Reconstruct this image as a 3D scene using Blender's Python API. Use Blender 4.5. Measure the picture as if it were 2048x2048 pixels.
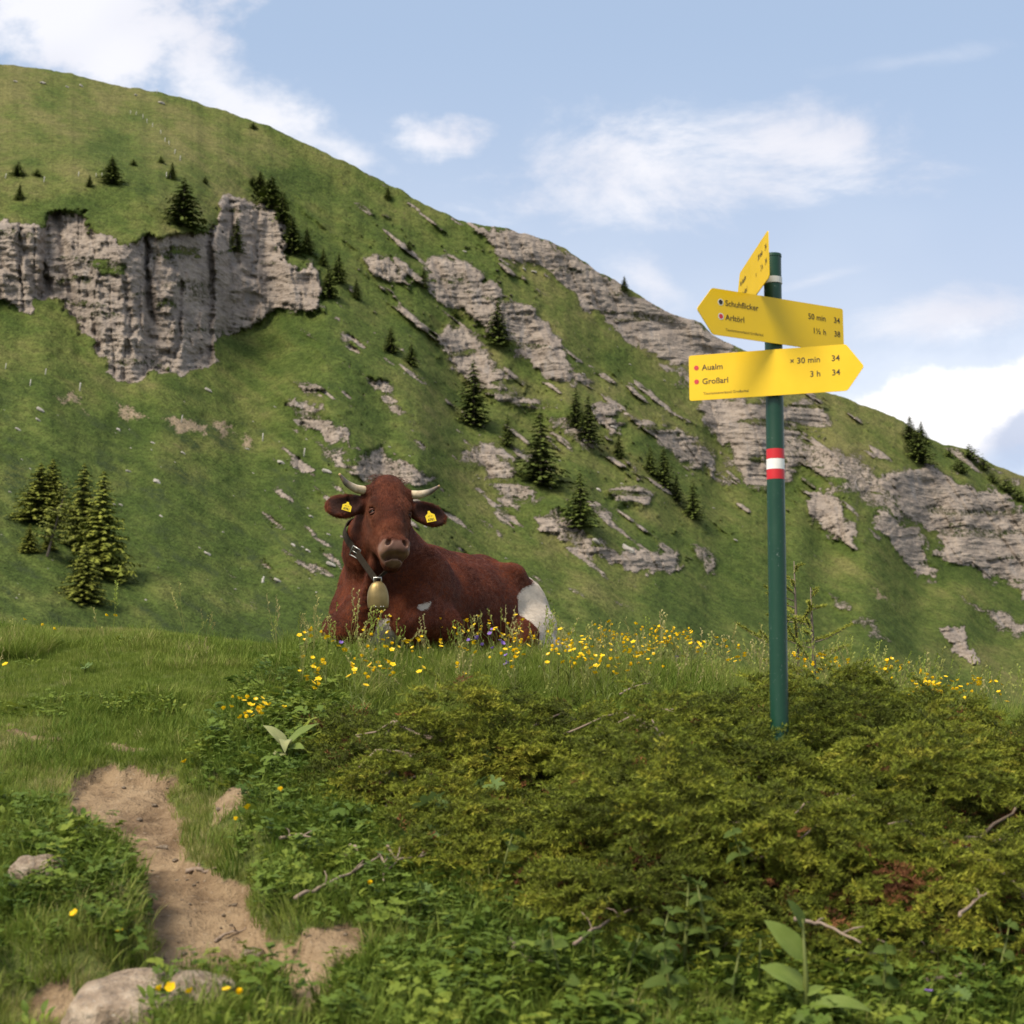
import bpy, bmesh, math, random
import numpy as np
from mathutils import Vector, Matrix, Euler

for _o in list(bpy.data.objects):
    bpy.data.objects.remove(_o)
scene = bpy.context.scene
COL = scene.collection
R = math.radians
random.seed(11)
RNG = np.random.default_rng(7)

# ------------------------------------------------------------------ camera
PITCH = R(7.7)
FPX = 2974.0                 # focal length in pixels of the 2048 px square picture
CAMZ = 1.6
cam_data = bpy.data.cameras.new('camera')
cam = bpy.data.objects.new('camera', cam_data)
COL.objects.link(cam)
cam.location = (0, 0, CAMZ)
cam.rotation_euler = (R(90) + PITCH, 0, 0)
cam_data.sensor_width = 36.0
cam_data.lens = FPX / 2048 * 36.0
cam_data.clip_start = 0.05
cam_data.clip_end = 5000
cam_data.dof.use_dof = True
cam_data.dof.focus_distance = 8.7
cam_data.dof.aperture_fstop = 5.0
scene.camera = cam

# ------------------------------------------------------------------ light
SUN_EL, SUN_AZ = R(52), R(224)      # azimuth clockwise from +Y: the sun stands high, left of and behind the viewer
sun_data = bpy.data.lights.new('sun', 'SUN')
sun_data.energy = 4.4
sun_data.angle = R(22)
sun_data.color = (1.0, 0.90, 0.74)
sun = bpy.data.objects.new('sun', sun_data)
COL.objects.link(sun)
_sd = Vector((math.sin(SUN_AZ) * math.cos(SUN_EL), math.cos(SUN_AZ) * math.cos(SUN_EL), math.sin(SUN_EL)))
sun.rotation_euler = (-_sd).to_track_quat('-Z', 'Y').to_euler()
sun.location = _sd * 50

vs = scene.view_settings
scene.display_settings.display_device = 'sRGB'
vs.view_transform = 'Standard'
vs.look = 'None'
vs.exposure = 0.42
vs.gamma = 1.0
vs.use_curve_mapping = False
scene.cycles.max_bounces = 4
scene.cycles.diffuse_bounces = 2
scene.cycles.glossy_bounces = 2
scene.cycles.transmission_bounces = 3
scene.cycles.transparent_max_bounces = 4
scene.cycles.caustics_reflective = False
scene.cycles.caustics_refractive = False
scene.cycles.sample_clamp_indirect = 8


class NT:
    """small helper round a node tree"""
    def __init__(self, tree):
        self.t = tree
        self.n = tree.nodes
        self.l = tree.links

    def node(self, kind, **kw):
        nd = self.n.new(kind)
        for k, v in kw.items():
            setattr(nd, k, v)
        return nd

    def put(self, sock, val):
        if val is None:
            return
        if isinstance(val, bpy.types.NodeSocket):
            self.l.new(val, sock)
        else:
            if hasattr(sock, 'default_value'):
                try:
                    sock.default_value = val
                except Exception:
                    if isinstance(val, (tuple, list)) and len(val) == 3:
                        sock.default_value = (*val, 1.0)
                    else:
                        raise

    def math(self, op, a, b=None, c=None, clamp=False):
        nd = self.node('ShaderNodeMath', operation=op, use_clamp=clamp)
        self.put(nd.inputs[0], a)
        self.put(nd.inputs[1], b)
        self.put(nd.inputs[2], c)
        return nd.outputs[0]

    def vmath(self, op, a, b=None):
        nd = self.node('ShaderNodeVectorMath', operation=op)
        self.put(nd.inputs[0], a)
        self.put(nd.inputs[1], b)
        return nd.outputs[0]

    def smooth(self, x, lo, hi, a=0.0, b=1.0):
        nd = self.node('ShaderNodeMapRange', interpolation_type='SMOOTHSTEP')
        self.put(nd.inputs[0], x)
        self.put(nd.inputs[1], lo)
        self.put(nd.inputs[2], hi)
        self.put(nd.inputs[3], a)
        self.put(nd.inputs[4], b)
        return nd.outputs[0]

    def lin(self, x, lo, hi, a=0.0, b=1.0):
        nd = self.node('ShaderNodeMapRange')
        self.put(nd.inputs[0], x)
        self.put(nd.inputs[1], lo)
        self.put(nd.inputs[2], hi)
        self.put(nd.inputs[3], a)
        self.put(nd.inputs[4], b)
        return nd.outputs[0]

    def noise(self, vec, scale, detail=4.0, rough=0.55, dist=0.0, dims='3D', kind='FBM'):
        detail = float(detail)
        nd = self.node('ShaderNodeTexNoise', noise_dimensions=dims)
        nd.noise_type = kind
        self.put(nd.inputs['Vector'], vec)
        self.put(nd.inputs['Scale'], scale)
        self.put(nd.inputs['Detail'], detail)
        self.put(nd.inputs['Roughness'], rough)
        self.put(nd.inputs['Distortion'], dist)
        return nd.outputs[0]

    def voronoi(self, vec, scale, feature='F1'):
        nd = self.node('ShaderNodeTexVoronoi', feature=feature)
        self.put(nd.inputs['Vector'], vec)
        self.put(nd.inputs['Scale'], scale)
        return nd

    def mapping(self, vec, scale=(1, 1, 1), rot=(0, 0, 0), loc=(0, 0, 0)):
        nd = self.node('ShaderNodeMapping')
        self.put(nd.inputs[0], vec)
        nd.inputs['Location'].default_value = loc
        nd.inputs['Rotation'].default_value = rot
        nd.inputs['Scale'].default_value = scale
        return nd.outputs[0]

    def mix(self, f, a, b):
        nd = self.node('ShaderNodeMix', data_type='RGBA')
        self.put(nd.inputs[0], f)
        self.put(nd.inputs[6], a)
        self.put(nd.inputs[7], b)
        return nd.outputs[2]

    def mixf(self, f, a, b):
        nd = self.node('ShaderNodeMix', data_type='FLOAT')
        self.put(nd.inputs[0], f)
        self.put(nd.inputs[2], a)
        self.put(nd.inputs[3], b)
        return nd.outputs[0]

    def ramp(self, f, stops):
        nd = self.node('ShaderNodeValToRGB')
        e = nd.color_ramp.elements
        while len(e) < len(stops):
            e.new(0.5)
        for i, (p, c) in enumerate(stops):
            e[i].position = p
            e[i].color = (*c, 1.0) if len(c) == 3 else c
        self.put(nd.inputs[0], f)
        return nd.outputs[0]

    def attr(self, name, kind='GEOMETRY', out='Fac'):
        nd = self.node('ShaderNodeAttribute', attribute_type=kind, attribute_name=name)
        return nd.outputs[out]

    def bump(self, height, strength=0.5, dist=0.02, normal=None):
        nd = self.node('ShaderNodeBump')
        self.put(nd.inputs['Strength'], strength)
        self.put(nd.inputs['Distance'], dist)
        self.put(nd.inputs['Height'], height)
        if normal is not None:
            self.put(nd.inputs['Normal'], normal)
        return nd.outputs[0]


def new_mat(name):
    m = bpy.data.materials.new(name)
    m.use_nodes = True
    nt = NT(m.node_tree)
    for nd in list(nt.n):
        nt.n.remove(nd)
    out = nt.node('ShaderNodeOutputMaterial')
    p = nt.node('ShaderNodeBsdfPrincipled')
    nt.l.new(p.outputs[0], out.inputs[0])
    nt.p = p
    nt.out = out
    p.inputs['Specular IOR Level'].default_value = 0.3
    return m, nt


# ------------------------------------------------------------------ sky
world = bpy.data.worlds.new('World')
scene.world = world
world.use_nodes = True
world.cycles.sampling_method = 'MANUAL'
world.cycles.sample_map_resolution = 256
w = NT(world.node_tree)
for nd in list(w.n):
    w.n.remove(nd)
w_out = w.node('ShaderNodeOutputWorld')
w_bg = w.node('ShaderNodeBackground')
w.l.new(w_bg.outputs[0], w_out.inputs[0])
sky = w.node('ShaderNodeTexSky', sky_type='NISHITA')
sky.sun_disc = False
sky.sun_elevation = SUN_EL
sky.sun_rotation = SUN_AZ
sky.altitude = 1800
sky.air_density = 1.0
sky.dust_density = 1.6
sky.ozone_density = 1.0
SKY_STRENGTH = 0.115
w_bg.inputs[1].default_value = SKY_STRENGTH
w_dir = w.node('ShaderNodeTexCoord').outputs['Generated']
sep = w.node('ShaderNodeSeparateXYZ')
w.l.new(w_dir, sep.inputs[0])
dx, dy, dz = sep.outputs
# bearing / elevation in units of the picture's own pixels (a world direction, not the lens)
ysafe = w.math('MAXIMUM', dy, 0.12)
ga = w.math('DIVIDE', dx, ysafe)           # tan bearing
gb = w.math('DIVIDE', dz, ysafe)           # tan elevation
front = w.smooth(dy, 0.55, 0.8)


def pix_dir(u, v):
    cx, cy = (u - 1024) / FPX, (1024 - v) / FPX
    d = (cx, math.cos(PITCH) - cy * math.sin(PITCH), math.sin(PITCH) + cy * math.cos(PITCH))
    return d[0] / d[1], d[2] / d[1]


comb = w.node('ShaderNodeCombineXYZ')
w.put(comb.inputs[0], ga)
w.put(comb.inputs[1], gb)
gv = comb.outputs[0]
wisp_v = w.mapping(gv, scale=(3.4, 7.0, 1.0), rot=(0, 0, R(-8)))
n_wisp = w.noise(wisp_v, 1.9, 6.0, 0.64, 0.25, '2D')
n_puff = w.noise(w.mapping(gv, scale=(5.0, 7.0, 1.0), loc=(3.1, 0.7, 0)), 2.6, 5.0, 0.60, 0.0, '2D')
n_big = w.noise(w.mapping(gv, scale=(3.0, 4.0, 1.0), loc=(1.1, 5.7, 0)), 1.6, 2.0, 0.5, 0.0, '2D')


def blob(u, v, ru, rv, rot, n, amp, soft=0.5):
    """a soft bank of cloud centred on a bearing and elevation, its edge torn by noise"""
    a0, b0 = pix_dir(u, v)
    xa = w.math('SUBTRACT', ga, a0)
    yb = w.math('SUBTRACT', gb, b0)
    c, s = math.cos(rot), math.sin(rot)
    xr = w.math('ADD', w.math('MULTIPLY', xa, c), w.math('MULTIPLY', yb, s))
    yr = w.math('SUBTRACT', w.math('MULTIPLY', yb, c), w.math('MULTIPLY', xa, s))
    q = w.math('ADD', w.math('POWER', w.math('ABSOLUTE', w.math('DIVIDE', xr, ru / FPX)), 2.0),
               w.math('POWER', w.math('ABSOLUTE', w.math('DIVIDE', yr, rv / FPX)), 2.0))
    q = w.math('SQRT', q)
    e = w.math('ADD', w.math('SUBTRACT', 1.0, q), w.math('MULTIPLY', w.math('SUBTRACT', n, 0.5), amp))
    return w.smooth(e, 0.0, soft)


def gain(x, k):
    return w.math('MULTIPLY', x, k)


def screen(a, b):
    return w.math('SUBTRACT', 1.0, w.math('MULTIPLY', w.math('SUBTRACT', 1.0, a), w.math('SUBTRACT', 1.0, b)))


def make_clouds():
    c = gain(blob(120, -40, 420, 290, R(-20), n_puff, 1.7, 0.6), 0.95)
    c = screen(c, gain(blob(430, 170, 330, 110, R(-37), n_puff, 2.2, 1.0), 0.88))
    c = screen(c, gain(blob(650, 285, 170, 48, R(-25), n_puff, 2.4, 1.1), 0.80))
    c = screen(c, gain(blob(870, 285, 110, 52, R(0), n_puff, 2.6, 0.9), 0.95))
    c = screen(c, gain(blob(1330, 345, 520, 125, R(7), n_wisp, 2.3, 1.1), 1.0))
    c = screen(c, gain(blob(1540, 275, 380, 120, R(-4), n_wisp, 2.3, 1.1), 0.97))
    c = screen(c, gain(blob(1150, 405, 380, 75, R(-3), n_wisp, 2.6, 1.3), 0.75))
    c = screen(c, gain(blob(1290, 560, 130, 60, R(-28), n_puff, 2.6, 1.3), 0.85))
    c = screen(c, gain(blob(1630, 560, 130, 20, R(14), n_wisp, 2.6, 1.4), 0.65))
    c = screen(c, gain(blob(1920, 625, 300, 60, R(8), n_wisp, 2.6, 1.3), 0.9))
    c = screen(c, gain(blob(1900, 835, 330, 118, R(9), n_puff, 1.1, 0.30), 1.0))
    c = screen(c, gain(blob(1830, 120, 280, 26, R(9), n_wisp, 2.6, 1.2), 0.20))
    return c


c_front = make_clouds()
# thin veil low over the ridge, everywhere
veil = w.math('MULTIPLY', w.smooth(gb, 0.50, 0.12), 0.55)
c_front = screen(c_front, veil)
# the rest of the dome: the same sort of broken cloud
zs = w.math('ADD', w.math('MAXIMUM', dz, 0.0), 0.22)
dome = w.node('ShaderNodeCombineXYZ')
w.put(dome.inputs[0], w.math('DIVIDE', dx, zs))
w.put(dome.inputs[1], w.math('DIVIDE', dy, zs))
n_dome = w.noise(dome.outputs[0], 1.4, 3.0, 0.55, 0.0, '2D')
c_dome = gain(w.smooth(n_dome, 0.40, 0.62), 0.92)
# greyer undersides
shade = w.smooth(n_big, 0.35, 0.62, 0.0, 1.0)
CB = 1.0 / SKY_STRENGTH
cloud_col = w.mix(shade, (0.62 * CB, 0.63 * CB, 0.70 * CB, 1), (0.74 * CB, 0.74 * CB, 0.78 * CB, 1))
grey = blob(2060, 865, 150, 70, R(25), n_puff, 1.4, 0.5)
low = blob(1880, 800, 420, 170, R(9), n_puff, 0.8, 0.6)
cloud_col = w.mix(low, cloud_col, (0.92 * CB, 0.90 * CB, 0.90 * CB, 1))
cloud_col = w.mix(gain(grey, 0.8), cloud_col, (0.40 * CB, 0.46 * CB, 0.60 * CB, 1))
SKY_TINT = (0.425 * CB, 0.535 * CB, 0.70 * CB, 1)
sky_a = w.mix(0.66, sky.outputs[0], SKY_TINT)
w.l.new(w.mix(c_front, sky_a, cloud_col), w_bg.inputs[0])
w_bg2 = w.node('ShaderNodeBackground')
w_bg2.inputs[1].default_value = SKY_STRENGTH
w.l.new(w.mix(c_dome, sky_a, (0.74 * CB, 0.74 * CB, 0.77 * CB, 1)), w_bg2.inputs[0])
w_mix = w.node('ShaderNodeMixShader')
w.l.new(front, w_mix.inputs[0])
w.l.new(w_bg2.outputs[0], w_mix.inputs[1])
w.l.new(w_bg.outputs[0], w_mix.inputs[2])
w.l.new(w_mix.outputs[0], w_out.inputs[0])

# ------------------------------------------------------------------ helpers


def tag(o, label=None, category=None, group=None, kind=None):
    if label:
        o['label'] = label
    if category:
        o['category'] = category
    if group:
        o['group'] = group
    if kind:
        o['kind'] = kind
    return o


def empty(name, loc=(0, 0, 0), rz=0.0):
    o = bpy.data.objects.new(name, None)
    o.empty_display_size = 0.1
    COL.objects.link(o)
    o.location = loc
    o.rotation_euler = (0, 0, rz)
    return o


def np_mesh(name, V, F, mats=None, smooth=True, attrs=None, mat_idx=None):
    """mesh from numpy arrays; F is (n,3) or (n,4) or a list of both"""
    me = bpy.data.meshes.new(name)
    V = np.asarray(V, dtype=np.float32)
    fs = F if isinstance(F, list) and F and isinstance(F[0], np.ndarray) else [F]
    fs = [np.asarray(f, dtype=np.int32) for f in fs if len(f)]
    me.vertices.add(len(V))
    me.vertices.foreach_set('co', V.ravel())
    nl = sum(f.size for f in fs)
    npoly = sum(len(f) for f in fs)
    me.loops.add(nl)
    me.polygons.add(npoly)
    me.loops.foreach_set('vertex_index', np.concatenate([f.ravel() for f in fs]))
    tot = np.concatenate([np.full(len(f), f.shape[1], np.int32) for f in fs])
    start = np.concatenate([[0], np.cumsum(tot)[:-1]]).astype(np.int32)
    me.polygons.foreach_set('loop_start', start)
    me.polygons.foreach_set('loop_total', tot)
    me.polygons.foreach_set('use_smooth', np.full(npoly, smooth, dtype=bool))
    if mat_idx is not None:
        me.polygons.foreach_set('material_index', np.asarray(mat_idx, np.int32))
    me.update(calc_edges=True)
    for m in (mats or []):
        me.materials.append(m)
    for k, a in (attrs or {}).items():
        at = me.attributes.new(k, 'FLOAT', 'POINT')
        at.data.foreach_set('value', np.asarray(a, np.float32).ravel())
    return me


def obj(name, me, parent=None, loc=None, rot=None, scale=None):
    o = bpy.data.objects.new(name, me)
    COL.objects.link(o)
    if parent is not None:
        o.parent = parent
    if loc is not None:
        o.location = loc
    if rot is not None:
        o.rotation_euler = rot
    if scale is not None:
        o.scale = scale
    return o


def _hash(ix, iy, iz, seed):
    h = (ix.astype(np.uint32) * np.uint32(374761393) + iy.astype(np.uint32) * np.uint32(668265263)
         + iz.astype(np.uint32) * np.uint32(2147483647 - 58) + np.uint32((seed * 974634777) & 0xffffffff))
    h = (h ^ (h >> np.uint32(13))) * np.uint32(1274126177)
    h = (h ^ (h >> np.uint32(16))) * np.uint32(2246822519)
    return (h ^ (h >> np.uint32(15))).astype(np.float32) / np.float32(4294967296.0)


def vnoise(x, y, z=None, seed=0):
    """value noise, 0..1"""
    x = np.asarray(x, np.float64)
    y = np.asarray(y, np.float64)
    z = np.zeros_like(x) if z is None else np.asarray(z, np.float64)
    x, y, z = np.broadcast_arrays(x, y, z)
    fx, fy, fz = np.floor(x), np.floor(y), np.floor(z)
    tx, ty, tz = x - fx, y - fy, z - fz
    ix, iy, iz = fx.astype(np.int64), fy.astype(np.int64), fz.astype(np.int64)
    sx, sy, sz = (t * t * t * (t * (t * 6 - 15) + 10) for t in (tx, ty, tz))
    r = 0
    two = bool(np.any(tz))
    for a in (0, 1):
        for b in (0, 1):
            for c in ((0, 1) if two else (0,)):
                wgt = (sx if a else 1 - sx) * (sy if b else 1 - sy) * ((sz if c else 1 - sz) if two else 1)
                r = r + wgt * _hash(ix + a, iy + b, iz + c, seed)
    return r


def fbm(x, y, z=None, oct=4, seed=0, gain=0.5, ridged=False):
    r, a, s, f = 0, 1.0, 0, 1.0
    for i in range(oct):
        n = vnoise(np.asarray(x) * f + 17.3 * i, np.asarray(y) * f - 9.1 * i, None if z is None else np.asarray(z) * f + 3.7 * i, seed + i)
        if ridged:
            n = 1 - np.abs(2 * n - 1)
        r = r + a * n
        s += a
        a *= gain
        f *= 2.03
    return r / s


def sstep(a, b, x):
    t = np.clip((np.asarray(x, float) - a) / (b - a), 0, 1)
    return t * t * (3 - 2 * t)


def ray(u, v):
    cx, cy = (np.asarray(u, float) - 1024) / FPX, (1024 - np.asarray(v, float)) / FPX
    return cx, math.cos(PITCH) - cy * math.sin(PITCH), math.sin(PITCH) + cy * math.cos(PITCH)


def at_depth(u, v, d):
    """world point seen at picture position u, v, at a distance d ahead (along +Y)"""
    x, y, z = ray(u, v)
    k = np.asarray(d, float) / y
    return np.stack(np.broadcast_arrays(x * k, y * k, z * k + CAMZ), -1)


def to_pix(P):
    P = np.asarray(P, float)
    x, y, z = P[..., 0], P[..., 1], P[..., 2] - CAMZ
    dep = y * math.cos(PITCH) + z * math.sin(PITCH)
    up = -y * math.sin(PITCH) + z * math.cos(PITCH)
    dep = np.where(dep < 1e-3, 1e-3, dep)
    return 1024 + FPX * x / dep, 1024 - FPX * up / dep


def in_poly(u, v, poly):
    """signed distance-like mask: >0 inside, in pixels"""
    u = np.asarray(u, float)
    v = np.asarray(v, float)
    ins = np.zeros(u.shape, bool)
    dmin = np.full(u.shape, 1e9)
    n = len(poly)
    for i in range(n):
        x1, y1 = poly[i]
        x2, y2 = poly[(i + 1) % n]
        if y1 != y2:
            c = ((y1 > v) != (y2 > v)) & (u < (x2 - x1) * (v - y1) / (y2 - y1) + x1)
            ins ^= c
        ex, ey = x2 - x1, y2 - y1
        t = np.clip(((u - x1) * ex + (v - y1) * ey) / (ex * ex + ey * ey + 1e-9), 0, 1)
        dmin = np.minimum(dmin, np.hypot(u - x1 - t * ex, v - y1 - t * ey))
    return np.where(ins, dmin, -dmin)


class MB:
    """collects shapes into one mesh"""
    def __init__(self):
        self.v, self.t, self.q, self.n = [], [], [], 0

    def add(self, V, T=None, Q=None):
        V = np.asarray(V, float)
        if T is not None and len(T):
            self.t.append(np.asarray(T, int) + self.n)
        if Q is not None and len(Q):
            self.q.append(np.asarray(Q, int) + self.n)
        self.v.append(V)
        self.n += len(V)

    def tube(self, pts, rad, seg=6, cap=True, flat=None):
        pts = [Vector(p) for p in pts]
        n = len(pts)
        rad = list(rad) if hasattr(rad, '__len__') else [rad] * n
        V, prev = [], None
        for i, p in enumerate(pts):
            t = (pts[min(i + 1, n - 1)] - pts[max(i - 1, 0)]).normalized()
            if prev is None:
                a = Vector((0, 0, 1)) if abs(t.z) < 0.9 else Vector((1, 0, 0))
                nrm = t.cross(a).normalized()
            else:
                nrm = (prev - t * prev.dot(t)).normalized()
            prev = nrm
            b = t.cross(nrm)
            for k in range(seg):
                an = 2 * math.pi * k / seg
                V.append(p + (nrm * math.cos(an) + b * math.sin(an) * (flat or 1.0)) * rad[i])
        Q = [(i * seg + k, i * seg + (k + 1) % seg, (i + 1) * seg + (k + 1) % seg, (i + 1) * seg + k) for i in range(n - 1) for k in range(seg)]
        T = []
        if cap:
            V.append(pts[0])
            V.append(pts[-1])
            c0, c1 = n * seg, n * seg + 1
            T = [(c0, (k + 1) % seg, k) for k in range(seg)] + [(c1, (n - 1) * seg + k, (n - 1) * seg + (k + 1) % seg) for k in range(seg)]
        self.add([tuple(p) for p in V], T, Q)

    def box(self, c, s, rot=None):
        V = np.array([[x, y, z] for x in (-.5, .5) for y in (-.5, .5) for z in (-.5, .5)]) * np.array(s)
        if rot is not None:
            V = V @ np.array(Euler(rot).to_matrix()).T
        V = V + np.array(c)
        self.add(V, None, [(0, 1, 3, 2), (4, 6, 7, 5), (0, 4, 5, 1), (2, 3, 7, 6), (0, 2, 6, 4), (1, 5, 7, 3)])

    def mesh(self, name, mats=None, smooth=True, attrs=None):
        fs = []
        if self.t:
            fs.append(np.concatenate(self.t))
        if self.q:
            fs.append(np.concatenate(self.q))
        return np_mesh(name, np.concatenate(self.v), fs, mats, smooth, attrs)
# ------------------------------------------------------------------ mountain
RIDGE = [(-600, 60), (-200, 105), (0, 127), (109, 142), (145, 147), (181, 158), (225, 169), (315, 185), (380, 201), (453, 223), (518, 247), (543, 254),
         (598, 281), (652, 306), (700, 328), (741, 350), (799, 379), (857, 412), (906, 435), (956, 449), (1014, 458), (1055, 470),
         (1097, 482), (1138, 503), (1180, 532), (1221, 557), (1262, 578), (1304, 607), (1345, 629), (1386, 640), (1403, 645),
         (1424, 668), (1455, 684), (1491, 702), (1560, 742), (1647, 783), (1741, 814), (1802, 840), (1864, 881), (1907, 892),
         (1944, 903), (1980, 928), (2038, 950), (2200, 1010), (2700, 1150)]
ROCKS = [
    ([(-600, 470), (-100, 452), (0, 448), (54, 448), (87, 448), (112, 419), (174, 430), (178, 466), (225, 475), (268, 488), (290, 473), (308, 480), (348, 480),
      (422, 462), (435, 412), (467, 390), (543, 412), (565, 444), (569, 535), (616, 528), (634, 546), (638, 585), (623, 633), (565, 622),
      (518, 643), (482, 665), (417, 676), (427, 723), (417, 738), (362, 741), (312, 745), (268, 770), (232, 748), (196, 716), (174, 680),
      (145, 636), (109, 600), (72, 600), (69, 636), (33, 625), (0, 604), (-300, 600), (-600, 620)], 1.0, 7),
    ([(944, 453), (1014, 459), (1055, 470), (1138, 505), (1196, 540), (1262, 582), (1312, 615), (1366, 636), (1403, 648), (1470, 700), (1480, 760), (1400, 731), (1345, 723), (1296, 706),
      (1221, 656), (1171, 615), (1138, 574), (1076, 536), (1014, 503), (973, 474)], 0.98, 12),
    ([(848, 516), (931, 524), (1006, 582), (1076, 615), (1105, 652), (1122, 694), (1155, 735), (1200, 768), (1117, 760), (1076, 739),
      (1014, 689), (973, 660), (915, 619), (865, 582)], 0.95, 12),
    ([(720, 516), (778, 507), (832, 569), (799, 565), (749, 549)], 0.8, 10),
    ([(865, 673), (915, 656), (956, 673), (997, 735), (1072, 797), (1097, 826), (1014, 818), (964, 776), (923, 747), (882, 706)], 0.85, 16),
    ([(560, 800), (600, 805), (640, 810), (690, 860), (705, 905), (660, 885), (610, 850)], 0.85, 8),
    ([(629, 888), (703, 921), (766, 880), (807, 930), (882, 963), (850, 985), (724, 958), (670, 930)], 0.72, 14),
    ([(724, 743), (774, 764), (824, 843), (786, 834), (761, 805)], 0.72, 10),
    ([(915, 909), (993, 888), (1014, 930), (1055, 963), (1090, 1010), (1006, 996), (964, 950)], 0.78, 16),
    ([(1076, 1029), (1138, 1021), (1180, 1085), (1242, 1098), (1345, 1108), (1358, 1137), (1304, 1145), (1233, 1128), (1180, 1112), (1130, 1095), (1088, 1066)], 0.95, 8),
    ([(1213, 979), (1271, 963), (1312, 996), (1262, 1017), (1221, 1000)], 0.8, 8),
    ([(1180, 810), (1217, 807), (1254, 843), (1246, 863), (1200, 850)], 0.8, 8),
    ([(1312, 838), (1366, 859), (1410, 876), (1440, 940), (1475, 985), (1400, 942), (1358, 917), (1316, 867)], 0.75, 12),
    ([(1400, 750), (1480, 780), (1567, 809), (1617, 794), (1646, 820), (1661, 856), (1603, 863), (1560, 905), (1600, 930), (1563, 983), (1490, 983), (1450, 900), (1400, 830)], 0.86, 18),
    ([(1632, 968), (1683, 975), (1690, 1026), (1701, 1048), (1726, 1099), (1700, 1104), (1654, 1062), (1617, 1033), (1617, 1001)], 0.85, 10),
    ([(1748, 1023), (1762, 1019), (1799, 1037), (1838, 1062), (1867, 1117), (1871, 1164), (1828, 1146), (1781, 1095), (1755, 1055)], 0.9, 10),
    ([(1733, 939), (1762, 954), (1828, 932), (1871, 936), (1907, 954), (1962, 975), (2048, 1019), (2500, 1150), (2500, 1300), (2048, 1193), (2016, 1171), (1973, 1149),
      (1925, 1135), (1900, 1124), (1846, 1055), (1820, 1041), (1781, 986)], 0.98, 10),
    ([(1882, 1251), (1922, 1244), (1954, 1331), (1944, 1334), (1900, 1298)], 1.0, 5),
    ([(1918, 1189), (1965, 1218), (2016, 1236), (2100, 1280), (1994, 1265)], 0.8, 14),
    ([(1640, 1170), (1700, 1200), (1760, 1260), (1800, 1300), (1740, 1270), (1680, 1215)], 0.52, 10),
    ([(1540, 850), (1610, 880), (1690, 900), (1750, 935), (1790, 985), (1830, 1045), (1760, 1020), (1690, 985), (1620, 950), (1560, 930)], 0.66, 18),
    ([(1330, 720), (1400, 735), (1480, 770), (1500, 840), (1420, 820), (1350, 770)], 0.62, 18),
    ([(1090, 800), (1150, 830), (1190, 900), (1140, 890), (1100, 850)], 0.56, 16),
    ([(1390, 1080), (1420, 1100), (1425, 1160), (1400, 1140)], 0.6, 8),
    ([(1860, 880), (1905, 890), (1980, 930), (2048, 958), (2048, 985), (1960, 935)], 0.62, 6),
]
SOILS = [[(225, 812), (265, 818), (290, 845), (270, 842)], [(325, 832), (370, 838), (415, 850), (400, 868), (365, 858)],
         [(420, 842), (450, 842), (470, 865), (450, 876)], [(110, 785), (150, 800), (180, 825), (140, 810)],
         [(480, 860), (505, 875), (520, 900), (500, 892)], [(1735, 1175), (1765, 1190), (1785, 1215), (1755, 1200)]]


CLEFTS = [(92, 430, 610, -0.03, 6, 6.0), (180, 425, 560, 0.02, 5, 3.5), (176, 560, 700, 0.15, 5, 2.5), (292, 440, 640, 0.06, 6, 6.0), (252, 560, 720, 0.05, 5, 3.0), (424, 420, 600, 0.0, 5, 4.5), (466, 400, 520, 0.02, 7, 5.0),
          (360, 560, 720, -0.05, 6, 3.0), (512, 420, 560, 0.0, 5, 2.5), (40, 450, 620, 0.05, 5, 3.0)]
LEDGES = [[(310, 505), (350, 492), (402, 500), (395, 520), (318, 522)], [(175, 522), (230, 517), (262, 522), (258, 534), (230, 548), (176, 538)], [(98, 556), (176, 552), (172, 566), (104, 570)],
          [(312, 604), (350, 600), (362, 612), (318, 622)], [(200, 545), (255, 540), (250, 552), (205, 556)], [(455, 470), (482, 468), (484, 500), (458, 505)]]


def d_base(u):
    return np.interp(u, [-600, 0, 600, 1024, 1500, 2048, 2700], [56, 62, 82, 112, 150, 190, 220])


def d_ridge(u):
    return np.interp(u, [-600, 0, 600, 1000, 1400, 2048, 2700], [345, 335, 330, 330, 350, 385, 420])


def ridge_v(u):
    u = np.asarray(u, float)
    return np.interp(u, [p[0] for p in RIDGE], [p[1] for p in RIDGE])


def rock_mask(u, v):
    m = np.zeros(np.shape(u))
    for poly, k, soft in ROCKS:
        s = in_poly(u, v, poly)
        m = np.maximum(m, k * sstep(-soft, soft, s))
    return m


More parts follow.
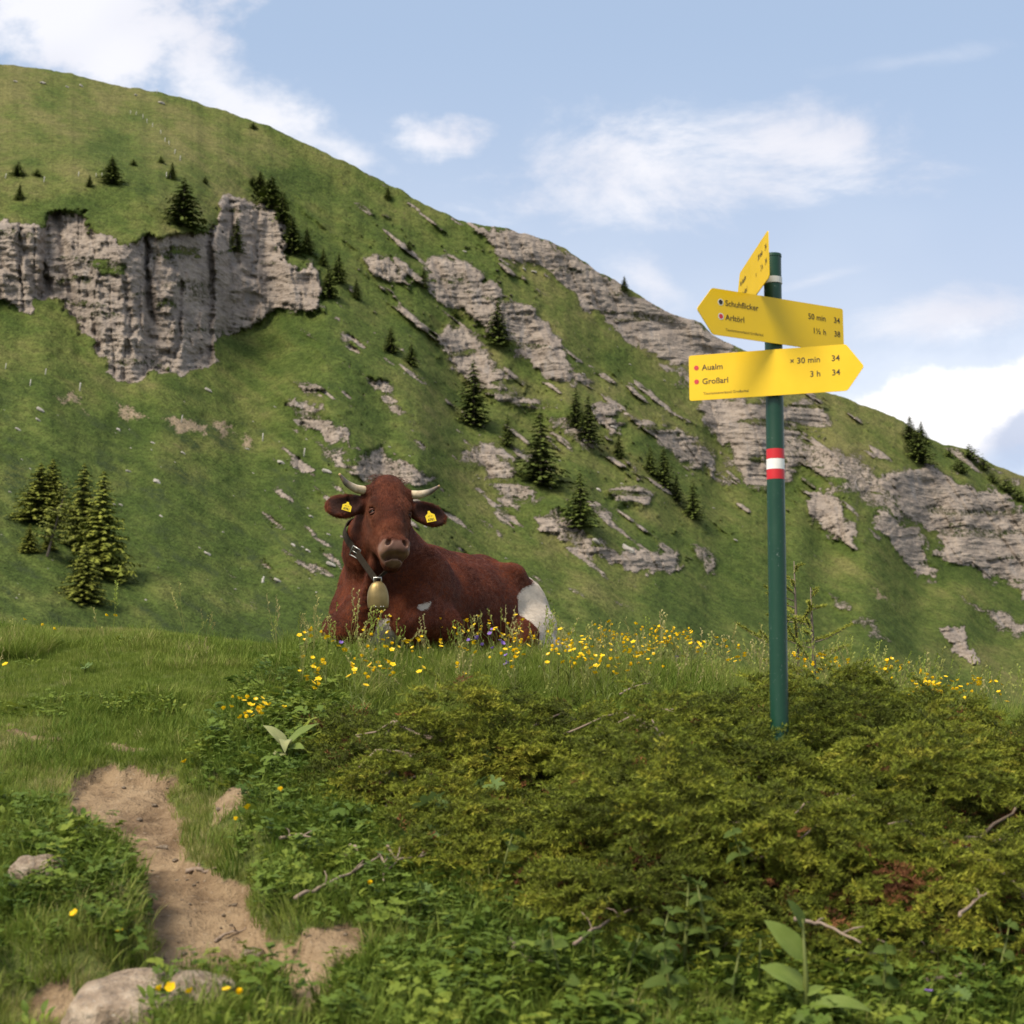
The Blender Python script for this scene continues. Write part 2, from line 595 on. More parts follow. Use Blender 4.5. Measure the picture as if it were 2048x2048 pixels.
def build_mountain():
    us = np.concatenate([np.linspace(-600, -30, 26)[:-1], np.arange(-30, 2080, 2.75), np.linspace(2080, 2700, 26)[1:]])
    NR = 430
    t = np.linspace(0, 1, NR)
    VB = 1660.0
    U = np.repeat(us[None, :], NR, 0)
    vr = ridge_v(us) + (fbm(us / 23.0, us * 0 + 3.3, oct=4, seed=5) - 0.5) * 9
    tt = t ** 0.93
    V = VB + (vr[None, :] - VB) * tt[:, None]
    # the masks are looked up at a slightly shifted place so that no edge is a clean line
    wu = (fbm(U / 30, V / 30, oct=5, seed=21, gain=0.62) - 0.5) * 58
    wv = (fbm(U / 30, V / 30, oct=5, seed=31, gain=0.62) - 0.5) * 46
    rock = rock_mask(U + wu, V + wv)
    # loose outcrops strewn along the fall line between the big ones
    s1 = (U * 0.80 + V * 0.60)       # along the fall line (down to the right)
    s2 = (-U * 0.60 + V * 0.80)
    strew = fbm(s1 / 75, s2 / 15, oct=4, seed=44)
    zone = sstep(560, 760, U + 0.35 * (V - 600)) * (1 - 0.8 * sstep(1000, 1300, V)) * 0.9 + 0.15
    zone *= 1 - 0.75 * sstep(1000, 1200, V) * sstep(1300, 1500, U)
    rock = np.maximum(rock, sstep(0.595, 0.77, strew) * zone * 0.85)
    tiny = fbm(U / 7, V / 5, oct=2, seed=48)
    rock = np.maximum(rock, sstep(0.82, 0.90, tiny) * 0.62 * zone * sstep(0, 40, V - vr[None, :]))
    rock *= 1 - sstep(1180, 1290, V) * (U < 1500) * 0.9
    soil = np.zeros_like(rock)
    for poly in SOILS:
        soil = np.maximum(soil, sstep(-6, 6, in_poly(U + wu * 1.1, V + wv * 1.1, poly)) * 0.85)
    # steepness: rock stands up, pasture lies back
    big = np.clip(rock, 0, 1)
    wgt = 1.0 - 0.74 * rock_mask(U, V)
    past = sstep(420, 250, V) * sstep(700, 300, U)
    wgt = wgt * (1 + 1.3 * past)
    dv = -np.gradient(V, axis=0)
    acc = np.cumsum(wgt * dv, 0)
    acc = (acc - acc[:1]) / (acc[-1:] - acc[:1])
    # let neighbouring columns share their profile so the face has no seams
    ker = np.exp(-np.linspace(-2, 2, 41) ** 2)
    ker /= ker.sum()
    pad = np.pad(acc, ((0, 0), (20, 20)), mode='edge')
    acc_s = np.apply_along_axis(lambda r_: np.convolve(r_, ker, 'valid'), 1, pad)
    acc = acc_s
    db, dr = d_base(us)[None, :], d_ridge(us)[None, :]
    D = db + (dr - db) * acc
    P = at_depth(U, V, D)
    X, Z = P[..., 0], P[..., 2]
    # relief, in metres, in world space
    X, Z = (U - 1024) / FPX * 240.0, (1426 - V) / FPX * 240.0      # strata lie level across the face
    th = np.interp(U, [0, 620, 800, 1200, 1650, 1800, 2100], [0.0, 0.05, 0.25, 0.35, 0.15, 0.55, 0.60])
    Xg, Zg = X, Z
    X, Z = Xg * np.cos(th) + Zg * np.sin(th), -Xg * np.sin(th) * 0.35 + Zg
    bed = np.interp(U, [0, 600, 800, 1250, 1700, 1800, 2100], [1.0, 1.0, 0.8, 0.7, 0.9, 0.35, 0.3]) * (0.35 + 0.9 * fbm(Xg / 16, Zg / 12, oct=2, seed=59))
    ribs = fbm(X / 7 + 0.15 * Z / 9, Z / 30, oct=5, seed=61, ridged=True)
    cut = np.abs(2 * vnoise(X / 6.5 + Z / 30, Z / 40, seed=66) - 1)
    strata = fbm(X / 26, Z / 1.25 + X / 22, oct=4, seed=71)
    chunk = fbm(X / 3.2, Z / 2.4, oct=4, seed=81)
    bx, bz = X / 2.3 + 1.1 * fbm(X / 5, Z / 5, oct=2, seed=85), Z / 1.15 + X / 30 + 1.4 * fbm(X / 8, Z / 6, oct=2, seed=87)
    block = _hash(np.floor(bx + 0.5 * (np.floor(bz) % 2)).astype(np.int64), np.floor(bz).astype(np.int64), np.zeros(bx.shape, np.int64), 89)
    cx2, cz2 = X / 4.6 + 0.8 * fbm(X / 9, Z / 12, oct=3, seed=285), Z / 5.2 + X / 60 + 0.9 * fbm(X / 7, Z / 9, oct=3, seed=287)
    block2 = _hash(np.floor(cx2).astype(np.int64), np.floor(cz2 + 0.37 * (np.floor(cx2) % 3)).astype(np.int64), np.zeros(bx.shape, np.int64), 289)
    saw = (Z / 0.85 + X / 28 + 1.5 * fbm(X / 6, Z / 3, oct=3, seed=291)) % 1.0
    crackx = np.abs(2 * vnoise(X / 2.6, Z / 11, seed=67) - 1)
    fchunk = fbm(X / 0.9, Z / 0.55, oct=3, seed=88)
    slab = np.floor(Z / 1.7 + 0.9 * fbm(X / 14, Z / 9, oct=2, seed=83) * 3) % 2
    rel_rock = ((ribs - 0.5) * -5.0 + (0.3 - np.minimum(cut, 0.3)) * 6.0 - 0.5 + (0.13 - np.minimum(crackx, 0.13)) * 8.0 + (strata - 0.5) * 1.3 * bed
                + (chunk - 0.5) * 2.0 + (fchunk - 0.5) * 1.3 + (block - 0.5) * 1.0 + (block2 - 0.5) * 1.6 + (saw - 0.5) * 0.6 * bed + slab * 0.2 * bed - 0.6) * 0.85
    X, Z = Xg, Zg
    fall = X * 0.62 + Z * 0.78          # coordinate across the gullies
    along = X * 0.78 - Z * 0.62
    gully = fbm(fall / 26 + 0.3, along / 120, oct=4, seed=91, ridged=True)
    hum = fbm(X / 7, Z / 5, oct=4, seed=95)
    fine = fbm(X / 1.4, Z / 1.0, oct=3, seed=99)
    kd = D / 240.0
    rel_grass = ((gully - 0.5) * -9.0 + (hum - 0.5) * 3.0) * np.clip(kd, 0.25, 1.2) + (fine - 0.5) * 0.7 * np.clip(kd, 0.35, 1.2)
    edge = sstep(0, 26, V - vr[None, :])
    D2 = D + (rel_grass * (1 - 0.7 * big) + rel_rock * big) * (0.15 + 0.85 * edge) * sstep(0, 0.2, t)[:, None]
    # the deep upright clefts that part the big cliff into buttresses
    for (u0, v0, v1, sl, wd, dp) in CLEFTS:
        cl = np.exp(-((U + wu * 0.45 - u0 - sl * (V - v0)) / (wd * (0.45 + 1.1 * vnoise(V / 38 + u0, V * 0 + u0, seed=97)))) ** 2) * sstep(v0 - 16, v0 + 8, V) * sstep(v1 + 20, v1 - 20, V)
        D2 = D2 + 0.62 * dp * cl * big * (0.4 + 1.2 * vnoise(V / 55 + 2 * u0, V * 0, seed=98))
    # each buttress stands a little proud of, or behind, the next
    stepu = np.interp(U + wu * 0.2, [0, 88, 96, 174, 182, 286, 296, 420, 430, 458, 470, 640], [0, 0, 2.6, 2.6, 0.4, 0.4, 2.8, 2.8, -1.5, -1.5, -3.0, -3.0])
    D2 = D2 + stepu * big * (U < 650) * (V > 380) * (V < 780)
    P = at_depth(U, V, D2)
    # grass grows on the ledges of the cliff
    ledge = fbm(X / 10, Z / 1.8 + X / 40, oct=3, seed=103)
    rock_c = rock - sstep(0.60, 0.72, ledge) * 0.42 * (rock > 0.3) - (ribs > 0.93) * 0.1
    for poly in LEDGES:
        rock_c = rock_c - 0.55 * sstep(-7, 7, in_poly(U + wu * 1.0, V + wv * 0.5, poly))
    dry = fbm(U / 120, V / 60, oct=4, seed=111)
    dry = 0.62 * dry + 0.38 * fbm(s1 / 120, s2 / 22, oct=4, seed=113)
    dry = dry + 0.17 * past + 0.16 * sstep(750, 1500, U) * sstep(1150, 850, V) - 0.12 * sstep(800, 1000, V) * sstep(900, 500, U)
    scrub = sstep(0.56, 0.72, fbm(s1 / 60 + 9, s2 / 20, oct=5, seed=117)) * sstep(700, 900, V) * sstep(1100, 600, U)
    # the far side of the ridge
    top = P[-1]
    back = [top + np.array([0, 6.0, -0.8]), top + np.array([0, 30.0, -9]), top + np.array([0, 120.0, -70])]
    allP = np.concatenate([P.reshape(-1, 3)] + back)
    nc = len(us)
    rows = NR + 3
    idx = np.arange(rows * nc).reshape(rows, nc)
    F = np.stack([idx[:-1, :-1], idx[:-1, 1:], idx[1:, 1:], idx[1:, :-1]], -1).reshape(-1, 4)
    ext = lambda a: np.concatenate([a.ravel()] + [a[-1]] * 3)
    me = np_mesh('mountainside', allP, F, [mountain_mat()], True,
                 {'rock': ext(rock_c), 'soil': ext(soil), 'dry': ext(dry), 'scrub': ext(scrub)})
    o = obj('mountainside', me)
    tag(o, 'steep green mountainside with grey rock cliffs and a descending ridge', 'mountain', kind='structure')
    return us, t, V, P


def mountain_mat():
    m, n = new_mat('mountain_turf_and_rock')
    geo = n.node('ShaderNodeNewGeometry')
    pos = geo.outputs['Position']
    rock, soil, dry, scrub = n.attr('rock'), n.attr('soil'), n.attr('dry'), n.attr('scrub')
    f1 = n.noise(pos, 0.9, 3, 0.7)
    f2 = n.noise(pos, 0.22, 2, 0.6)
    f3 = n.noise(pos, 3.2, 2, 0.7)
    rag = n.math('ADD', n.math('MULTIPLY', f1, 0.6), n.math('MULTIPLY', f3, 0.4))
    mask = n.smooth(n.math('ADD', rock, n.math('MULTIPLY', n.math('SUBTRACT', rag, 0.5), 2.1)), 0.36, 0.66)
    # turf
    g = n.math('ADD', dry, n.math('MULTIPLY', n.math('SUBTRACT', f2, 0.5), 0.5))
    turf = n.ramp(g, [(0.28, (0.042, 0.064, 0.013)), (0.46, (0.064, 0.086, 0.019)), (0.62, (0.090, 0.103, 0.027)), (0.82, (0.125, 0.120, 0.042))])
    tuft = n.smooth(n.math('ADD', n.math('MULTIPLY', f1, 0.45), n.math('MULTIPLY', f3, 0.55)), 0.36, 0.64, 0.56, 1.42)
    turf = n.mix(1.0, turf, turf)
    mul = n.node('ShaderNodeMix', data_type='RGBA', blend_type='MULTIPLY')
    mul.inputs[0].default_value = 1.0
    n.put(mul.inputs[6], turf)
    cc = n.node('ShaderNodeCombineXYZ')
    for i in range(3):
        n.put(cc.inputs[i], tuft)
    n.put(mul.inputs[7], cc.outputs[0])
    turf = mul.outputs[2]
    turf = n.mix(n.math('MULTIPLY', scrub, n.smooth(f1, 0.35, 0.6)), turf, (0.032, 0.046, 0.016, 1))
    straw = n.smooth(n.noise(pos, 0.6, 3, 0.75), 0.60, 0.72)
    turf = n.mix(n.math('MULTIPLY', straw, n.smooth(dry, 0.45, 0.72, 0.0, 0.5)), turf, (0.175, 0.14, 0.07, 1))
    # rock, banded by its strata
    sp = n.mapping(pos, scale=(0.05, 0.05, 1.0), rot=(0, R(5), 0))
    band = n.noise(sp, 1.5, 3, 0.7, 0.0)
    vert = n.noise(n.mapping(pos, scale=(1.0, 0.3, 0.07)), 0.45, 3, 0.6, 0.0)
    rc = n.ramp(n.math('ADD', n.math('ADD', n.math('MULTIPLY', band, 0.36), n.math('MULTIPLY', f2, 0.34)), n.math('MULTIPLY', f3, 0.30)),
                [(0.30, (0.130, 0.106, 0.090)), (0.45, (0.215, 0.178, 0.150)), (0.56, (0.295, 0.245, 0.203)), (0.72, (0.370, 0.315, 0.266))])
    rc = n.mix(n.smooth(vert, 0.55, 0.70, 0, 0.8), rc, (0.21, 0.19, 0.178, 1))
    rc = n.mix(n.smooth(f3, 0.60, 0.74, 0, 0.5), rc, (0.36, 0.33, 0.30, 1))
    crk = n.smooth(n.noise(n.mapping(pos, scale=(0.35, 0.35, 2.2), rot=(0, R(5), 0)), 1.2, 3, 0.7), 0.34, 0.44, 0.55, 0.0)
    rc = n.mix(crk, rc, (0.11, 0.10, 0.092, 1))
    sc = n.mix(f1, (0.21, 0.15, 0.10, 1), (0.34, 0.26, 0.19, 1))
    smask = n.smooth(n.math('ADD', soil, n.math('MULTIPLY', n.math('SUBTRACT', f3, 0.5), 2.4)), 0.42, 0.75, 0, 0.85)
    col = n.mix(mask, turf, rc)
    col = n.mix(smask, col, sc)
    n.put(n.p.inputs['Base Color'], col)
    n.p.inputs['Roughness'].default_value = 0.95
    n.p.inputs['Specular IOR Level'].default_value = 0.1
    hg = n.math('ADD', n.math('MULTIPLY', f1, 0.7), n.math('MULTIPLY', f3, 0.35))
    hr = n.math('ADD', n.math('MULTIPLY', band, 1.2), n.math('MULTIPLY', f1, 0.9))
    b = n.bump(n.mixf(mask, hg, hr), 0.9, 0.9)
    n.put(n.p.inputs['Normal'], b)
    return m


MU, MT, MV, MP = build_mountain()


def on_mountain(u, v):
    """the point of the mountainside seen at u, v, and its distance"""
    c = int(np.clip(np.searchsorted(MU, u), 1, len(MU) - 1))
    col = MV[:, c]
    r = int(np.clip(np.argmin(np.abs(col - v)), 1, len(MT) - 2))
    return MP[r, c]
# ------------------------------------------------------------------ spruces on the mountainside


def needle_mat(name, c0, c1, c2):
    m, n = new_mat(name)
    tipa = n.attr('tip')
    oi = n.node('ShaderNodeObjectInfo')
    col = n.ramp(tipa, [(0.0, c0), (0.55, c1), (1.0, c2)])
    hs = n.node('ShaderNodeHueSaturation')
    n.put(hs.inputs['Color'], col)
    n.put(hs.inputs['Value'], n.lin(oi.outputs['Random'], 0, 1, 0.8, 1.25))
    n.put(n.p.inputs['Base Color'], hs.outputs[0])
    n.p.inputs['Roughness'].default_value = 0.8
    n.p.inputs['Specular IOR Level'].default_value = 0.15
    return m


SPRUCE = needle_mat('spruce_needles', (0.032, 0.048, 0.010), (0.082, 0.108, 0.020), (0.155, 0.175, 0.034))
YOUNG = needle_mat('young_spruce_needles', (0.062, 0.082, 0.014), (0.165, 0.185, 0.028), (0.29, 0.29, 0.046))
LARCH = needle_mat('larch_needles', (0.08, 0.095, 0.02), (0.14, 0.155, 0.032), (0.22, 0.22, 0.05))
bark_m, _n = new_mat('tree_bark')
_n.put(_n.p.inputs['Base Color'], _n.mix(_n.noise(None, 6, 4), (0.10, 0.075, 0.055, 1), (0.20, 0.16, 0.125, 1)))
_n.p.inputs['Roughness'].default_value = 0.9


def spruce_meshes(seed, width=0.24, whorls=22, per=11, spray=7, thin=1.0, droop=0.30, bare=0.03):
    """one spruce of unit height: tapered trunk with stub limbs, and a crown of drooping sprays"""
    rs = random.Random(seed)
    tr = MB()
    kink = [(rs.uniform(-.008, .008), rs.uniform(-.008, .008)) for _ in range(9)]
    tr.tube([(kink[i][0] * i / 8, kink[i][1] * i / 8, i / 8 * 0.985 - 0.05) for i in range(9)], [0.020 * (1 - i / 8.6) for i in range(9)], 6)
    V, T, tip = [], [], []

    def tri(a, b, c, ta, tb, tc):
        k = len(V)
        V.extend([a, b, c])
        tip.extend([ta, tb, tc])
        T.append((k, k + 1, k + 2))
    for wi in range(whorls):
        f = wi / (whorls - 1)
        z = bare + (1 - bare) * (f ** 0.92) * 0.97
        reach = width * (1 - f) ** 0.78 * (0.75 + 0.25 * math.sin(min(1, f * 5 + 0.5) * 1.57)) + 0.012
        nb = max(4, int(per * (1 - 0.55 * f)))
        a0 = rs.uniform(0, 6.28)
        for b in range(nb):
            if rs.random() > thin:
                continue
            an = a0 + b * 6.283 / nb + rs.uniform(-.35, .35)
            L = reach * rs.uniform(0.60, 1.16)
            dx, dy = math.cos(an), math.sin(an)
            zz = z + rs.uniform(-.018, .018)
            dr = droop * rs.uniform(0.7, 1.3)
            if wi % 2 == 0 and b % 2 == 0:
                tr.tube([(0, 0, zz), (dx * L * 0.5, dy * L * 0.5, zz - dr * L * 0.4), (dx * L * 0.92, dy * L * 0.92, zz - dr * L * 0.75)], [0.004, 0.0028, 0.001], 3, cap=False)
            for s in range(spray):
                q = (s + rs.uniform(0.2, 1.0)) / spray
                px, py = dx * L * q, dy * L * q
                pz = zz - dr * L * q + 0.10 * L * q * q
                for side in (-1, 1):
                    sw = (0.30 * L * (1 - q * 0.75) + 0.012) * rs.uniform(0.6, 1.2)
                    sx, sy = -dy * side, dx * side
                    ln = sw * 0.9
                    a = (px - dx * ln * 0.25, py - dy * ln * 0.25, pz + rs.uniform(0, .006))
                    bb = (px + dx * ln * 0.55 + sx * 0.1 * sw, py + dy * ln * 0.55 + sy * 0.1 * sw, pz - rs.uniform(0.0, .012))
                    c = (px + sx * sw + dx * ln * 0.65, py + sy * sw + dy * ln * 0.65, pz - rs.uniform(.25, .65) * sw)
                    tq = 0.25 + 0.75 * q
                    tri(a, bb, c, tq * rs.uniform(.2, .55), tq * rs.uniform(.5, .9), tq * rs.uniform(.7, 1.0))
                if rs.random() < 0.75:
                    ln = 0.16 * L + 0.008
                    a = (px, py, pz + 0.004)
                    bb = (px + dx * ln * 0.7 - dy * ln * .4, py + dy * ln * 0.7 + dx * ln * .4, pz - ln * rs.uniform(.2, .9))
                    c = (px + dx * ln * 0.7 + dy * ln * .4, py + dy * ln * 0.7 - dx * ln * .4, pz - ln * rs.uniform(.2, .9))
                    tri(a, bb, c, .5 * q, q * rs.uniform(.4, 1), q * rs.uniform(.4, 1))
    return tr, np.array(V), np.array(T), np.array(tip)


def spruce_data(seed, mat, **kw):
    tr, V, T, tip = spruce_meshes(seed, **kw)
    return tr.mesh('trunk', [bark_m]), np_mesh('crown', V, T, [mat], False, {'tip': tip})


SPR = [spruce_data(s, SPRUCE, width=wd) for s, wd in ((3, 0.27), (5, 0.30), (8, 0.36), (13, 0.25))]
SPR_NEAR = [spruce_data(31, YOUNG, width=0.33, whorls=30, per=13, spray=9), spruce_data(37, YOUNG, width=0.38, whorls=28, per=13, spray=9)]
SPR_BUSH = [spruce_data(41, SPRUCE, width=0.62, whorls=11, per=13, spray=7, droop=0.05), spruce_data(43, SPRUCE, width=0.75, whorls=9, per=14, spray=7, droop=-0.05)]
LAR = [spruce_data(53, LARCH, width=0.30, whorls=16, per=7, spray=6, thin=0.8, droop=0.05, bare=0.25)]


def tree(name, u, v, h, data, label, category='tree', group=None, lean=(0, 0), wscale=1.0, sink=0.2):
    p = on_mountain(u, v)
    hm = h / FPX * p[1] * 1.03
    e = empty(name, (p[0], p[1], p[2] - sink * min(1, hm * 0.1)), random.uniform(0, 6.28))
    e.rotation_euler = (lean[0], lean[1], 0)
    sp = random.uniform(0, 6.28)
    for nm, me in (('trunk', data[0]), ('crown', data[1])):
        o = obj(nm, me, e, scale=(hm * wscale, hm * wscale, hm), rot=(0, 0, sp))
    tag(e, label, category, group)
    return e


G1 = 'spruces on the mountainside'
TREES = [
    (223, 366, 62, 2, 'dark spruce standing alone in the pasture above the big cliff', 1.1),
    (364, 453, 104, 2, 'broad dark spruce standing on the grassy brink of the big cliff', 1.15),
    (344, 358, 38, 0, 'small thin spruce beside the fence above the broad brink spruce', 1.0),
    (178, 375, 27, 1, 'tiny spruce left of the lone pasture spruce above the cliff', 1.0),
    (38, 398, 36, 0, 'small pale spruce at the far left above the cliff', 1.0),
    (520, 392, 55, 1, 'upper left spruce of the dark clump topping the right end of the cliff', 1.2),
    (540, 418, 74, 2, 'largest spruce of the dark clump topping the right end of the cliff', 1.25),
    (562, 446, 70, 1, 'lower right spruce of the dark clump topping the right end of the cliff', 1.1),
    (583, 507, 82, 1, 'spruce in the gap just right of the cliff buttress', 1.15),
    (612, 507, 56, 0, 'small spruce on the slope right of the buttress spruce', 1.1),
    (471, 503, 74, 3, 'narrow dark spruce growing in a cleft of the big cliff', 0.9),
    (656, 594, 66, 1, 'front spruce of the pair at the lower right foot of the cliff', 1.1),
    (675, 566, 64, 1, 'rear spruce of the pair at the lower right foot of the cliff', 1.0),
    (645, 532, 38, 0, 'short spruce behind the pair at the foot of the cliff', 1.1),
    (710, 598, 42, 0, 'small spruce right of the pair below the cliff', 1.0),
    (774, 401, 30, 1, 'small spruce just under the skyline left of the ridge rocks', 1.0),
    (846, 575, 46, 3, 'slim pale spruce among the rocks above the central cliff', 0.9),
    (995, 689, 95, 1, 'dense spruce standing on the green rib before the central cliff', 1.05),
    (780, 704, 56, 1, 'left spruce of the small pair on the middle slope', 1.05),
    (821, 731, 48, 1, 'right spruce of the small pair on the middle slope', 1.1),
    (946, 849, 134, 3, 'tall slender spruce in the middle of the slope above the cow', 1.1),
    (1014, 892, 66, 3, 'small slender spruce right of the tall slender one', 1.0),
    (1080, 969, 148, 1, 'tallest broad spruce in the middle of the slope', 1.1),
    (1151, 853, 80, 3, 'left spruce of the pair below the banded crag', 1.05),
    (1175, 884, 98, 3, 'right and taller spruce of the pair below the banded crag', 1.05),
    (1237, 913, 50, 1, 'lone small spruce right of the pair below the banded crag', 1.0),
    (1159, 1050, 112, 0, 'ragged spruce on the brink of the lower outcrop', 1.15),
    (1300, 948, 58, 1, 'topmost spruce of the row running down left of the signpost', 1.0),
    (1326, 973, 82, 1, 'second and tallest spruce of the row left of the signpost', 1.0),
    (1353, 1002, 56, 0, 'third spruce of the row left of the signpost', 1.0),
    (1384, 1035, 80, 0, 'lowest spruce of the row left of the signpost', 1.0),
    (1837, 924, 70, 2, 'bright green bushy spruce on the ridge right of the signpost', 1.3),
    (1820, 886, 58, 1, 'dark spruce behind the bushy one on the right ridge', 1.2),
    (1842, 874, 34, 0, 'small spruce poking up at the right of the ridge clump', 1.2),
    (1248, 581, 32, 1, 'lone small spruce on the skyline left of the signs', 1.0),
]
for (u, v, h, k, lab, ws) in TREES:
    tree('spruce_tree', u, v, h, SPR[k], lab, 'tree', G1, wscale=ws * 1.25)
G2 = 'trees of the grove at lower left'
tree('spruce_tree', 76, 1036, 116, SPR_NEAR[1], 'leftmost dark spruce of the grove at lower left', 'tree', G2, wscale=1.35)
tree('spruce_tree', 102, 1034, 120, SPR_NEAR[0], 'dark spruce just left of the leaning larch in the grove', 'tree', G2, wscale=1.4)
tree('spruce_tree', 201, 1148, 212, SPR_NEAR[0], 'biggest dark spruce at the right edge of the grove', 'tree', G2, wscale=0.95)
tree('spruce_tree', 160, 1098, 176, SPR_NEAR[1], 'spruce with a pale pointed top between the larch and the biggest spruce', 'tree', G2, wscale=0.85)
tree('spruce_tree', 166, 1201, 112, SPR_NEAR[1], 'short yellow green spruce standing lowest in the grove', 'tree', G2, wscale=1.25)
tree('spruce_tree', 58, 1102, 58, SPR_NEAR[1], 'young yellowish spruce under the left of the grove', 'tree', G2, wscale=1.2)
tree('spruce_tree', 96, 1098, 42, SPR_NEAR[0], 'smallest young spruce beside the foot of the leaning larch', 'tree', G2, wscale=1.3)
tree('larch_tree', 92, 1113, 165, LAR[0], 'thin leaning larch with a bare pale trunk in the grove', 'tree', G2, lean=(0, R(13)), wscale=1.0)
G3 = 'low shrubs on the mountainside'
for (u, v, h, k, lab) in [
    (36, 352, 34, 0, 'dark bushy shrub at the far left above the pasture fence'),
    (74, 352, 18, 1, 'low shrub right of the dark bush at far left'),
    (266, 330, 15, 1, 'low round shrub right of the lone pasture spruce'),
    (322, 327, 17, 0, 'low shrub on the pasture above the thin fence spruce'),
    (408, 365, 16, 0, 'low shrub right of the broad brink spruce'),
    (505, 258, 15, 1, 'low dark shrub close under the left skyline'),
    (505, 372, 24, 0, 'small shrub at the left of the dark clump on the cliff top'),
    (908, 635, 23, 0, 'flat shrub left of the dense rib spruce'),
    (815, 501, 19, 0, 'small shrub on the upper slope under the skyline'),
    (1918, 945, 34, 1, 'dark dwarf pine mat below the right ridge'),
    (1938, 918, 34, 1, 'dark dwarf pine on the right skyline'),
    (1965, 938, 28, 1, 'dwarf pine trailing down the right skyline'),
    (1896, 914, 22, 0, 'small dwarf pine right of the ridge spruces'),
    (2012, 985, 36, 1, 'dark dwarf pine at the far right above the right cliff'),
    (2038, 1002, 30, 1, 'dwarf pine at the right picture edge above the cliff'),
    (1985, 965, 26, 1, 'dwarf pine between the skyline pine and the far right one'),
    (1852, 888, 22, 0, 'shrub leaning out right of the ridge spruces'),
]:
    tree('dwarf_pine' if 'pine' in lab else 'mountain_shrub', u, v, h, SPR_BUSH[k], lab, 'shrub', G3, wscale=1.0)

# ------------------------------------------------------------------ posts of the pasture fence, stump, strewn stones
wood_m, _n = new_mat('weathered_wood')
_n.put(_n.p.inputs['Base Color'], _n.mix(_n.noise(None, 9, 5), (0.30, 0.28, 0.25, 1), (0.55, 0.52, 0.47, 1)))
_n.p.inputs['Roughness'].default_value = 0.9
pb = MB()
pb.tube([(0, 0, -0.25), (0, 0, 0.55), (0.01, 0, 0.93), (0.012, 0.0, 1.0)], [0.09, 0.085, 0.08, 0.04], 6)
POST_ME = pb.mesh('fence_post', [wood_m])
FENCE = [(11, 357, 11), (87, 362, 12), (157, 352, 10), (192, 352, 8), (203, 351, 8), (261, 229, 8), (270, 231, 8), (284, 238, 9), (292, 247, 9), (305, 253, 9),
         (320, 268, 9), (330, 282, 9), (336, 291, 9), (348, 306, 10), (359, 320, 11), (333, 356, 12), (340, 356, 12),
         (9, 738, 12), (90, 750, 13), (60, 771, 14), (158, 782, 18), (362, 842, 14), (523, 882, 17), (607, 911, 17), (312, 183, 8)]
for i, (u, v, h) in enumerate(FENCE):
    p = on_mountain(u, v)
    hm = h / FPX * p[1]
    o = obj('fence_post', POST_ME, None, (p[0], p[1] - 0.1, p[2] - 0.05), (random.uniform(-.08, .08), random.uniform(-.12, .12), 0), (hm * 0.9, hm * 0.9, hm))
    where = 'upper pasture climbing to the skyline' if v < 325 else ('pasture edge above the big cliff' if v < 400 else 'slope below the big cliff')
    tag(o, 'thin pale wooden fence post on the ' + where, 'fence post', 'fence posts on the ' + where)
sb = MB()
sb.tube([(0, 0, -0.1), (0.0, 0, 0.1), (0.02, 0, 0.5), (0.10, 0, 0.86), (0.13, 0, 1.0)], [0.30, 0.24, 0.19, 0.15, 0.03], 8)
sb.tube([(0, 0, 0.3), (-0.18, 0, 0.52), (-0.25, 0, 0.55)], [0.09, 0.06, 0.02], 6)
p = on_mountain(523, 1165)
o = obj('tree_stump', sb.mesh('tree_stump', [wood_m]), None, p, (0, R(4), 0), (0.7, 0.7, 0.75))
tag(o, 'bleached grey broken tree stump on the green slope left of the cow', 'stump')


def stone_mesh(name, seed, mats, sub=3, squash=(1, 1, 0.7), rough=0.35, smooth=False, cut=0.0):
    bm = bmesh.new()
    bmesh.ops.create_icosphere(bm, subdivisions=sub, radius=1.0)
    V = np.array([v.co[:] for v in bm.verts])
    n = fbm(V[:, 0] * 1.1 + seed * 7.1, V[:, 1] * 1.1, V[:, 2] * 1.1 + 3, oct=4, seed=seed)
    n2 = np.abs(2 * vnoise(V[:, 0] * 1.7 + seed, V[:, 1] * 1.7, V[:, 2] * 1.7, seed + 9) - 1)
    V = V * (1 + (n - 0.5)[:, None] * rough * 2.4 - (n2 < 0.12)[:, None] * rough * 0.10)
    rs = np.random.default_rng(seed)
    for _ in range(7):                                   # flat broken faces
        d = rs.normal(size=3)
        d /= np.linalg.norm(d)
        h = rs.uniform(0.62, 0.9)
        k = V @ d
        V = V - d[None, :] * (np.maximum(k - h, 0) * (0.9 if cut else 0.6))[:, None]
    V = V * np.array(squash)
    for v, c in zip(bm.verts, V):
        v.co = c
    for f in bm.faces:
        f.smooth = smooth
    me = bpy.data.meshes.new(name)
    bm.to_mesh(me)
    bm.free()
    for m in mats:
        me.materials.append(m)
    return me


def nearest(u, v, marks):
    return min(marks, key=lambda m: (m[0] - u) ** 2 + (m[1] - v) ** 2)[2]


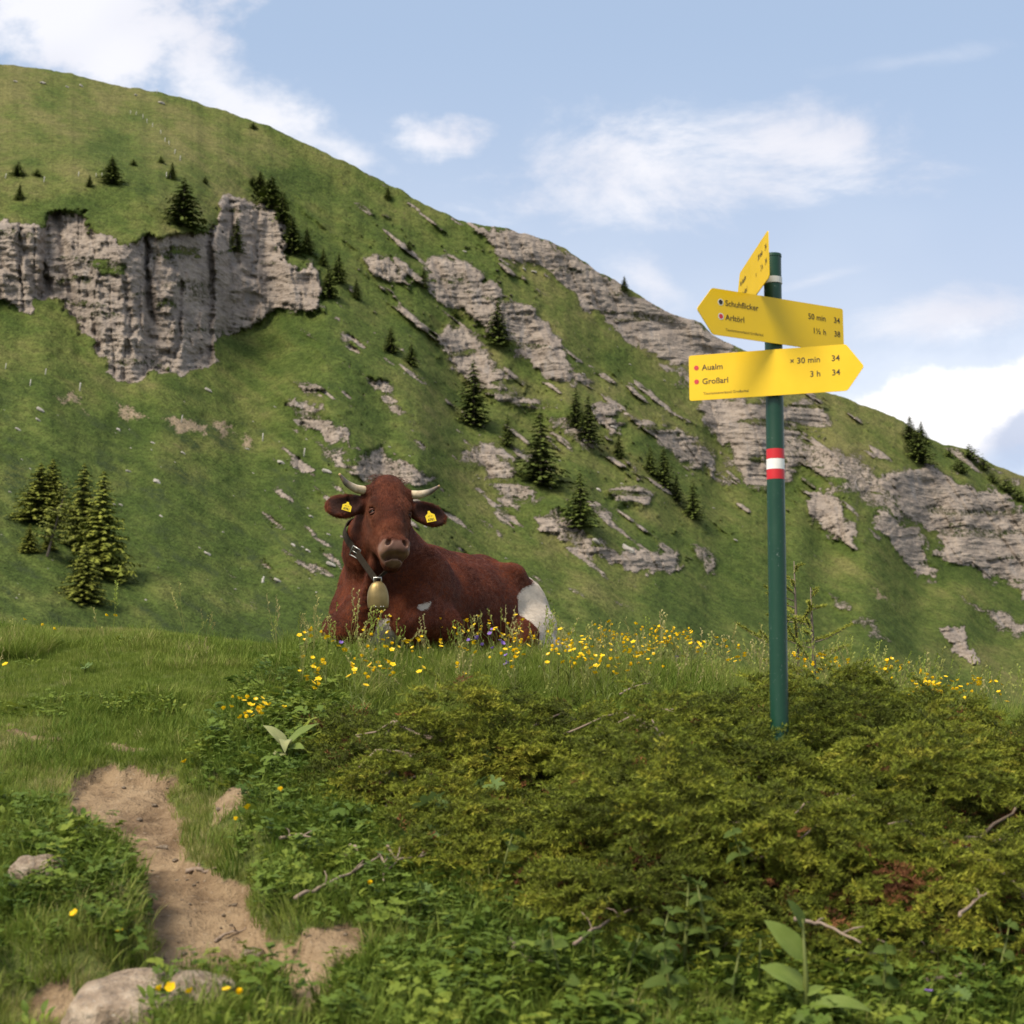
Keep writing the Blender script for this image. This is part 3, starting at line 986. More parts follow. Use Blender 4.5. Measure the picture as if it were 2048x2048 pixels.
STONE_MARKS = [(120, 165, 'on the upper slope under the left skyline'), (290, 200, 'beside the fence line near the left skyline'), (60, 830, 'on the grass at the far left below the big cliff'),
               (250, 770, 'at the foot of the big cliff'), (160, 930, 'just above the grove at lower left'), (300, 1000, 'right of the grove at lower left'), (370, 850, 'by the bare earth scars below the big cliff'),
               (420, 960, 'on the open slope between the grove and the cow'), (520, 880, 'below the two thin fence posts left of the cow'), (430, 1120, 'low on the slope left of the stump'), (570, 1150, 'beside the grey stump'),
               (600, 1030, 'on the slope just left of the horns of the cow'), (60, 1000, 'on the slope left of the grove'), (80, 1170, 'on the low slope below the grove'), (250, 1150, 'on the low slope right of the grove'),
               (800, 640, 'near the small spruce pair on the middle slope'), (760, 860, 'on the slope above the head of the cow'), (1000, 560, 'on the green slope under the ridge rocks'), (950, 900, 'below the tall slender spruce'),
               (1100, 900, 'beside the tallest broad spruce'), (1250, 700, 'on the slope left of the sign boards'), (1200, 1090, 'by the lower outcrop under the ragged spruce'), (1330, 900, 'near the row of spruces left of the signpost'),
               (1000, 1080, 'on the slope behind the back of the cow'), (1480, 1080, 'just left of the green pole'), (1650, 1060, 'on the slope just right of the green pole'), (1700, 850, 'under the skyline right of the sign boards'), (1820, 1100, 'at the foot of the right hand cliffs')]
pale_m, _n = new_mat('pale_scree_stone')
_n.put(_n.p.inputs['Base Color'], _n.mix(_n.noise(None, 2.5, 4), (0.22, 0.20, 0.175, 1), (0.42, 0.39, 0.35, 1)))
_n.p.inputs['Roughness'].default_value = 0.95
STM = [stone_mesh('scree_stone', s, [pale_m], 2, (1.3, 0.8, 0.5), 0.55) for s in (1, 2, 3, 4)]
rs_ = random.Random(5)
named = [(80, 822, 16), (75, 842, 12), (36, 860, 12), (312, 965, 15), (255, 944, 10), (415, 1110, 14), (555, 1162, 16), (614, 1104, 12), (660, 1130, 18),
         (240, 1012, 8), (320, 1032, 8), (620, 1035, 10), (585, 1090, 10), (655, 1070, 8), (365, 905, 9), (560, 925, 14), (650, 945, 18), (493, 900, 8),
         (305, 885, 9), (235, 860, 9), (415, 780, 14), (245, 735, 8), (1065, 545, 10), (1048, 540, 8), (1190, 1085, 16), (1255, 1100, 26), (1225, 855, 12), (1195, 980, 10),
         (1100, 695, 9), (928, 505, 8), (30, 162, 8), (85, 168, 12), (160, 172, 9), (135, 175, 8), (270, 192, 8), (320, 207, 12), (1640, 1050, 8), (1470, 1080, 8)]
for i in range(50):
    named.append((rs_.uniform(0, 640), rs_.uniform(800, 1200), rs_.uniform(2.5, 6)))
for i in range(40):
    named.append((rs_.uniform(640, 1900), rs_.uniform(560, 1150), rs_.uniform(3, 7)))
for i, (u, v, wpx) in enumerate(named):
    if v < ridge_v(u) + 8:
        continue
    p = on_mountain(u, v)
    r = wpx / FPX * p[1] * 0.5
    o = obj('scree_stone', STM[i % 4], None, (p[0], p[1] - 0.2 * r, p[2] + 0.15 * r), (rs_.uniform(-.2, .2), R(28) + rs_.uniform(-.3, .3), rs_.uniform(-.5, .5)), (r, r, r))
    where = nearest(u, v, STONE_MARKS)
    size = 'sizeable' if wpx > 13 else 'small' if wpx > 7 else 'tiny'
    tag(o, size + ' pale loose stone ' + where, 'stone', size + ' loose stones ' + where)
# ------------------------------------------------------------------ foreground knoll
C_U = [-1500, 0, 300, 600, 850, 1090, 1300, 1500, 1700, 1900, 2048, 3000]
C_E = [0.064, 0.066, 0.062, 0.051, 0.044, 0.040, 0.034, 0.026, 0.017, 0.007, -0.004, -0.05]
PATH = [(140, 1545), (200, 1525), (280, 1532), (345, 1530), (362, 1560), (340, 1600), (372, 1640), (375, 1700), (440, 1735), (490, 1770), (505, 1830), (560, 1890), (610, 1955), (560, 2000), (420, 2010),
        (330, 2010), (290, 2030), (240, 2040), (240, 2000), (288, 1940), (290, 1800), (262, 1730), (190, 1690), (120, 1640)]
BARE = [([(-20, 1462), (60, 1466), (130, 1486), (60, 1482)], 8), ([(190, 1478), (250, 1484), (292, 1500), (240, 1500)], 8), ([(600, 1920), (700, 1900), (735, 1950), (690, 2000), (600, 2010)], 22),
        ([(415, 1620), (500, 1610), (510, 1650), (440, 1665)], 10), ([(680, 1775), (730, 1780), (725, 1815), (690, 1805)], 8), ([(50, 2005), (130, 1992), (160, 2048), (60, 2056)], 16),
        ([(560, 1975), (640, 1960), (680, 2060), (560, 2060)], 20), ([(90, 1650), (170, 1640), (200, 1690), (130, 1700)], 8)]
CLUMP = [(310, 2040), (380, 2010), (520, 2000), (590, 2010), (640, 2300), (200, 2300)]
LEFTB = [(-900, 1600), (0, 1625), (130, 1655), (255, 1735), (280, 1800), (280, 1935), (235, 1985), (150, 1995), (0, 2010), (-900, 2300)]
RIGHTB = [(470, 1390), (600, 1330), (760, 1330), (760, 1560), (2200, 1560), (2200, 2300), (700, 2300), (600, 1990), (560, 1890), (510, 1825), (500, 1760), (450, 1690), (400, 1590), (380, 1530), (420, 1450)]
LONG = [(590, 1290), (700, 1262), (1100, 1250), (2300, 1260), (2300, 1470), (1300, 1440), (1000, 1440), (720, 1450), (600, 1420), (545, 1350)]


def g_base(x, y):
    x = np.asarray(x, float)
    y = np.asarray(y, float)
    ux = 1024 + FPX * x / np.maximum(y, 2.5)
    c = np.interp(ux, C_U, C_E)
    yc = np.interp(ux, [0, 850, 1300, 2048], [8.6, 8.3, 8.1, 7.7])
    H = CAMZ + c * yc
    t = y / yc
    # a straight climb that rounds over at the crest, a small flat, then the far side falls away
    k = 0.10
    f = 0.5 * (t + 1 - np.sqrt((t - 1) ** 2 + k * 0.12))
    f = np.where(t < 0, t, f)
    z = H * f
    over = np.maximum(y - (yc + 3.2), 0)
    z = z - 0.42 * (np.sqrt(over ** 2 + 1.0) - 1.0)
    return np.maximum(z, -13.5 - 0.0 * z)


def uv_masks(x, y, z):
    P = np.stack(np.broadcast_arrays(x, y, z), -1)
    u, v = to_pix(P)
    wob = (fbm(np.asarray(x) / 0.13, np.asarray(y) / 0.18, oct=4, seed=201) - 0.5) * 64
    wob2 = (fbm(np.asarray(x) / 0.13, np.asarray(y) / 0.18, oct=4, seed=211) - 0.5) * 56
    near = (np.asarray(y) > 2.4)
    path = sstep(-9, 9, in_poly(u + wob, v + wob2, PATH)) * near
    bare = path.copy()
    for poly, s in BARE:
        bare = np.maximum(bare, sstep(-s, s, in_poly(u + wob, v + wob2, poly)) * near * 0.95)
    lb = sstep(-14, 34, in_poly(u + wob * 0.6, v + wob2 * 0.6, LEFTB)) * near
    lb = np.maximum(lb, sstep(-10, 24, in_poly(u + wob * 0.6, v + wob2 * 0.6, CLUMP)) * near)
    rb = sstep(-20, 40, in_poly(u + wob, v + wob2, RIGHTB)) * near
    lg = sstep(-16, 16, in_poly(u + wob, v + wob2 * 0.6, LONG)) * near
    return u, v, path, bare, lb, rb, lg


# low juniper carpet: its footprint on the ground (metres)
JUN = [(-0.98, 6.15), (-0.84, 5.60), (-0.60, 5.08), (-0.40, 4.72), (-0.20, 4.38), (-0.03, 4.08), (0.2, 3.98), (0.5, 3.93), (0.9, 3.90), (1.4, 3.96), (2.0, 3.92), (3.2, 3.88), (3.4, 7.0),
       (2.4, 6.95), (1.75, 7.15), (1.2, 7.3), (0.7, 7.1), (0.3, 6.75), (-0.1, 6.50), (-0.55, 6.40)]


def jun_in(x, y):
    return in_poly(np.asarray(x) * 100, np.asarray(y) * 100, [(a * 100, b * 100) for a, b in JUN]) / 100


def jun_h(x, y):
    """height of the juniper canopy over the ground"""
    x = np.asarray(x, float)
    y = np.asarray(y, float)
    d = jun_in(x, y) + (fbm(x / 0.25, y / 0.25, oct=3, seed=301) - 0.5) * 0.22
    lump = fbm(x / 0.55, y / 0.42, oct=2, seed=311)
    clump = fbm(x / 0.17, y / 0.12, oct=3, seed=321)
    edge = sstep(0.0, 0.24, d)
    far = sstep(6.2, 7.0, y)
    h = edge * (0.09 + 0.32 * sstep(0.25, 0.75, lump) * (1 - 0.45 * far) + 0.15 * (clump - 0.35))
    h = h * (1 - 0.50 * sstep(5.3, 5.9, y) * sstep(0.95, 0.45, x)) * (1 - 0.25 * sstep(6.3, 6.9, y))
    h = h * (1 - 0.45 * np.exp(-((x - 0.88) ** 2 + (y - 4.85) ** 2) / 0.26 ** 2))
    # boughs lie in tiers, one hanging over the next
    q = h / 0.11 + 2.2 * (fbm(x / 0.30, y / 0.22, oct=2, seed=331) - 0.5)
    fr = q - np.floor(q)
    h = h + 0.125 * (sstep(0.64, 0.94, fr) - fr) * 1.0
    return np.maximum(h, 0) * (d > 0)


def g_detail(x, y):
    zb = g_base(x, y)
    u, v, path, bare, lb, rb, lg = uv_masks(x, y, zb)
    near = sstep(14, 10, y) * sstep(-6, 1, y)
    bank = np.maximum(lb * 0.085, rb * 0.075)
    z = zb + near * (bank - 0.055 * path * sstep(0, 1, bare)
                     + 0.055 * (fbm(np.asarray(x) / 0.7, np.asarray(y) / 0.7, oct=3, seed=221) - 0.5)
                     + (0.020 + 0.026 * bare) * (fbm(np.asarray(x) / 0.12, np.asarray(y) / 0.12, oct=3, seed=231) - 0.5))
    # the level spot the cow lies on
    px, py = np.asarray(x) + 0.72, np.asarray(y) - 8.70
    t = np.clip((px * 0.72 + py * 1.25) / (0.72 ** 2 + 1.25 ** 2), 0, 1)
    dc = np.hypot(px - t * 0.72, py - t * 1.25)
    wc = sstep(0.72, 0.36, dc)
    z = z * (1 - wc) + 1.865 * wc
    return z, u, v, path, bare, lb, rb, lg


def ground_z(x, y):
    return g_detail(x, y)[0]


def gz1(x, y):
    return float(ground_z(np.array([float(x)]), np.array([float(y)]))[0])


def axis(lo, a, b, hi, step, grow=1.35):
    mid = list(np.arange(a, b + 1e-6, step))
    r, s, q = [], step, b
    while q < hi:
        s *= grow
        q += s
        r.append(q)
    l, s, q = [], step, a
    while q > lo:
        s *= grow
        q -= s
        l.append(q)
    return np.array(l[::-1] + mid + r)


def soil_mat():
    m, n = new_mat('meadow_soil')
    pos = n.node('ShaderNodeNewGeometry').outputs['Position']
    bare, litter = n.attr('bare'), n.attr('litter')
    f1 = n.noise(pos, 9, 5, 0.65)
    f2 = n.noise(pos, 55, 4, 0.7)
    f3 = n.noise(pos, 2.2, 3, 0.6)
    dirt = n.ramp(n.math('ADD', n.math('MULTIPLY', f1, 0.55), n.math('MULTIPLY', f3, 0.45)),
                  [(0.34, (0.085, 0.055, 0.032)), (0.44, (0.180, 0.122, 0.073)), (0.54, (0.275, 0.195, 0.118)), (0.68, (0.36, 0.265, 0.168))])
    dirt = n.mix(n.smooth(f2, 0.58, 0.72, 0, 0.55), dirt, (0.40, 0.32, 0.24, 1))
    dirt = n.mix(n.smooth(f2, 0.42, 0.30, 0, 0.5), dirt, (0.07, 0.045, 0.03, 1))
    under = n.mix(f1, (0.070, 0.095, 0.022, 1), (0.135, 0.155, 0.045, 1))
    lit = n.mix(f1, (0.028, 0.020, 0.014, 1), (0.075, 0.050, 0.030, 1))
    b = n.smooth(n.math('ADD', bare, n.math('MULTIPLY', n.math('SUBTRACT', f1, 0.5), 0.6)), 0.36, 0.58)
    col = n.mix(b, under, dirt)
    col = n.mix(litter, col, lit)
    n.put(n.p.inputs['Base Color'], col)
    n.p.inputs['Roughness'].default_value = 0.95
    n.p.inputs['Specular IOR Level'].default_value = 0.1
    hgt = n.math('ADD', n.math('MULTIPLY', f1, 1.0), n.math('MULTIPLY', f2, 0.35))
    n.put(n.p.inputs['Normal'], n.bump(hgt, 1.0, 0.05))
    return m


GX = axis(-260, -3.1, 3.3, 260, 0.022)
GY = axis(-120, 3.0, 9.6, 300, 0.026)
_X, _Y = np.meshgrid(GX, GY)
_Z, _U, _V, _path, _bare, _lb, _rb, _lg = g_detail(_X, _Y)
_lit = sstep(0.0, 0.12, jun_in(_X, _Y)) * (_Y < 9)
_i = np.arange(_X.size).reshape(_X.shape)
_F = np.stack([_i[:-1, :-1], _i[:-1, 1:], _i[1:, 1:], _i[1:, :-1]], -1).reshape(-1, 4)
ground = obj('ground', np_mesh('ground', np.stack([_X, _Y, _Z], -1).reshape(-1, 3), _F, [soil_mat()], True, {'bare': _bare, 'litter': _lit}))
tag(ground, 'grassy alpine knoll with a worn dirt footpath', 'ground', kind='structure')


def ground_hit(u, v):
    """where the line of sight through u, v first meets the knoll"""
    rx, ry, rz = (float(a) for a in ray(u, v))
    ys = np.arange(2.6, 13, 0.02)
    k = ys / ry
    xs, zs = rx * k, rz * k + CAMZ
    g = ground_z(xs, ys)
    i = np.argmax(g > zs)
    if not np.any(g > zs):
        i = int(np.argmin(zs - g))
    return np.array([xs[i], ys[i], g[i]])


# ------------------------------------------------------------------ scattering (geometry nodes; one object = one mass of growth)


def make_protos(name, meshes):
    c = bpy.data.collections.new(name)
    for i, me in enumerate(meshes):
        o = bpy.data.objects.new('%s_%02d' % (name, i), me)
        c.objects.link(o)
    return c


def scatter_tree(coll):
    ng = bpy.data.node_groups.new('scatter_' + coll.name, 'GeometryNodeTree')
    ng.interface.new_socket('Geometry', in_out='INPUT', socket_type='NodeSocketGeometry')
    ng.interface.new_socket('Geometry', in_out='OUTPUT', socket_type='NodeSocketGeometry')
    N = ng.nodes
    gi, go = N.new('NodeGroupInput'), N.new('NodeGroupOutput')
    m2p = N.new('GeometryNodeMeshToPoints')
    ci = N.new('GeometryNodeCollectionInfo')
    ci.inputs['Collection'].default_value = coll
    ci.inputs['Separate Children'].default_value = True
    ci.inputs['Reset Children'].default_value = True
    iop = N.new('GeometryNodeInstanceOnPoints')
    iop.inputs['Pick Instance'].default_value = True

    def att(nm, dt):
        a = N.new('GeometryNodeInputNamedAttribute')
        a.data_type = dt
        a.inputs[0].default_value = nm
        return a.outputs[0]
    e2r = N.new('FunctionNodeEulerToRotation')
    L = ng.links.new
    L(gi.outputs[0], m2p.inputs[0])
    L(m2p.outputs[0], iop.inputs['Points'])
    L(ci.outputs[0], iop.inputs['Instance'])
    L(att('pick', 'INT'), iop.inputs['Instance Index'])
    L(att('rot', 'FLOAT_VECTOR'), e2r.inputs[0])
    L(e2r.outputs[0], iop.inputs['Rotation'])
    L(att('scl', 'FLOAT'), iop.inputs['Scale'])
    L(iop.outputs[0], go.inputs[0])
    return ng


_TREES_GN = {}


def scatter(name, P, rot, scl, tint, coll, parent=None):
    me = bpy.data.meshes.new(name)
    n = len(P)
    me.vertices.add(n)
    me.vertices.foreach_set('co', np.asarray(P, np.float32).ravel())

    def a(nm, dt, val, key='value'):
        at = me.attributes.new(nm, dt, 'POINT')
        at.data.foreach_set(key, np.ascontiguousarray(val).ravel())
    a('rot', 'FLOAT_VECTOR', np.asarray(rot, np.float32), 'vector')
    a('scl', 'FLOAT', np.asarray(scl, np.float32))
    a('tint', 'FLOAT', np.asarray(tint, np.float32))
    a('pick', 'INT', RNG.integers(0, len(coll.objects), n).astype(np.int32))
    me.update()
    o = obj(name, me, parent)
    if coll.name not in _TREES_GN:
        _TREES_GN[coll.name] = scatter_tree(coll)
    md = o.modifiers.new('scatter', 'NODES')
    md.node_group = _TREES_GN[coll.name]
    return o


def leaf_mat(name, stops, rough=0.55, trans=0.3, along=None, spec=0.12):
    """leaf whose hue varies from plant to plant (instance attribute 'tint')"""
    m, n = new_mat(name)
    t = n.attr('tint', 'INSTANCER')
    col = n.ramp(t, stops)
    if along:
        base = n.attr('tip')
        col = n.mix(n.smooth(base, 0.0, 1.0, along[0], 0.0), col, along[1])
    n.put(n.p.inputs['Base Color'], col)
    n.p.inputs['Roughness'].default_value = rough
    n.p.inputs['Specular IOR Level'].default_value = spec
    tr = n.node('ShaderNodeBsdfTranslucent')
    n.put(tr.inputs[0], col)
    mx = n.node('ShaderNodeMixShader')
    mx.inputs[0].default_value = trans
    n.l.new(n.p.outputs[0], mx.inputs[1])
    n.l.new(tr.outputs[0], mx.inputs[2])
    n.l.new(mx.outputs[0], n.out.inputs[0])
    return m


GRASS = leaf_mat('grass_blade', [(0.0, (0.075, 0.130, 0.016)), (0.35, (0.135, 0.190, 0.027)), (0.65, (0.22, 0.270, 0.050)), (0.85, (0.30, 0.285, 0.095)), (1.0, (0.42, 0.36, 0.17))], 0.6, 0.3)
HERB = leaf_mat('herb_leaf', [(0.0, (0.062, 0.105, 0.018)), (0.5, (0.120, 0.175, 0.026)), (1.0, (0.22, 0.255, 0.036))], 0.55, 0.3)
JUNI = leaf_mat('juniper_needle', [(0.0, (0.085, 0.110, 0.014)), (0.35, (0.165, 0.205, 0.024)), (0.7, (0.290, 0.315, 0.034)), (1.0, (0.42, 0.39, 0.048))], 0.55, 0.2, along=(0.85, (0.030, 0.026, 0.010, 1)))  # near-black base colour paints the shade inside each spray
JUND = leaf_mat('juniper_dead', [(0.0, (0.075, 0.030, 0.016)), (0.5, (0.16, 0.066, 0.030)), (1.0, (0.26, 0.115, 0.045))], 0.8, 0.1)


def blades(seed, n, h0, h1, spread, width, seg, arch, mat=None):
    rs = random.Random(seed)
    V, T, Q, tip = [], [], [], []
    for i in range(n):
        a = rs.uniform(0, 6.283)
        r = spread * math.sqrt(rs.random())
        bx, by = r * math.cos(a), r * math.sin(a)
        L = rs.uniform(h0, h1)
        d = a + rs.uniform(-1.2, 1.2)
        lean = rs.uniform(0.05, 0.45)
        cu = arch * rs.uniform(0.4, 1.5)
        wx, wy = -math.sin(d), math.cos(d)
        ph = rs.uniform(-.7, .7)
        wx, wy = wx * math.cos(ph) - wy * math.sin(ph), wx * math.sin(ph) + wy * math.cos(ph)
        x, y, z, ang = bx, by, -0.01, lean
        k0 = len(V)
        for s in range(seg + 1):
            f = s / seg
            w_ = width * (1 - f ** 1.6) * 0.5
            if s < seg:
                V.append((x - wx * w_, y - wy * w_, z))
                V.append((x + wx * w_, y + wy * w_, z))
                tip += [f, f]
            else:
                V.append((x, y, z))
                tip.append(1.0)
            st = L / seg
            x += math.sin(ang) * math.cos(d) * st
            y += math.sin(ang) * math.sin(d) * st
            z += math.cos(ang) * st
            ang += cu / seg
        for s in range(seg - 1):
            b = k0 + 2 * s
            Q.append((b, b + 1, b + 3, b + 2))
        b = k0 + 2 * (seg - 1)
        T.append((b, b + 1, b + 2))
    fs = [np.array(T)] + ([np.array(Q)] if Q else [])
    return np_mesh('grass_tuft', V, fs, [mat or GRASS], True, {'tip': tip})


def leaf_shape(L, W, seg=5, bend=0.5, fold=0.25, lobes=0.0, a0=0.3, tipw=1.0):
    """a leaf blade along +X rising then drooping, folded on its midrib"""
    V, Q = [], []
    x = z = 0.0
    ang = a0
    for s in range(seg + 1):
        f = s / seg
        wd = W * (math.sin(math.pi * min(1, f ** 0.75 * 0.97 + 0.02)) ** 0.9) * 0.5 * tipw + 0.0006
        wd *= 1 + lobes * math.sin(f * 22)
        V += [(x, -wd, z + fold * wd), (x, 0, z), (x, wd, z + fold * wd)]
        x += math.cos(ang) * L / seg
        z += math.sin(ang) * L / seg
        ang -= bend / seg
    for s in range(seg):
        b = 3 * s
        Q += [(b, b + 3, b + 4, b + 1), (b + 1, b + 4, b + 5, b + 2)]
    return np.array(V), np.array(Q)


def rotz(V, a):
    c, s = math.cos(a), math.sin(a)
    return V @ np.array([[c, s, 0], [-s, c, 0], [0, 0, 1]])


def roty(V, a):
    c, s = math.cos(a), math.sin(a)
    return V @ np.array([[c, 0, -s], [0, 1, 0], [s, 0, c]])


def palmate(r, lobes=5, seed=0, dish=0.3):
    """a round lobed leaf, flat in XY"""
    rs = random.Random(seed)
    V, T = [(0, 0, 0)], []
    n = lobes * 4
    for i in range(n + 1):
        a = -2.5 + 5.0 * i / n
        ph = (i % 4) / 4
        rr = r * (0.50 + 0.50 * abs(math.sin(math.pi * ph)) ** 0.7) * rs.uniform(0.9, 1.08)
        V.append((rr * math.cos(a), rr * math.sin(a), dish * rr * (0.5 + 0.3 * math.sin(3 * a))))
    for i in range(n):
        T.append((0, i + 1, i + 2))
    return np.array(V), np.array(T)


def herb_clump(seed, n, hmax, lsize, kind):
    rs = random.Random(seed)
    mb = MB()
    for i in range(n):
        a = rs.uniform(0, 6.283)
        r = rs.uniform(0.005, 0.045)
        h = rs.uniform(0.25, 1) * hmax
        s = lsize * rs.uniform(0.6, 1.25)
        p = np.array([r * math.cos(a), r * math.sin(a), h])
        if kind == 'palm':
            V, T = palmate(s, 5, seed * 31 + i)
            V = roty(V, rs.uniform(-.5, .5))
            mb.add(rotz(V, a) + p, T, None)
            mb.tube([(0, 0, 0), tuple(p)], [0.0008, 0.0006], 3, cap=False)
        elif kind == 'tre':
            for k in range(3):
                V, Q = leaf_shape(s, s * 0.85, 3, 0.5, 0.2, 0, 0.1)
                mb.add(rotz(V, a + k * 2.09) + p, None, Q)
        else:
            V, Q = leaf_shape(s * 2.0, s * 0.8, 4, 0.9, 0.3, 0.0, rs.uniform(0.2, 1.1))
            mb.add(rotz(V, a) + p * np.array([1, 1, 0.6]), None, Q)
    me = mb.mesh('herb_clump', [HERB])
    return me


LAWN_C = make_protos('lawn_tuft', [blades(s, 15, 0.020, 0.050, 0.024, 0.0022, 2, 0.7) for s in range(5)])
MID_C = make_protos('meadow_tuft', [blades(20 + s, 15, 0.04, 0.11, 0.030, 0.0032, 3, 1.0) for s in range(5)])
LONG_C = make_protos('long_tuft', [blades(40 + s, 16, 0.08, 0.19, 0.032, 0.0036, 4, 1.2) for s in range(6)])
HERB_C = make_protos('herb', [herb_clump(60 + s, 9, 0.045, 0.0115, k) for s, k in enumerate(('palm', 'tre', 'lance', 'palm', 'tre', 'lance'))])
HERBL_C = make_protos('tall_herb', [herb_clump(80 + s, 12, 0.085, 0.0165, k) for s, k in enumerate(('palm', 'tre', 'lance', 'palm'))])


def seedstalk(seed):
    rs = random.Random(seed)
    mb = MB()
    for i in range(3):
        a = rs.uniform(0, 6.28)
        L = rs.uniform(0.22, 0.36)
        lean = rs.uniform(0.02, 0.22)
        pts = [(0, 0, 0), (math.cos(a) * lean * 0.3 * L, math.sin(a) * lean * 0.3 * L, L * 0.55), (math.cos(a) * lean * L, math.sin(a) * lean * L, L)]
        mb.tube(pts, [0.0009, 0.0008, 0.0005], 3, cap=False)
        for k in range(9):
            f = 0.72 + 0.28 * k / 9
            q = np.array(pts[2]) * f
            b = rs.uniform(0, 6.28)
            V = np.array([(0, 0, 0), (0.012 * math.cos(b), 0.012 * math.sin(b), 0.012), (0.006 * math.cos(b + 1), 0.006 * math.sin(b + 1), 0.016)]) + q
            mb.add(V, [(0, 1, 2)])
    return mb.mesh('seed_stalk', [GRASS])


STALK_C = make_protos('seed_stalk', [seedstalk(s) for s in range(4)])


def spots(n, x0, x1, y0, y1):
    x = RNG.uniform(x0, x1, n)
    y = RNG.uniform(y0, y1, n)
    z, u, v, path, bare, lb, rb, lg = g_detail(x, y)
    j = jun_in(x, y)
    vis = (u > -130) & (u < 2180) & (v < 2180)
    return x, y, z, u, v, path, bare, lb, rb, lg, j, vis


def rand_rot(n, tilt):
    return np.stack([RNG.normal(0, tilt, n), RNG.normal(0, tilt, n), RNG.uniform(0, 6.283, n)], -1)


def put(name, sel, x, y, z, scl, tint, coll, label, cat, tilt=0.12):
    P = np.stack([x, y, z], -1)[sel]
    o = scatter(name, P, rand_rot(len(P), tilt), np.broadcast_to(scl, x.shape)[sel], np.clip(np.broadcast_to(tint, x.shape)[sel], 0, 1), coll)
    tag(o, label, cat, kind='stuff')
    return o


COWR = [(-0.95, 8.55), (-0.2, 8.35), (0.45, 9.3), (0.4, 10.2), (-0.3, 10.1), (-1.05, 9.0)]


def off_cow(x, y):
    return in_poly(np.asarray(x) * 100, np.asarray(y) * 100, [(a * 100, b * 100) for a, b in COWR]) < 0


# short turf
x, y, z, u, v, path, bare, lb, rb, lg, j, vis = spots(150000, -3.4, 3.2, 3.2, 9.6)
nz = fbm(x / 0.5, y / 0.6, oct=4, seed=401)
keep = vis & (bare < 0.45 + 0.2 * RNG.random(len(x))) & (j < 0.05) & (lg < 0.5) & (RNG.random(len(x)) < np.where(lb + rb > 0.5, 0.35, 0.92)) & off_cow(x, y)
put('short_turf', keep, x, y, z, RNG.uniform(0.7, 1.25, len(x)) * (0.85 + 0.5 * (nz - 0.4)), 0.62 + 0.9 * (nz - 0.5) + RNG.normal(0, 0.13, len(x)), LAWN_C,
    'short grazed turf covering the knoll left of the junipers', 'grass')
# tufted meadow grass on the banks and here and there in the turf
x, y, z, u, v, path, bare, lb, rb, lg, j, vis = spots(85000, -3.4, 3.2, 3.2, 9.4)
nz = fbm(x / 0.35, y / 0.4, oct=3, seed=411)
clp = fbm(x / 0.8, y / 0.6, oct=3, seed=415)
keep = vis & (bare < 0.35) & (j < 0.08) & off_cow(x, y) & (RNG.random(len(x)) < np.maximum(np.maximum(lb, rb) * (0.45 + 0.55 * (nz > 0.45)), np.where(clp > 0.62, 0.4, 0.02)))
put('meadow_grass', keep, x, y, z, RNG.uniform(0.6, 1.2, len(x)), 0.42 + 0.8 * (nz - 0.5) + RNG.normal(0, 0.16, len(x)), MID_C,
    'tufts of meadow grass on the banks beside the path', 'grass', 0.2)
# long grass before and around the cow, and along the crest
x, y, z, u, v, path, bare, lb, rb, lg, j, vis = spots(42000, -3.2, 3.4, 6.2, 9.3)
nz = fbm(x / 0.3, y / 0.3, oct=3, seed=421)
keep = vis & ((lg > 0.4) | ((x < -2.45) & (y > 7.2) & (y < 8.1) & (nz > 0.42))) & (j < 0.15) & off_cow(x, y) & (RNG.random(len(x)) < 0.35 + 0.65 * (nz > 0.4))
put('long_grass', keep, x, y, z, RNG.uniform(0.55, 1.1, len(x)) * np.where(u > 1450, 0.8, 1.0), 0.47 + 0.7 * (nz - 0.5) + RNG.normal(0, 0.16, len(x)), LONG_C,
    'long lush grass in front of the resting cow and along the crest', 'grass', 0.2)
x, y, z, u, v, path, bare, lb, rb, lg, j, vis = spots(5200, -3.2, 3.4, 6.8, 8.9)
keep = vis & (j < 0.1) & off_cow(x, y) & (RNG.random(len(x)) < np.where(lg > 0.4, 0.13, 0.006))
put('seeding_grass', keep, x, y, z, RNG.uniform(0.6, 1.15, len(x)), 0.75 + RNG.normal(0, 0.12, len(x)), STALK_C,
    'thin pale seeding grass stalks standing above the long grass', 'grass', 0.3)
# leafy ground cover
x, y, z, u, v, path, bare, lb, rb, lg, j, vis = spots(60000, -3.4, 3.2, 3.2, 8.8)
nz = fbm(x / 0.25, y / 0.25, oct=3, seed=431)
nz2 = fbm(x / 0.6, y / 0.5, oct=3, seed=433)
keep = vis & (bare < 0.4) & (j < 0.10) & off_cow(x, y) & (RNG.random(len(x)) < np.maximum(np.maximum(lb, rb) * np.where(nz > 0.48, 0.65, 0.12), 0.30 * (nz2 > 0.62)) * np.where(lg > 0.4, 0.5, 1))
put('ground_herbs', keep, x, y, z, RNG.uniform(0.7, 1.5, len(x)), 0.5 + 0.9 * (nz2 - 0.5) + RNG.normal(0, 0.2, len(x)), HERB_C,
    'small leafy herbs carpeting the banks', 'ground cover', 0.25)
x, y, z, u, v, path, bare, lb, rb, lg, j, vis = spots(26000, -3.4, 3.3, 3.2, 8.4)
nz = fbm(x / 0.4, y / 0.4, oct=3, seed=441)
dens = np.where((v > 1800) & (u > 900), 0.85, np.where(rb > 0.5, 0.30, np.where(lb > 0.4, 0.45, 0.0)))
dens = np.where((rb > 0.3) & (v < 1600), 0.55, dens)
keep = vis & (bare < 0.35) & (j < 0.16) & off_cow(x, y) & (RNG.random(len(x)) < dens * (0.12 + 0.6 * (nz > 0.50)))
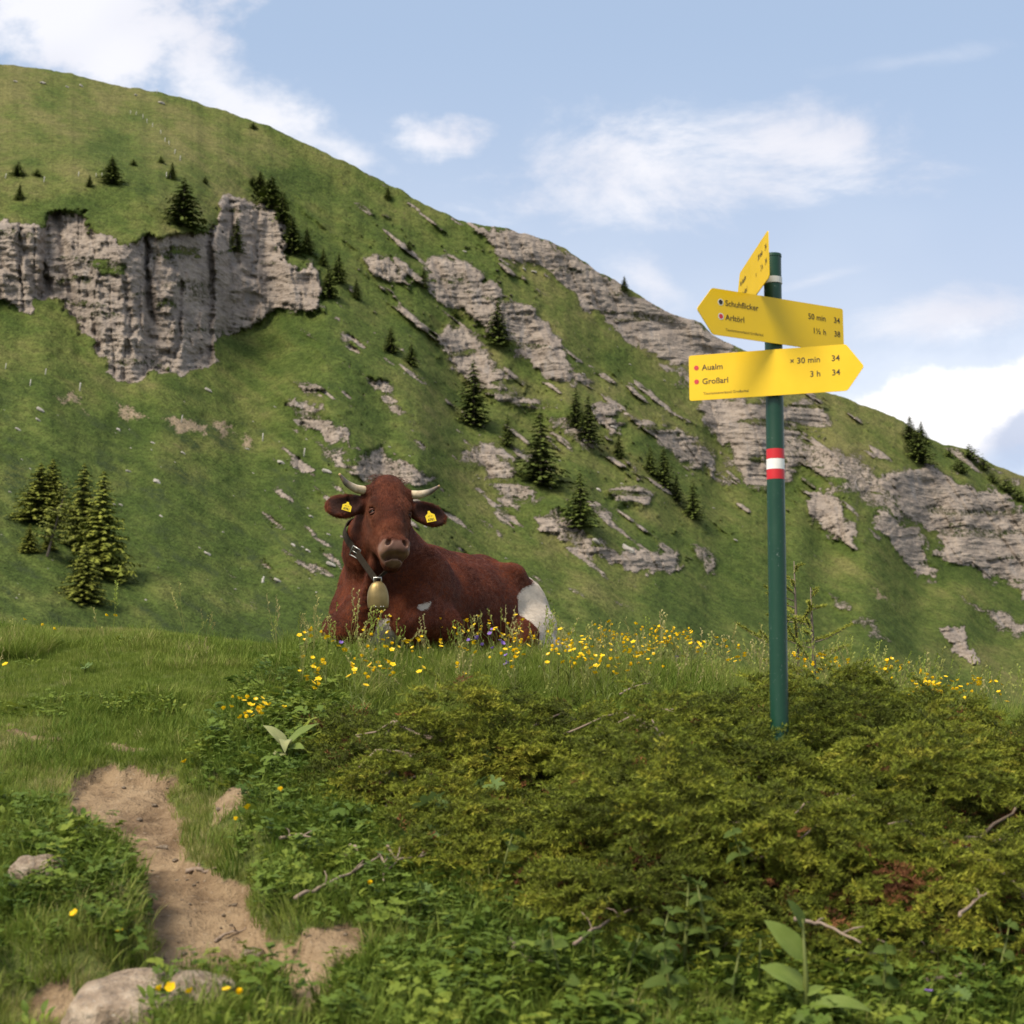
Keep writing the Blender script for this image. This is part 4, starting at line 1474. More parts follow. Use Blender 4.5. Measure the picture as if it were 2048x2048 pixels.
put('leafy_herbs', keep, x, y, z, RNG.uniform(0.7, 1.3, len(x)), 0.42 + 0.9 * (nz - 0.5) + RNG.normal(0, 0.2, len(x)), HERBL_C,
    'darker broad leaved herbs growing round the edge of the junipers', 'ground cover', 0.25)
# ------------------------------------------------------------------ juniper mats


def sprig(seed, mat, L=0.095, twigs=15, needles=10):
    """a drooping juniper spray: a bent stem, side twigs, short needles"""
    rs = random.Random(seed)
    V, T, tip = [], [], []

    def nd(p, d, l, wv, t):
        k = len(V)
        p, d, wv = np.array(p), np.array(d), np.array(wv)
        V.extend([p - wv, p + wv, p + d * l])
        tip.extend([t * 0.75, t * 0.75, min(1, t * 1.1)])
        T.append((k, k + 1, k + 2))
    for i in range(twigs):
        f = (i + 0.5) / twigs
        base = np.array([L * f, 0, L * (0.45 * f - 0.42 * f * f)])
        side = 1 if i % 2 else -1
        a = side * rs.uniform(0.5, 1.15)
        up = rs.uniform(-0.05, 0.75)
        d = np.array([math.cos(a) * math.cos(up), math.sin(a) * math.cos(up), math.sin(up)])
        tl = L * rs.uniform(0.28, 0.46) * (1.1 - 0.5 * f)
        for k in range(needles):
            g = (k + rs.random()) / needles
            p = base + d * tl * g - np.array([0, 0, 0.35 * tl * g * g])
            r = np.array([rs.gauss(0, 1), rs.gauss(0, 1), rs.gauss(0, 1)])
            nd_ = d * 0.75 + r * 0.48 + np.array([0, 0, 0.05])
            nd_ /= np.linalg.norm(nd_)
            wv = np.cross(nd_, r)
            wv = wv / (np.linalg.norm(wv) + 1e-6) * rs.uniform(0.0014, 0.0025)
            nd(p, nd_, rs.uniform(0.009, 0.016), wv, 0.15 + 0.85 * (0.35 * f + 0.65 * g))
    return np_mesh('sprig', V, T, [mat], False, {'tip': tip})


SPRIG_C = make_protos('juniper_sprig', [sprig(s, JUNI) for s in range(7)])
DEAD_C = make_protos('dead_sprig', [sprig(50 + s, JUND, 0.075, 11, 6) for s in range(3)])
twig_m, _n = new_mat('dead_twig_bark')
_tp = _n.node('ShaderNodeNewGeometry').outputs['Position']
_n.put(_n.p.inputs['Base Color'], _n.mix(_n.noise(_tp, 40, 4), (0.13, 0.085, 0.06, 1), (0.33, 0.26, 0.20, 1)))
_n.p.inputs['Roughness'].default_value = 0.85

CENT = [(-0.62, 6.15, 'juniper mound at the left end of the carpet nearest the cow'),
        (-0.15, 5.35, 'low juniper spreading beside the grassy bank in the centre'),
        (0.32, 6.45, 'juniper mat below the buttercups in front of the cow'),
        (0.55, 4.65, 'juniper overhanging the dark hollow at bottom centre'),
        (0.80, 5.45, 'juniper crowding the foot of the green signpost'),
        (1.15, 6.50, 'juniper mat on the crest behind the signpost'),
        (1.35, 4.70, 'juniper with drooping tips over the broad leaved plant at bottom right'),
        (1.75, 5.75, 'juniper right of the signpost foot with rust red dead patches'),
        (2.15, 6.60, 'juniper bank on the crest at the far right'),
        (2.05, 4.80, 'juniper at the right picture edge low down')]
_cx = np.array([(c[0], c[1]) for c in CENT])


def grad_h(x, y, e=0.03):
    return (jun_h(x + e, y) - jun_h(x - e, y)) / (2 * e), (jun_h(x, y + e) - jun_h(x, y - e)) / (2 * e)


# an undergrowth of sprays, its shade put into a darker tint ...
N = 24000
jx, jy = RNG.uniform(-1.1, 3.1, N), RNG.uniform(3.85, 7.35, N)
jh = jun_h(jx, jy)
uu, vv = to_pix(np.stack([jx, jy, jh + 1.2], -1))
ok = (jh > 0.04) & (uu < 2200)
jx, jy, jh = jx[ok], jy[ok], jh[ok]
n0 = len(jx)
ang = RNG.uniform(-3.14, 3.14, n0)
pit = RNG.normal(0.25, 0.35, n0)
zof = jh * RNG.uniform(0.08, 0.36, n0)
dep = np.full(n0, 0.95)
# ... and over it the boughs: tilted fans, each hanging its rim over the one below
_bx, _by = [], []
_c = np.stack([RNG.uniform(-1.05, 3.0, 9000), RNG.uniform(3.95, 7.3, 9000)], -1)
_keep = []
_ch = jun_h(_c[:, 0], _c[:, 1])
for i in range(len(_c)):
    if _ch[i] < 0.06 or 1024 + FPX * _c[i, 0] / _c[i, 1] > 2230:
        continue
    if all((_c[i, 0] - q[0]) ** 2 + (_c[i, 1] - q[1]) ** 2 > 0.135 ** 2 for q in _keep[-4000:]):
        _keep.append(_c[i])
bough = np.array(_keep)
bh = jun_h(bough[:, 0], bough[:, 1]) * (0.35 + 0.95 * np.clip(0.5 + 2.2 * (fbm(bough[:, 0] / 0.30, bough[:, 1] / 0.24, oct=2, seed=551) - 0.5), 0, 1)) + RNG.uniform(-0.055, 0.0, len(bough))
bh -= 0.06 * np.exp(-((bough[:, 0] - 0.88) ** 2 + (bough[:, 1] - 4.85) ** 2) / 0.24 ** 2) + 0.05 * sstep(6.2, 6.8, bough[:, 1])
PX_, PY_, PZ_, AN_, PI_, DP_ = [], [], [], [], [], []
for (bx_, by_), h_ in zip(bough, bh):
    k = int(RNG.integers(62, 100))
    face = -1.57 + RNG.normal(0, 0.75)
    rr_ = RNG.uniform(0.10, 0.20)
    th_ = face + RNG.uniform(-1.9, 1.9, k)
    rho = np.sqrt(RNG.random(k))
    PX_.append(bx_ + np.cos(th_) * rho * rr_)
    PY_.append(by_ + np.sin(th_) * rho * rr_)
    PZ_.append(h_ + 0.035 * (1 - rho ** 2) - 0.065 * rho ** 2 * RNG.uniform(0.5, 1.2, k) + RNG.normal(0, 0.006, k))
    AN_.append(th_ + RNG.normal(0, 0.35, k))
    PI_.append(0.55 - 0.75 * rho + RNG.normal(0, 0.2, k))
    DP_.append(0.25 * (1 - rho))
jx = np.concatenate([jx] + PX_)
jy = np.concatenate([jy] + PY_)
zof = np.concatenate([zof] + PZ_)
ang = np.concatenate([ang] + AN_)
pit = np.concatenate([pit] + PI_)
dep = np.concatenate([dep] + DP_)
jz = ground_z(jx, jy)
rot = np.stack([RNG.normal(0, 0.35, len(jx)), -pit, ang], -1)
P = np.stack([jx, jy, jz + np.maximum(zof, 0.01)], -1)
wx = fbm(jx / 0.4, jy / 0.4, oct=3, seed=511)
tint = 0.49 + 1.0 * (wx - 0.5) + RNG.normal(0, 0.17, len(jx)) - 0.6 * dep  # undergrowth and bough centres tinted darker to paint the shade in the gaps
scl = RNG.uniform(0.65, 1.15, len(jx))
# dead, rust brown patches
DEADP = [(1.38, 5.72, 0.05), (1.62, 5.45, 0.06), (1.66, 6.75, 0.08), (0.0, 6.35, 0.07), (0.45, 6.7, 0.05), (0.42, 5.45, 0.06), (0.60, 5.20, 0.06), (0.25, 6.35, 0.04), (1.85, 4.9, 0.06), (1.05, 4.15, 0.07), (1.7, 4.15, 0.06), (0.78, 6.35, 0.04)]
dead = np.zeros(len(jx), bool)
for a, b, r in DEADP:
    dead |= np.hypot(jx - a, (jy - b) * 1.0) < r * (0.6 + 0.8 * RNG.random(len(jx)))
dead |= (RNG.random(len(jx)) < 0.012) | ((dep > 0.55) & (RNG.random(len(jx)) < 0.35))
own = np.argmin((jx[:, None] - _cx[None, :, 0]) ** 2 + ((jy[:, None] - _cx[None, :, 1]) * 1.1) ** 2, 1)
for i, (cx_, cy_, lab) in enumerate(CENT):
    base = empty('juniper_bush', (cx_, cy_, gz1(cx_, cy_)))
    tag(base, lab, 'juniper', 'low junipers covering the near bank')
    inv = np.array(base.location)
    s = (own == i) & ~dead
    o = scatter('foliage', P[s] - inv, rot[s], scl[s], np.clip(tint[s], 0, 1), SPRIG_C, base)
    o['kind'] = 'stuff'
    s = (own == i) & dead
    if s.sum():
        o = scatter('dead_foliage', P[s] - inv, rot[s], scl[s], RNG.random(s.sum()), DEAD_C, base)
        o['kind'] = 'stuff'
        o['label'] = 'rust brown dead sprays'
    # creeping limbs
    rs = random.Random(900 + i)
    for k in range(9):
        a = rs.uniform(0, 6.28)
        pts, x0, y0 = [], 0.0, 0.0
        for q in range(7):
            wx_, wy_ = cx_ + x0, cy_ + y0
            hh = float(jun_h(np.array([wx_]), np.array([wy_]))[0]) * min(1, 0.25 + q * 0.12) * 0.8
            pts.append((x0, y0, gz1(wx_, wy_) - inv[2] + 0.02 + hh))
            a += rs.uniform(-.45, .45)
            x0 += math.cos(a) * 0.085
            y0 += math.sin(a) * 0.085
        mb = MB()
        mb.tube(pts, [0.010 - 0.0012 * q for q in range(7)], 5)
        obj('limb', mb.mesh('limb', [twig_m]), base)
# ------------------------------------------------------------------ the resting cow: one continuous body grown from a distance field
COW_A = R(28)
COW_O = np.array([-0.75, 8.48, 0.0])
COW_O[2] = gz1(COW_O[0], COW_O[1]) + 0.0
COW_TH = math.atan2(-math.cos(COW_A), -math.sin(COW_A))
_c, _s = math.cos(COW_TH), math.sin(COW_TH)
RW = np.array([[_c, -_s, 0], [_s, _c, 0], [0, 0, 1.0]])       # cow -> world


def to_cow(p):
    return (np.asarray(p, float) - COW_O) @ RW


def dir_cow(d):
    return np.asarray(d, float) @ RW


# head frame: A down the face from poll to muzzle, N out of the forehead, W towards the cow's left
POLL = to_cow((-0.678, 8.19, COW_O[2] + 1.012))
_A = np.array([0.084, -0.225, -0.405])
_A /= np.linalg.norm(_A)
_Hh = np.array([0.084, -0.225, 0]) / np.hypot(0.084, 0.225)
_W = np.array([-_Hh[1], _Hh[0], 0.0])
_N = np.cross(_A, _W)
_roll = R(-3.0)
_W, _A = _W * math.cos(_roll) - _A * math.sin(_roll), _A * math.cos(_roll) + _W * math.sin(_roll)
HA, HW, HN = dir_cow(_A), dir_cow(_W), dir_cow(_N)
HM = np.stack([HA, HW, HN])                                      # rows: a, w, n


def hp(a, w_, n_):
    return POLL + HA * a + HW * w_ + HN * n_


VX = 0.0075
G0 = np.array([-1.95, -0.62, -0.10])
G1_ = np.array([0.72, 0.78, 1.20])
_dim = np.ceil((G1_ - G0) / VX).astype(int)
DF = np.full(_dim, 0.25, np.float32)
_ax = [G0[i] + VX * np.arange(_dim[i]) for i in range(3)]


def region(lo, hi, m):
    sl = []
    for i in range(3):
        a = int(np.clip(np.floor((lo[i] - m - G0[i]) / VX), 0, _dim[i] - 2))
        b = int(np.clip(np.ceil((hi[i] + m - G0[i]) / VX) + 1, a + 2, _dim[i]))
        sl.append(slice(a, b))
    X_, Y_, Z_ = np.meshgrid(*[_ax[i][sl[i]].astype(np.float32) for i in range(3)], indexing='ij')
    return tuple(sl), X_, Y_, Z_


def blend(sl, d, k, op='add'):
    D0 = DF[sl]
    if op == 'add':
        h = np.clip(0.5 + 0.5 * (D0 - d) / k, 0, 1)
        DF[sl] = D0 * (1 - h) + d * h - k * h * (1 - h)
    else:
        h = np.clip(0.5 - 0.5 * (D0 + d) / k, 0, 1)
        DF[sl] = D0 * (1 - h) - d * h + k * h * (1 - h)


def ell(c, r, k=0.05, M=None, op='add'):
    """ellipsoid; M rows are its own axes"""
    c, r = np.asarray(c, float), np.asarray(r, float)
    rm = max(r) if M is not None else r
    sl, X_, Y_, Z_ = region(c - rm, c + rm, k + 0.03)
    X_, Y_, Z_ = X_ - c[0], Y_ - c[1], Z_ - c[2]
    if M is not None:
        X_, Y_, Z_ = (M[i][0] * X_ + M[i][1] * Y_ + M[i][2] * Z_ for i in range(3))
    k0 = np.sqrt((X_ / r[0]) ** 2 + (Y_ / r[1]) ** 2 + (Z_ / r[2]) ** 2)
    k1 = np.sqrt((X_ / r[0] ** 2) ** 2 + (Y_ / r[1] ** 2) ** 2 + (Z_ / r[2] ** 2) ** 2) + 1e-6
    blend(sl, k0 * (k0 - 1) / k1, k, op)


def cone(a, b, ra, rb, k=0.04, flat=None, op='add'):
    """tapered limb from a to b; flat = (axis, factor) squeezes the section"""
    a, b = np.asarray(a, float), np.asarray(b, float)
    m = max(ra, rb)
    sl, X_, Y_, Z_ = region(np.minimum(a, b) - m, np.maximum(a, b) + m, k + 0.03)
    ab = b - a
    px, py, pz = X_ - a[0], Y_ - a[1], Z_ - a[2]
    t = np.clip((px * ab[0] + py * ab[1] + pz * ab[2]) / (ab @ ab), 0, 1)
    qx, qy, qz = px - t * ab[0], py - t * ab[1], pz - t * ab[2]
    if flat is not None:
        ax, f = np.asarray(flat[0], float), flat[1]
        dd = qx * ax[0] + qy * ax[1] + qz * ax[2]
        qx, qy, qz = qx + ax[0] * dd * (1 / f - 1), qy + ax[1] * dd * (1 / f - 1), qz + ax[2] * dd * (1 / f - 1)
    d = np.sqrt(qx ** 2 + qy ** 2 + qz ** 2) - (ra + (rb - ra) * t)
    blend(sl, d, k, op)


# --- barrel
ell((-0.20, 0.0, 0.38), (0.36, 0.285, 0.36), 0.08)
ell((-0.62, 0.0, 0.35), (0.50, 0.345, 0.345), 0.12)
ell((-1.00, 0.0, 0.35), (0.46, 0.36, 0.34), 0.12)
ell((-1.36, 0.0, 0.40), (0.36, 0.285, 0.295), 0.10)
# --- topline: withers, loin, hips, pins
cone((-0.22, 0, 0.640), (-0.52, 0, 0.620), 0.095, 0.085, 0.12)
cone((-0.52, 0, 0.612), (-1.15, 0, 0.622), 0.080, 0.080, 0.12)
cone((-1.15, 0, 0.622), (-1.56, 0, 0.605), 0.085, 0.06, 0.10)
for s in (-1, 1):
    ell((-1.18, 0.225 * s, 0.600), (0.11, 0.075, 0.075), 0.10)          # hooks
    ell((-1.58, 0.12 * s, 0.53), (0.08, 0.065, 0.075), 0.08)            # pins
    ell((-0.16, 0.225 * s, 0.40), (0.20, 0.10, 0.28), 0.10)             # shoulder blade
    ell((0.02, 0.205 * s, 0.27), (0.13, 0.095, 0.15), 0.08)             # point of shoulder
    ell((-1.34, 0.24 * s, 0.31), (0.24, 0.130, 0.27), 0.07)             # thigh
# --- tucked hind legs, the near one lying out to its left
cone((-1.30, 0.31, 0.27), (-0.98, 0.40, 0.20), 0.15, 0.105, 0.06)        # to the stifle
cone((-0.98, 0.41, 0.18), (-1.44, 0.45, 0.11), 0.095, 0.060, 0.05)      # gaskin back to the hock
cone((-1.46, 0.45, 0.09), (-1.12, 0.52, 0.055), 0.055, 0.036, 0.03)     # shank
cone((-1.12, 0.52, 0.055), (-0.98, 0.53, 0.045), 0.042, 0.050, 0.02)    # foot
cone((-1.30, -0.29, 0.25), (-0.98, -0.34, 0.18), 0.14, 0.10, 0.06)
cone((-0.98, -0.34, 0.16), (-1.40, -0.34, 0.10), 0.09, 0.055, 0.05)
cone((-1.40, -0.34, 0.08), (-1.05, -0.36, 0.05), 0.050, 0.036, 0.03)
# --- forelegs: upper arm, forearm forward to the knee, cannon folded back beneath
for s, kx, ky, kz in ((1, 0.12, 0.275, 0.225), (-1, 0.245, 0.125, 0.200)):
    ey = 0.30 if s > 0 else 0.25
    cone((0.0, (ey - 0.07) * s, 0.30), (-0.18, ey * s, 0.22), 0.110, 0.095, 0.06)
    cone((-0.18, ey * s, 0.22), (kx, ky * s, kz), 0.112 if s > 0 else 0.095, 0.078, 0.06)
    ell((kx + 0.015, ky * s, kz - 0.02), (0.075, 0.070, 0.085), 0.03)
    cone((kx, ky * s, kz - 0.07), (kx - 0.22, 0.20 * s, 0.06), 0.052, 0.040, 0.03)
    cone((kx - 0.22, 0.20 * s, 0.06), (kx - 0.32, 0.20 * s, 0.05), 0.044, 0.050, 0.02)
# --- brisket and neck
ell((0.08, 0.0, 0.26), (0.20, 0.17, 0.20), 0.09)
NB = hp(0.12, -0.035, -0.23)
cone((-0.10, -0.02, 0.50), (0.08, 0.015, 0.67), 0.250, 0.190, 0.10, flat=((0, 1, 0), 0.88))
cone((0.08, 0.015, 0.67), NB, 0.190, 0.125, 0.09, flat=((0, 1, 0), 0.86))
cone((-0.26, 0.0, 0.66), hp(0.02, 0, -0.17), 0.085, 0.095, 0.10)         # crest
cone((0.17, 0.03, 0.34), hp(0.31, -0.03, -0.20), 0.085, 0.045, 0.08, flat=((0, 1, 0), 0.42))   # dewlap
cone((0.23, 0.05, 0.30), (0.26, 0.12, 0.52), 0.045, 0.040, 0.06, flat=((0, 1, 0), 0.5))
# --- head
ell(hp(0.115, 0, -0.105), (0.150, 0.118, 0.110), 0.04, HM)               # brain case and brow
ell(hp(0.030, 0, -0.075), (0.075, 0.112, 0.075), 0.05, HM)               # poll
ell(hp(-0.020, 0, -0.055), (0.055, 0.075, 0.060), 0.05, HM)              # curly knob between the horns
cone(hp(0.16, 0, -0.082), hp(0.40, 0, -0.072), 0.098, 0.074, 0.05, flat=(HN, 0.92))   # nose bridge
cone(hp(0.05, 0, -0.012), hp(0.30, 0, -0.018), 0.045, 0.035, 0.06)
for s in (-1, 1):
    ell(hp(0.145, 0.088 * s, -0.045), (0.046, 0.034, 0.034), 0.035, HM)   # eyebrow
    ell(hp(0.215, 0.083 * s, -0.072), (0.050, 0.028, 0.032), 0.030, HM)   # cheekbone
    ell(hp(0.240, 0.062 * s, -0.165), (0.115, 0.052, 0.090), 0.05, HM)    # jowl
    cone(hp(0.29, 0.045 * s, -0.165), hp(0.445, 0.028 * s, -0.125), 0.060, 0.036, 0.04)   # jaw bar
    cone(hp(0.030, 0.085 * s, -0.068), hp(0.026, 0.128 * s, -0.067), 0.038, 0.030, 0.025)   # horn core
ell(hp(0.418, 0, -0.054), (0.060, 0.077, 0.060), 0.04, HM)               # muzzle
ell(hp(0.442, 0, -0.060), (0.038, 0.075, 0.054), 0.03, HM)               # upper lip
for s in (-1, 1):
    ell(hp(0.420, 0.047 * s, -0.008), (0.032, 0.031, 0.026), 0.022, HM)   # nostril rim
    ell(hp(0.452, 0.046 * s, -0.047), (0.028, 0.028, 0.040), 0.020, HM)   # flews
ell(hp(0.474, 0, -0.140), (0.040, 0.050, 0.045), 0.03, HM)               # chin
ell(hp(0.492, 0, -0.096), (0.013, 0.047, 0.046), 0.014, HM)              # lower lip
# mouth, nostrils, eye sockets cut in
ell(hp(0.481, 0, -0.050), (0.0115, 0.062, 0.064), 0.006, HM, 'cut')
for s in (-1, 1):
    _q = R(38) * s
    _m = np.stack([HA * math.cos(_q) + HW * math.sin(_q), HW * math.cos(_q) - HA * math.sin(_q), HN])
    ell(hp(0.430, 0.046 * s, 0.010), (0.022, 0.0130, 0.030), 0.010, _m, 'cut')
    ell(hp(0.182, 0.108 * s, -0.046), (0.023, 0.020, 0.017), 0.014, HM, 'cut')
# --- ears: broad cups held out sideways
for s in (-1, 1):
    base = hp(0.075, 0.112 * s, -0.115)
    out = HW * s * 0.965 + HA * (0.20 if s < 0 else 0.24) - HN * 0.06
    out /= np.linalg.norm(out)
    fr = HN * 0.93 + HA * 0.30
    fr = fr - out * (fr @ out)
    fr /= np.linalg.norm(fr)
    upv = np.cross(out, fr)
    EM = np.stack([out, upv, fr])
    cone(base - out * 0.01, base + out * 0.06, 0.034, 0.042, 0.02)
    ell(base + out * 0.130, (0.116, 0.072, 0.030), 0.022, EM)
    ell(base + out * 0.140 + fr * 0.030, (0.088, 0.050, 0.028), 0.014, EM, 'cut')
    if s < 0:
        EAR_R = (base, out, upv, fr)
    else:
        EAR_L = (base, out, upv, fr)
# --- tail laid along the rump
cone((-1.64, 0.02, 0.57), (-1.73, 0.06, 0.30), 0.036, 0.026, 0.04)
cone((-1.73, 0.06, 0.30), (-1.66, 0.22, 0.06), 0.026, 0.030, 0.03)


def surface_nets(D, org, h):
    s = D < 0
    nx, ny, nz = D.shape
    cnt = np.zeros((nx - 1, ny - 1, nz - 1), np.int8)
    offs = [(a, b, c) for a in (0, 1) for b in (0, 1) for c in (0, 1)]
    for a, b, c in offs:
        cnt += s[a:nx - 1 + a, b:ny - 1 + b, c:nz - 1 + c]
    I, J, K = np.nonzero((cnt > 0) & (cnt < 8))
    idx = np.full(cnt.shape, -1, np.int32)
    idx[I, J, K] = np.arange(len(I))
    acc = np.zeros((len(I), 3))
    num = np.zeros(len(I))
    for p in offs:
        for ax in range(3):
            if p[ax]:
                continue
            q = list(p)
            q[ax] = 1
            da = D[I + p[0], J + p[1], K + p[2]]
            db = D[I + q[0], J + q[1], K + q[2]]
            cr = (da < 0) != (db < 0)
            t = np.where(cr, da / np.where(cr, da - db, 1), 0)
            pos = np.array(p, float)[None, :].repeat(len(I), 0)
            pos[:, ax] = t
            acc += pos * cr[:, None]
            num += cr
    V = (acc / num[:, None] + np.stack([I, J, K], -1)) * h + org
    Fs = []
    for ax in range(3):
        b, c = (ax + 1) % 3, (ax + 2) % 3
        sa = [slice(None)] * 3
        sb = [slice(None)] * 3
        sa[ax], sb[ax] = slice(0, -1), slice(1, None)
        ch = s[tuple(sa)] != s[tuple(sb)]
        e = np.stack(np.nonzero(ch), -1)
        e = e[(e[:, b] > 0) & (e[:, c] > 0) & (e[:, b] < D.shape[b] - 1) & (e[:, c] < D.shape[c] - 1)]

        def cell(db, dc):
            q = e.copy()
            q[:, b] -= db
            q[:, c] -= dc
            return idx[q[:, 0], q[:, 1], q[:, 2]]
        quad = np.stack([cell(1, 1), cell(0, 1), cell(0, 0), cell(1, 0)], -1)
        flip = ~s[e[:, 0], e[:, 1], e[:, 2]]
        quad[flip] = quad[flip][:, ::-1]
        Fs.append(quad)
    return V, np.concatenate(Fs)


CV, CF = surface_nets(DF, G0 + 0.0, VX)


def smooth_mesh(V, F, it, k):
    for _ in range(it):
        S = np.zeros_like(V)
        C = np.zeros(len(V))
        for i in range(4):
            np.add.at(S, F[:, i], V[F[:, (i + 1) % 4]] + V[F[:, i - 1]])
            np.add.at(C, F[:, i], 2)
        V = V + k * (S / C[:, None] - V)
    return V


CV = smooth_mesh(CV, CF, 2, 0.5)
# rumpled skin: folds at the neck and flank, hair relief
hx = (CV - POLL) @ HM.T                     # head coordinates a, w, n
onhead = sstep(0.10, 0.0, np.abs(hx[:, 1]) - 0.14) * sstep(-0.10, -0.04, hx[:, 0]) * sstep(-0.30, -0.24, hx[:, 2])
X_, Y_, Z_ = CV.T
nrm_n = fbm(X_ / 0.10, Y_ / 0.10, Z_ / 0.10, oct=3, seed=601) - 0.5
fold = fbm((X_ * 0.8 + Z_ * 0.6) / 0.05, Y_ / 0.18, (Z_ * 0.8 - X_ * 0.6) / 0.25, oct=2, seed=605) - 0.5
neckz = sstep(-0.25, 0.0, X_) * (1 - onhead)
CV = CV + ((nrm_n * 0.012 + fold * 0.032 * neckz) * (1 - onhead))[:, None] * np.stack([X_ * 0.3, np.sign(Y_) * 0.8, Z_ * 0 + 0.3], -1)
# coat markings
wn = (fbm(X_ / 0.09, Y_ / 0.09, Z_ / 0.09, oct=4, seed=611) - 0.5)
white = sstep(-0.02, 0.02, -(X_ + 0.99) - 0.10 * (0.46 - Z_) * (Z_ < 0.46) - 2.6 * np.maximum(Z_ - 0.445, 0) + wn * 0.13)      # hindquarter
white = np.maximum(white, sstep(0.0, 0.03, 0.085 - Z_ + wn * 0.16) * sstep(-0.40, -0.50, X_))                      # belly and hind leg
white = np.maximum(white, sstep(0.0, 0.02, 0.13 - np.hypot(X_ - 0.10, Y_ - 0.09) + wn * 0.1) * sstep(0.27, 0.24, Z_ + wn * 0.1))        # between the knees
white = np.maximum(white, sstep(0, 0.015, 0.036 - np.hypot((X_ - 0.06) * 0.60, (Z_ - 0.325) * 2.0 + (X_ - 0.06) * 0.9) + wn * 0.13) * (Y_ > 0.20))
white = np.maximum(white, sstep(0, 0.02, 0.075 - np.hypot(X_ + 0.36, (Z_ - 0.19) * 0.8) + wn * 0.06) * (Y_ > 0.2))
white = np.maximum(white, sstep(0, 0.01, 0.035 - np.hypot(X_ - 0.29, Z_ - 0.12) + wn * 0.04) * (Y_ < -0.32))
white = np.maximum(white, sstep(0.0, 0.03, -(X_ + 0.98) + wn * 0.10) * (Y_ > 0.2) * (Z_ < 0.33))
white *= 1 - onhead
muz = onhead * sstep(-0.125, -0.105, hx[:, 2]) * sstep(0.395, 0.435, hx[:, 0] + 0.25 * np.maximum(-0.02 - hx[:, 2], -0.05) + wn * 0.03)
lip = onhead * sstep(0.484, 0.490, hx[:, 0]) * sstep(-0.070, -0.056, hx[:, 2]) * 0.8
inear = np.zeros(len(CV))
for (base, out, upv, fr) in (EAR_R, EAR_L):
    q = CV - base
    eo, eu, ef = q @ out, q @ upv, q @ fr
    inear = np.maximum(inear, sstep(0.03, 0.06, eo) * sstep(0.235, 0.20, eo) * sstep(0.055, 0.035, np.abs(eu)) * sstep(-0.012, 0.004, ef))
gold = onhead * np.clip(sstep(0.085, 0.035, np.hypot(np.hypot(hx[:, 0] - 0.19, np.abs(hx[:, 1]) - 0.105), hx[:, 2] + 0.06)) * 0.8
                        + 0.5 * sstep(0.25, 0.33, hx[:, 0]) * sstep(0.42, 0.38, hx[:, 0]), 0, 1)


def coat_mat():
    m, n = new_mat('cow_coat')
    tc = n.node('ShaderNodeTexCoord').outputs['Object']
    w_, mz, ie, gd, lp = n.attr('white'), n.attr('muzzle'), n.attr('inear'), n.attr('gold'), n.attr('lip')
    hair = n.noise(n.mapping(tc, scale=(22, 60, 14), rot=(0, R(25), 0)), 4.0, 3, 0.65)
    swirl = n.noise(tc, 5.0, 3, 0.6, 0.6)
    fine = n.noise(n.mapping(tc, scale=(90, 200, 45)), 3.0, 2, 0.6)
    br = n.ramp(n.math('ADD', n.math('MULTIPLY', hair, 0.45), n.math('MULTIPLY', swirl, 0.55)),
                [(0.36, (0.024, 0.0056, 0.0026)), (0.50, (0.072, 0.0170, 0.0072)), (0.64, (0.160, 0.0430, 0.0165))])
    br = n.mix(n.math('MULTIPLY', gd, 0.55), br, (0.125, 0.040, 0.016, 1))
    br = n.mix(n.math('MULTIPLY', ie, 0.85), br, (0.022, 0.008, 0.006, 1))
    wh = n.mix(swirl, (0.44, 0.375, 0.295, 1), (0.60, 0.54, 0.46, 1))
    wm = n.smooth(n.math('ADD', w_, n.math('MULTIPLY', n.math('SUBTRACT', hair, 0.5), 0.5)), 0.40, 0.60)
    col = n.mix(wm, br, wh)
    mc = n.mix(n.smooth(swirl, 0.4, 0.6), (0.105, 0.054, 0.038, 1), (0.20, 0.115, 0.08, 1))
    col = n.mix(mz, col, mc)
    col = n.mix(n.math('MULTIPLY', lp, 0.8), col, (0.20, 0.125, 0.085, 1))
    n.put(n.p.inputs['Base Color'], col)
    n.put(n.p.inputs['Roughness'], n.mixf(mz, 0.72, 0.36))
    n.p.inputs['Specular IOR Level'].default_value = 0.2
    n.p.inputs['Sheen Weight'].default_value = 0.16
    n.p.inputs['Sheen Roughness'].default_value = 0.4
    n.p.inputs['Sheen Tint'].default_value = (0.8, 0.30, 0.14, 1)
    hgt = n.math('ADD', n.math('MULTIPLY', hair, 1.0), n.math('MULTIPLY', fine, 0.4))
    n.put(n.p.inputs['Normal'], n.bump(hgt, n.mixf(mz, 0.7, 0.15), 0.018))
    return m


COAT = coat_mat()
cow = empty('cow', COW_O, COW_TH)
tag(cow, 'red brown horned cow with white hindquarter resting on the grass, facing the viewer', 'cow')
body = obj('body', np_mesh('body', CV, CF, [COAT], True, {'white': white, 'muzzle': muz, 'inear': inear, 'gold': gold, 'lip': lip}), cow)

# --- short coat: small flat-lying tufts of hair over the hide
COATH = leaf_mat('cow_coat_hair', [(0.0, (0.026, 0.0058, 0.0024)), (0.35, (0.092, 0.0205, 0.0075)), (0.72, (0.235, 0.0620, 0.0205)), (0.80, (0.30, 0.24, 0.18)), (1.0, (0.60, 0.54, 0.46))], 0.6, 0.05, spec=0.08)


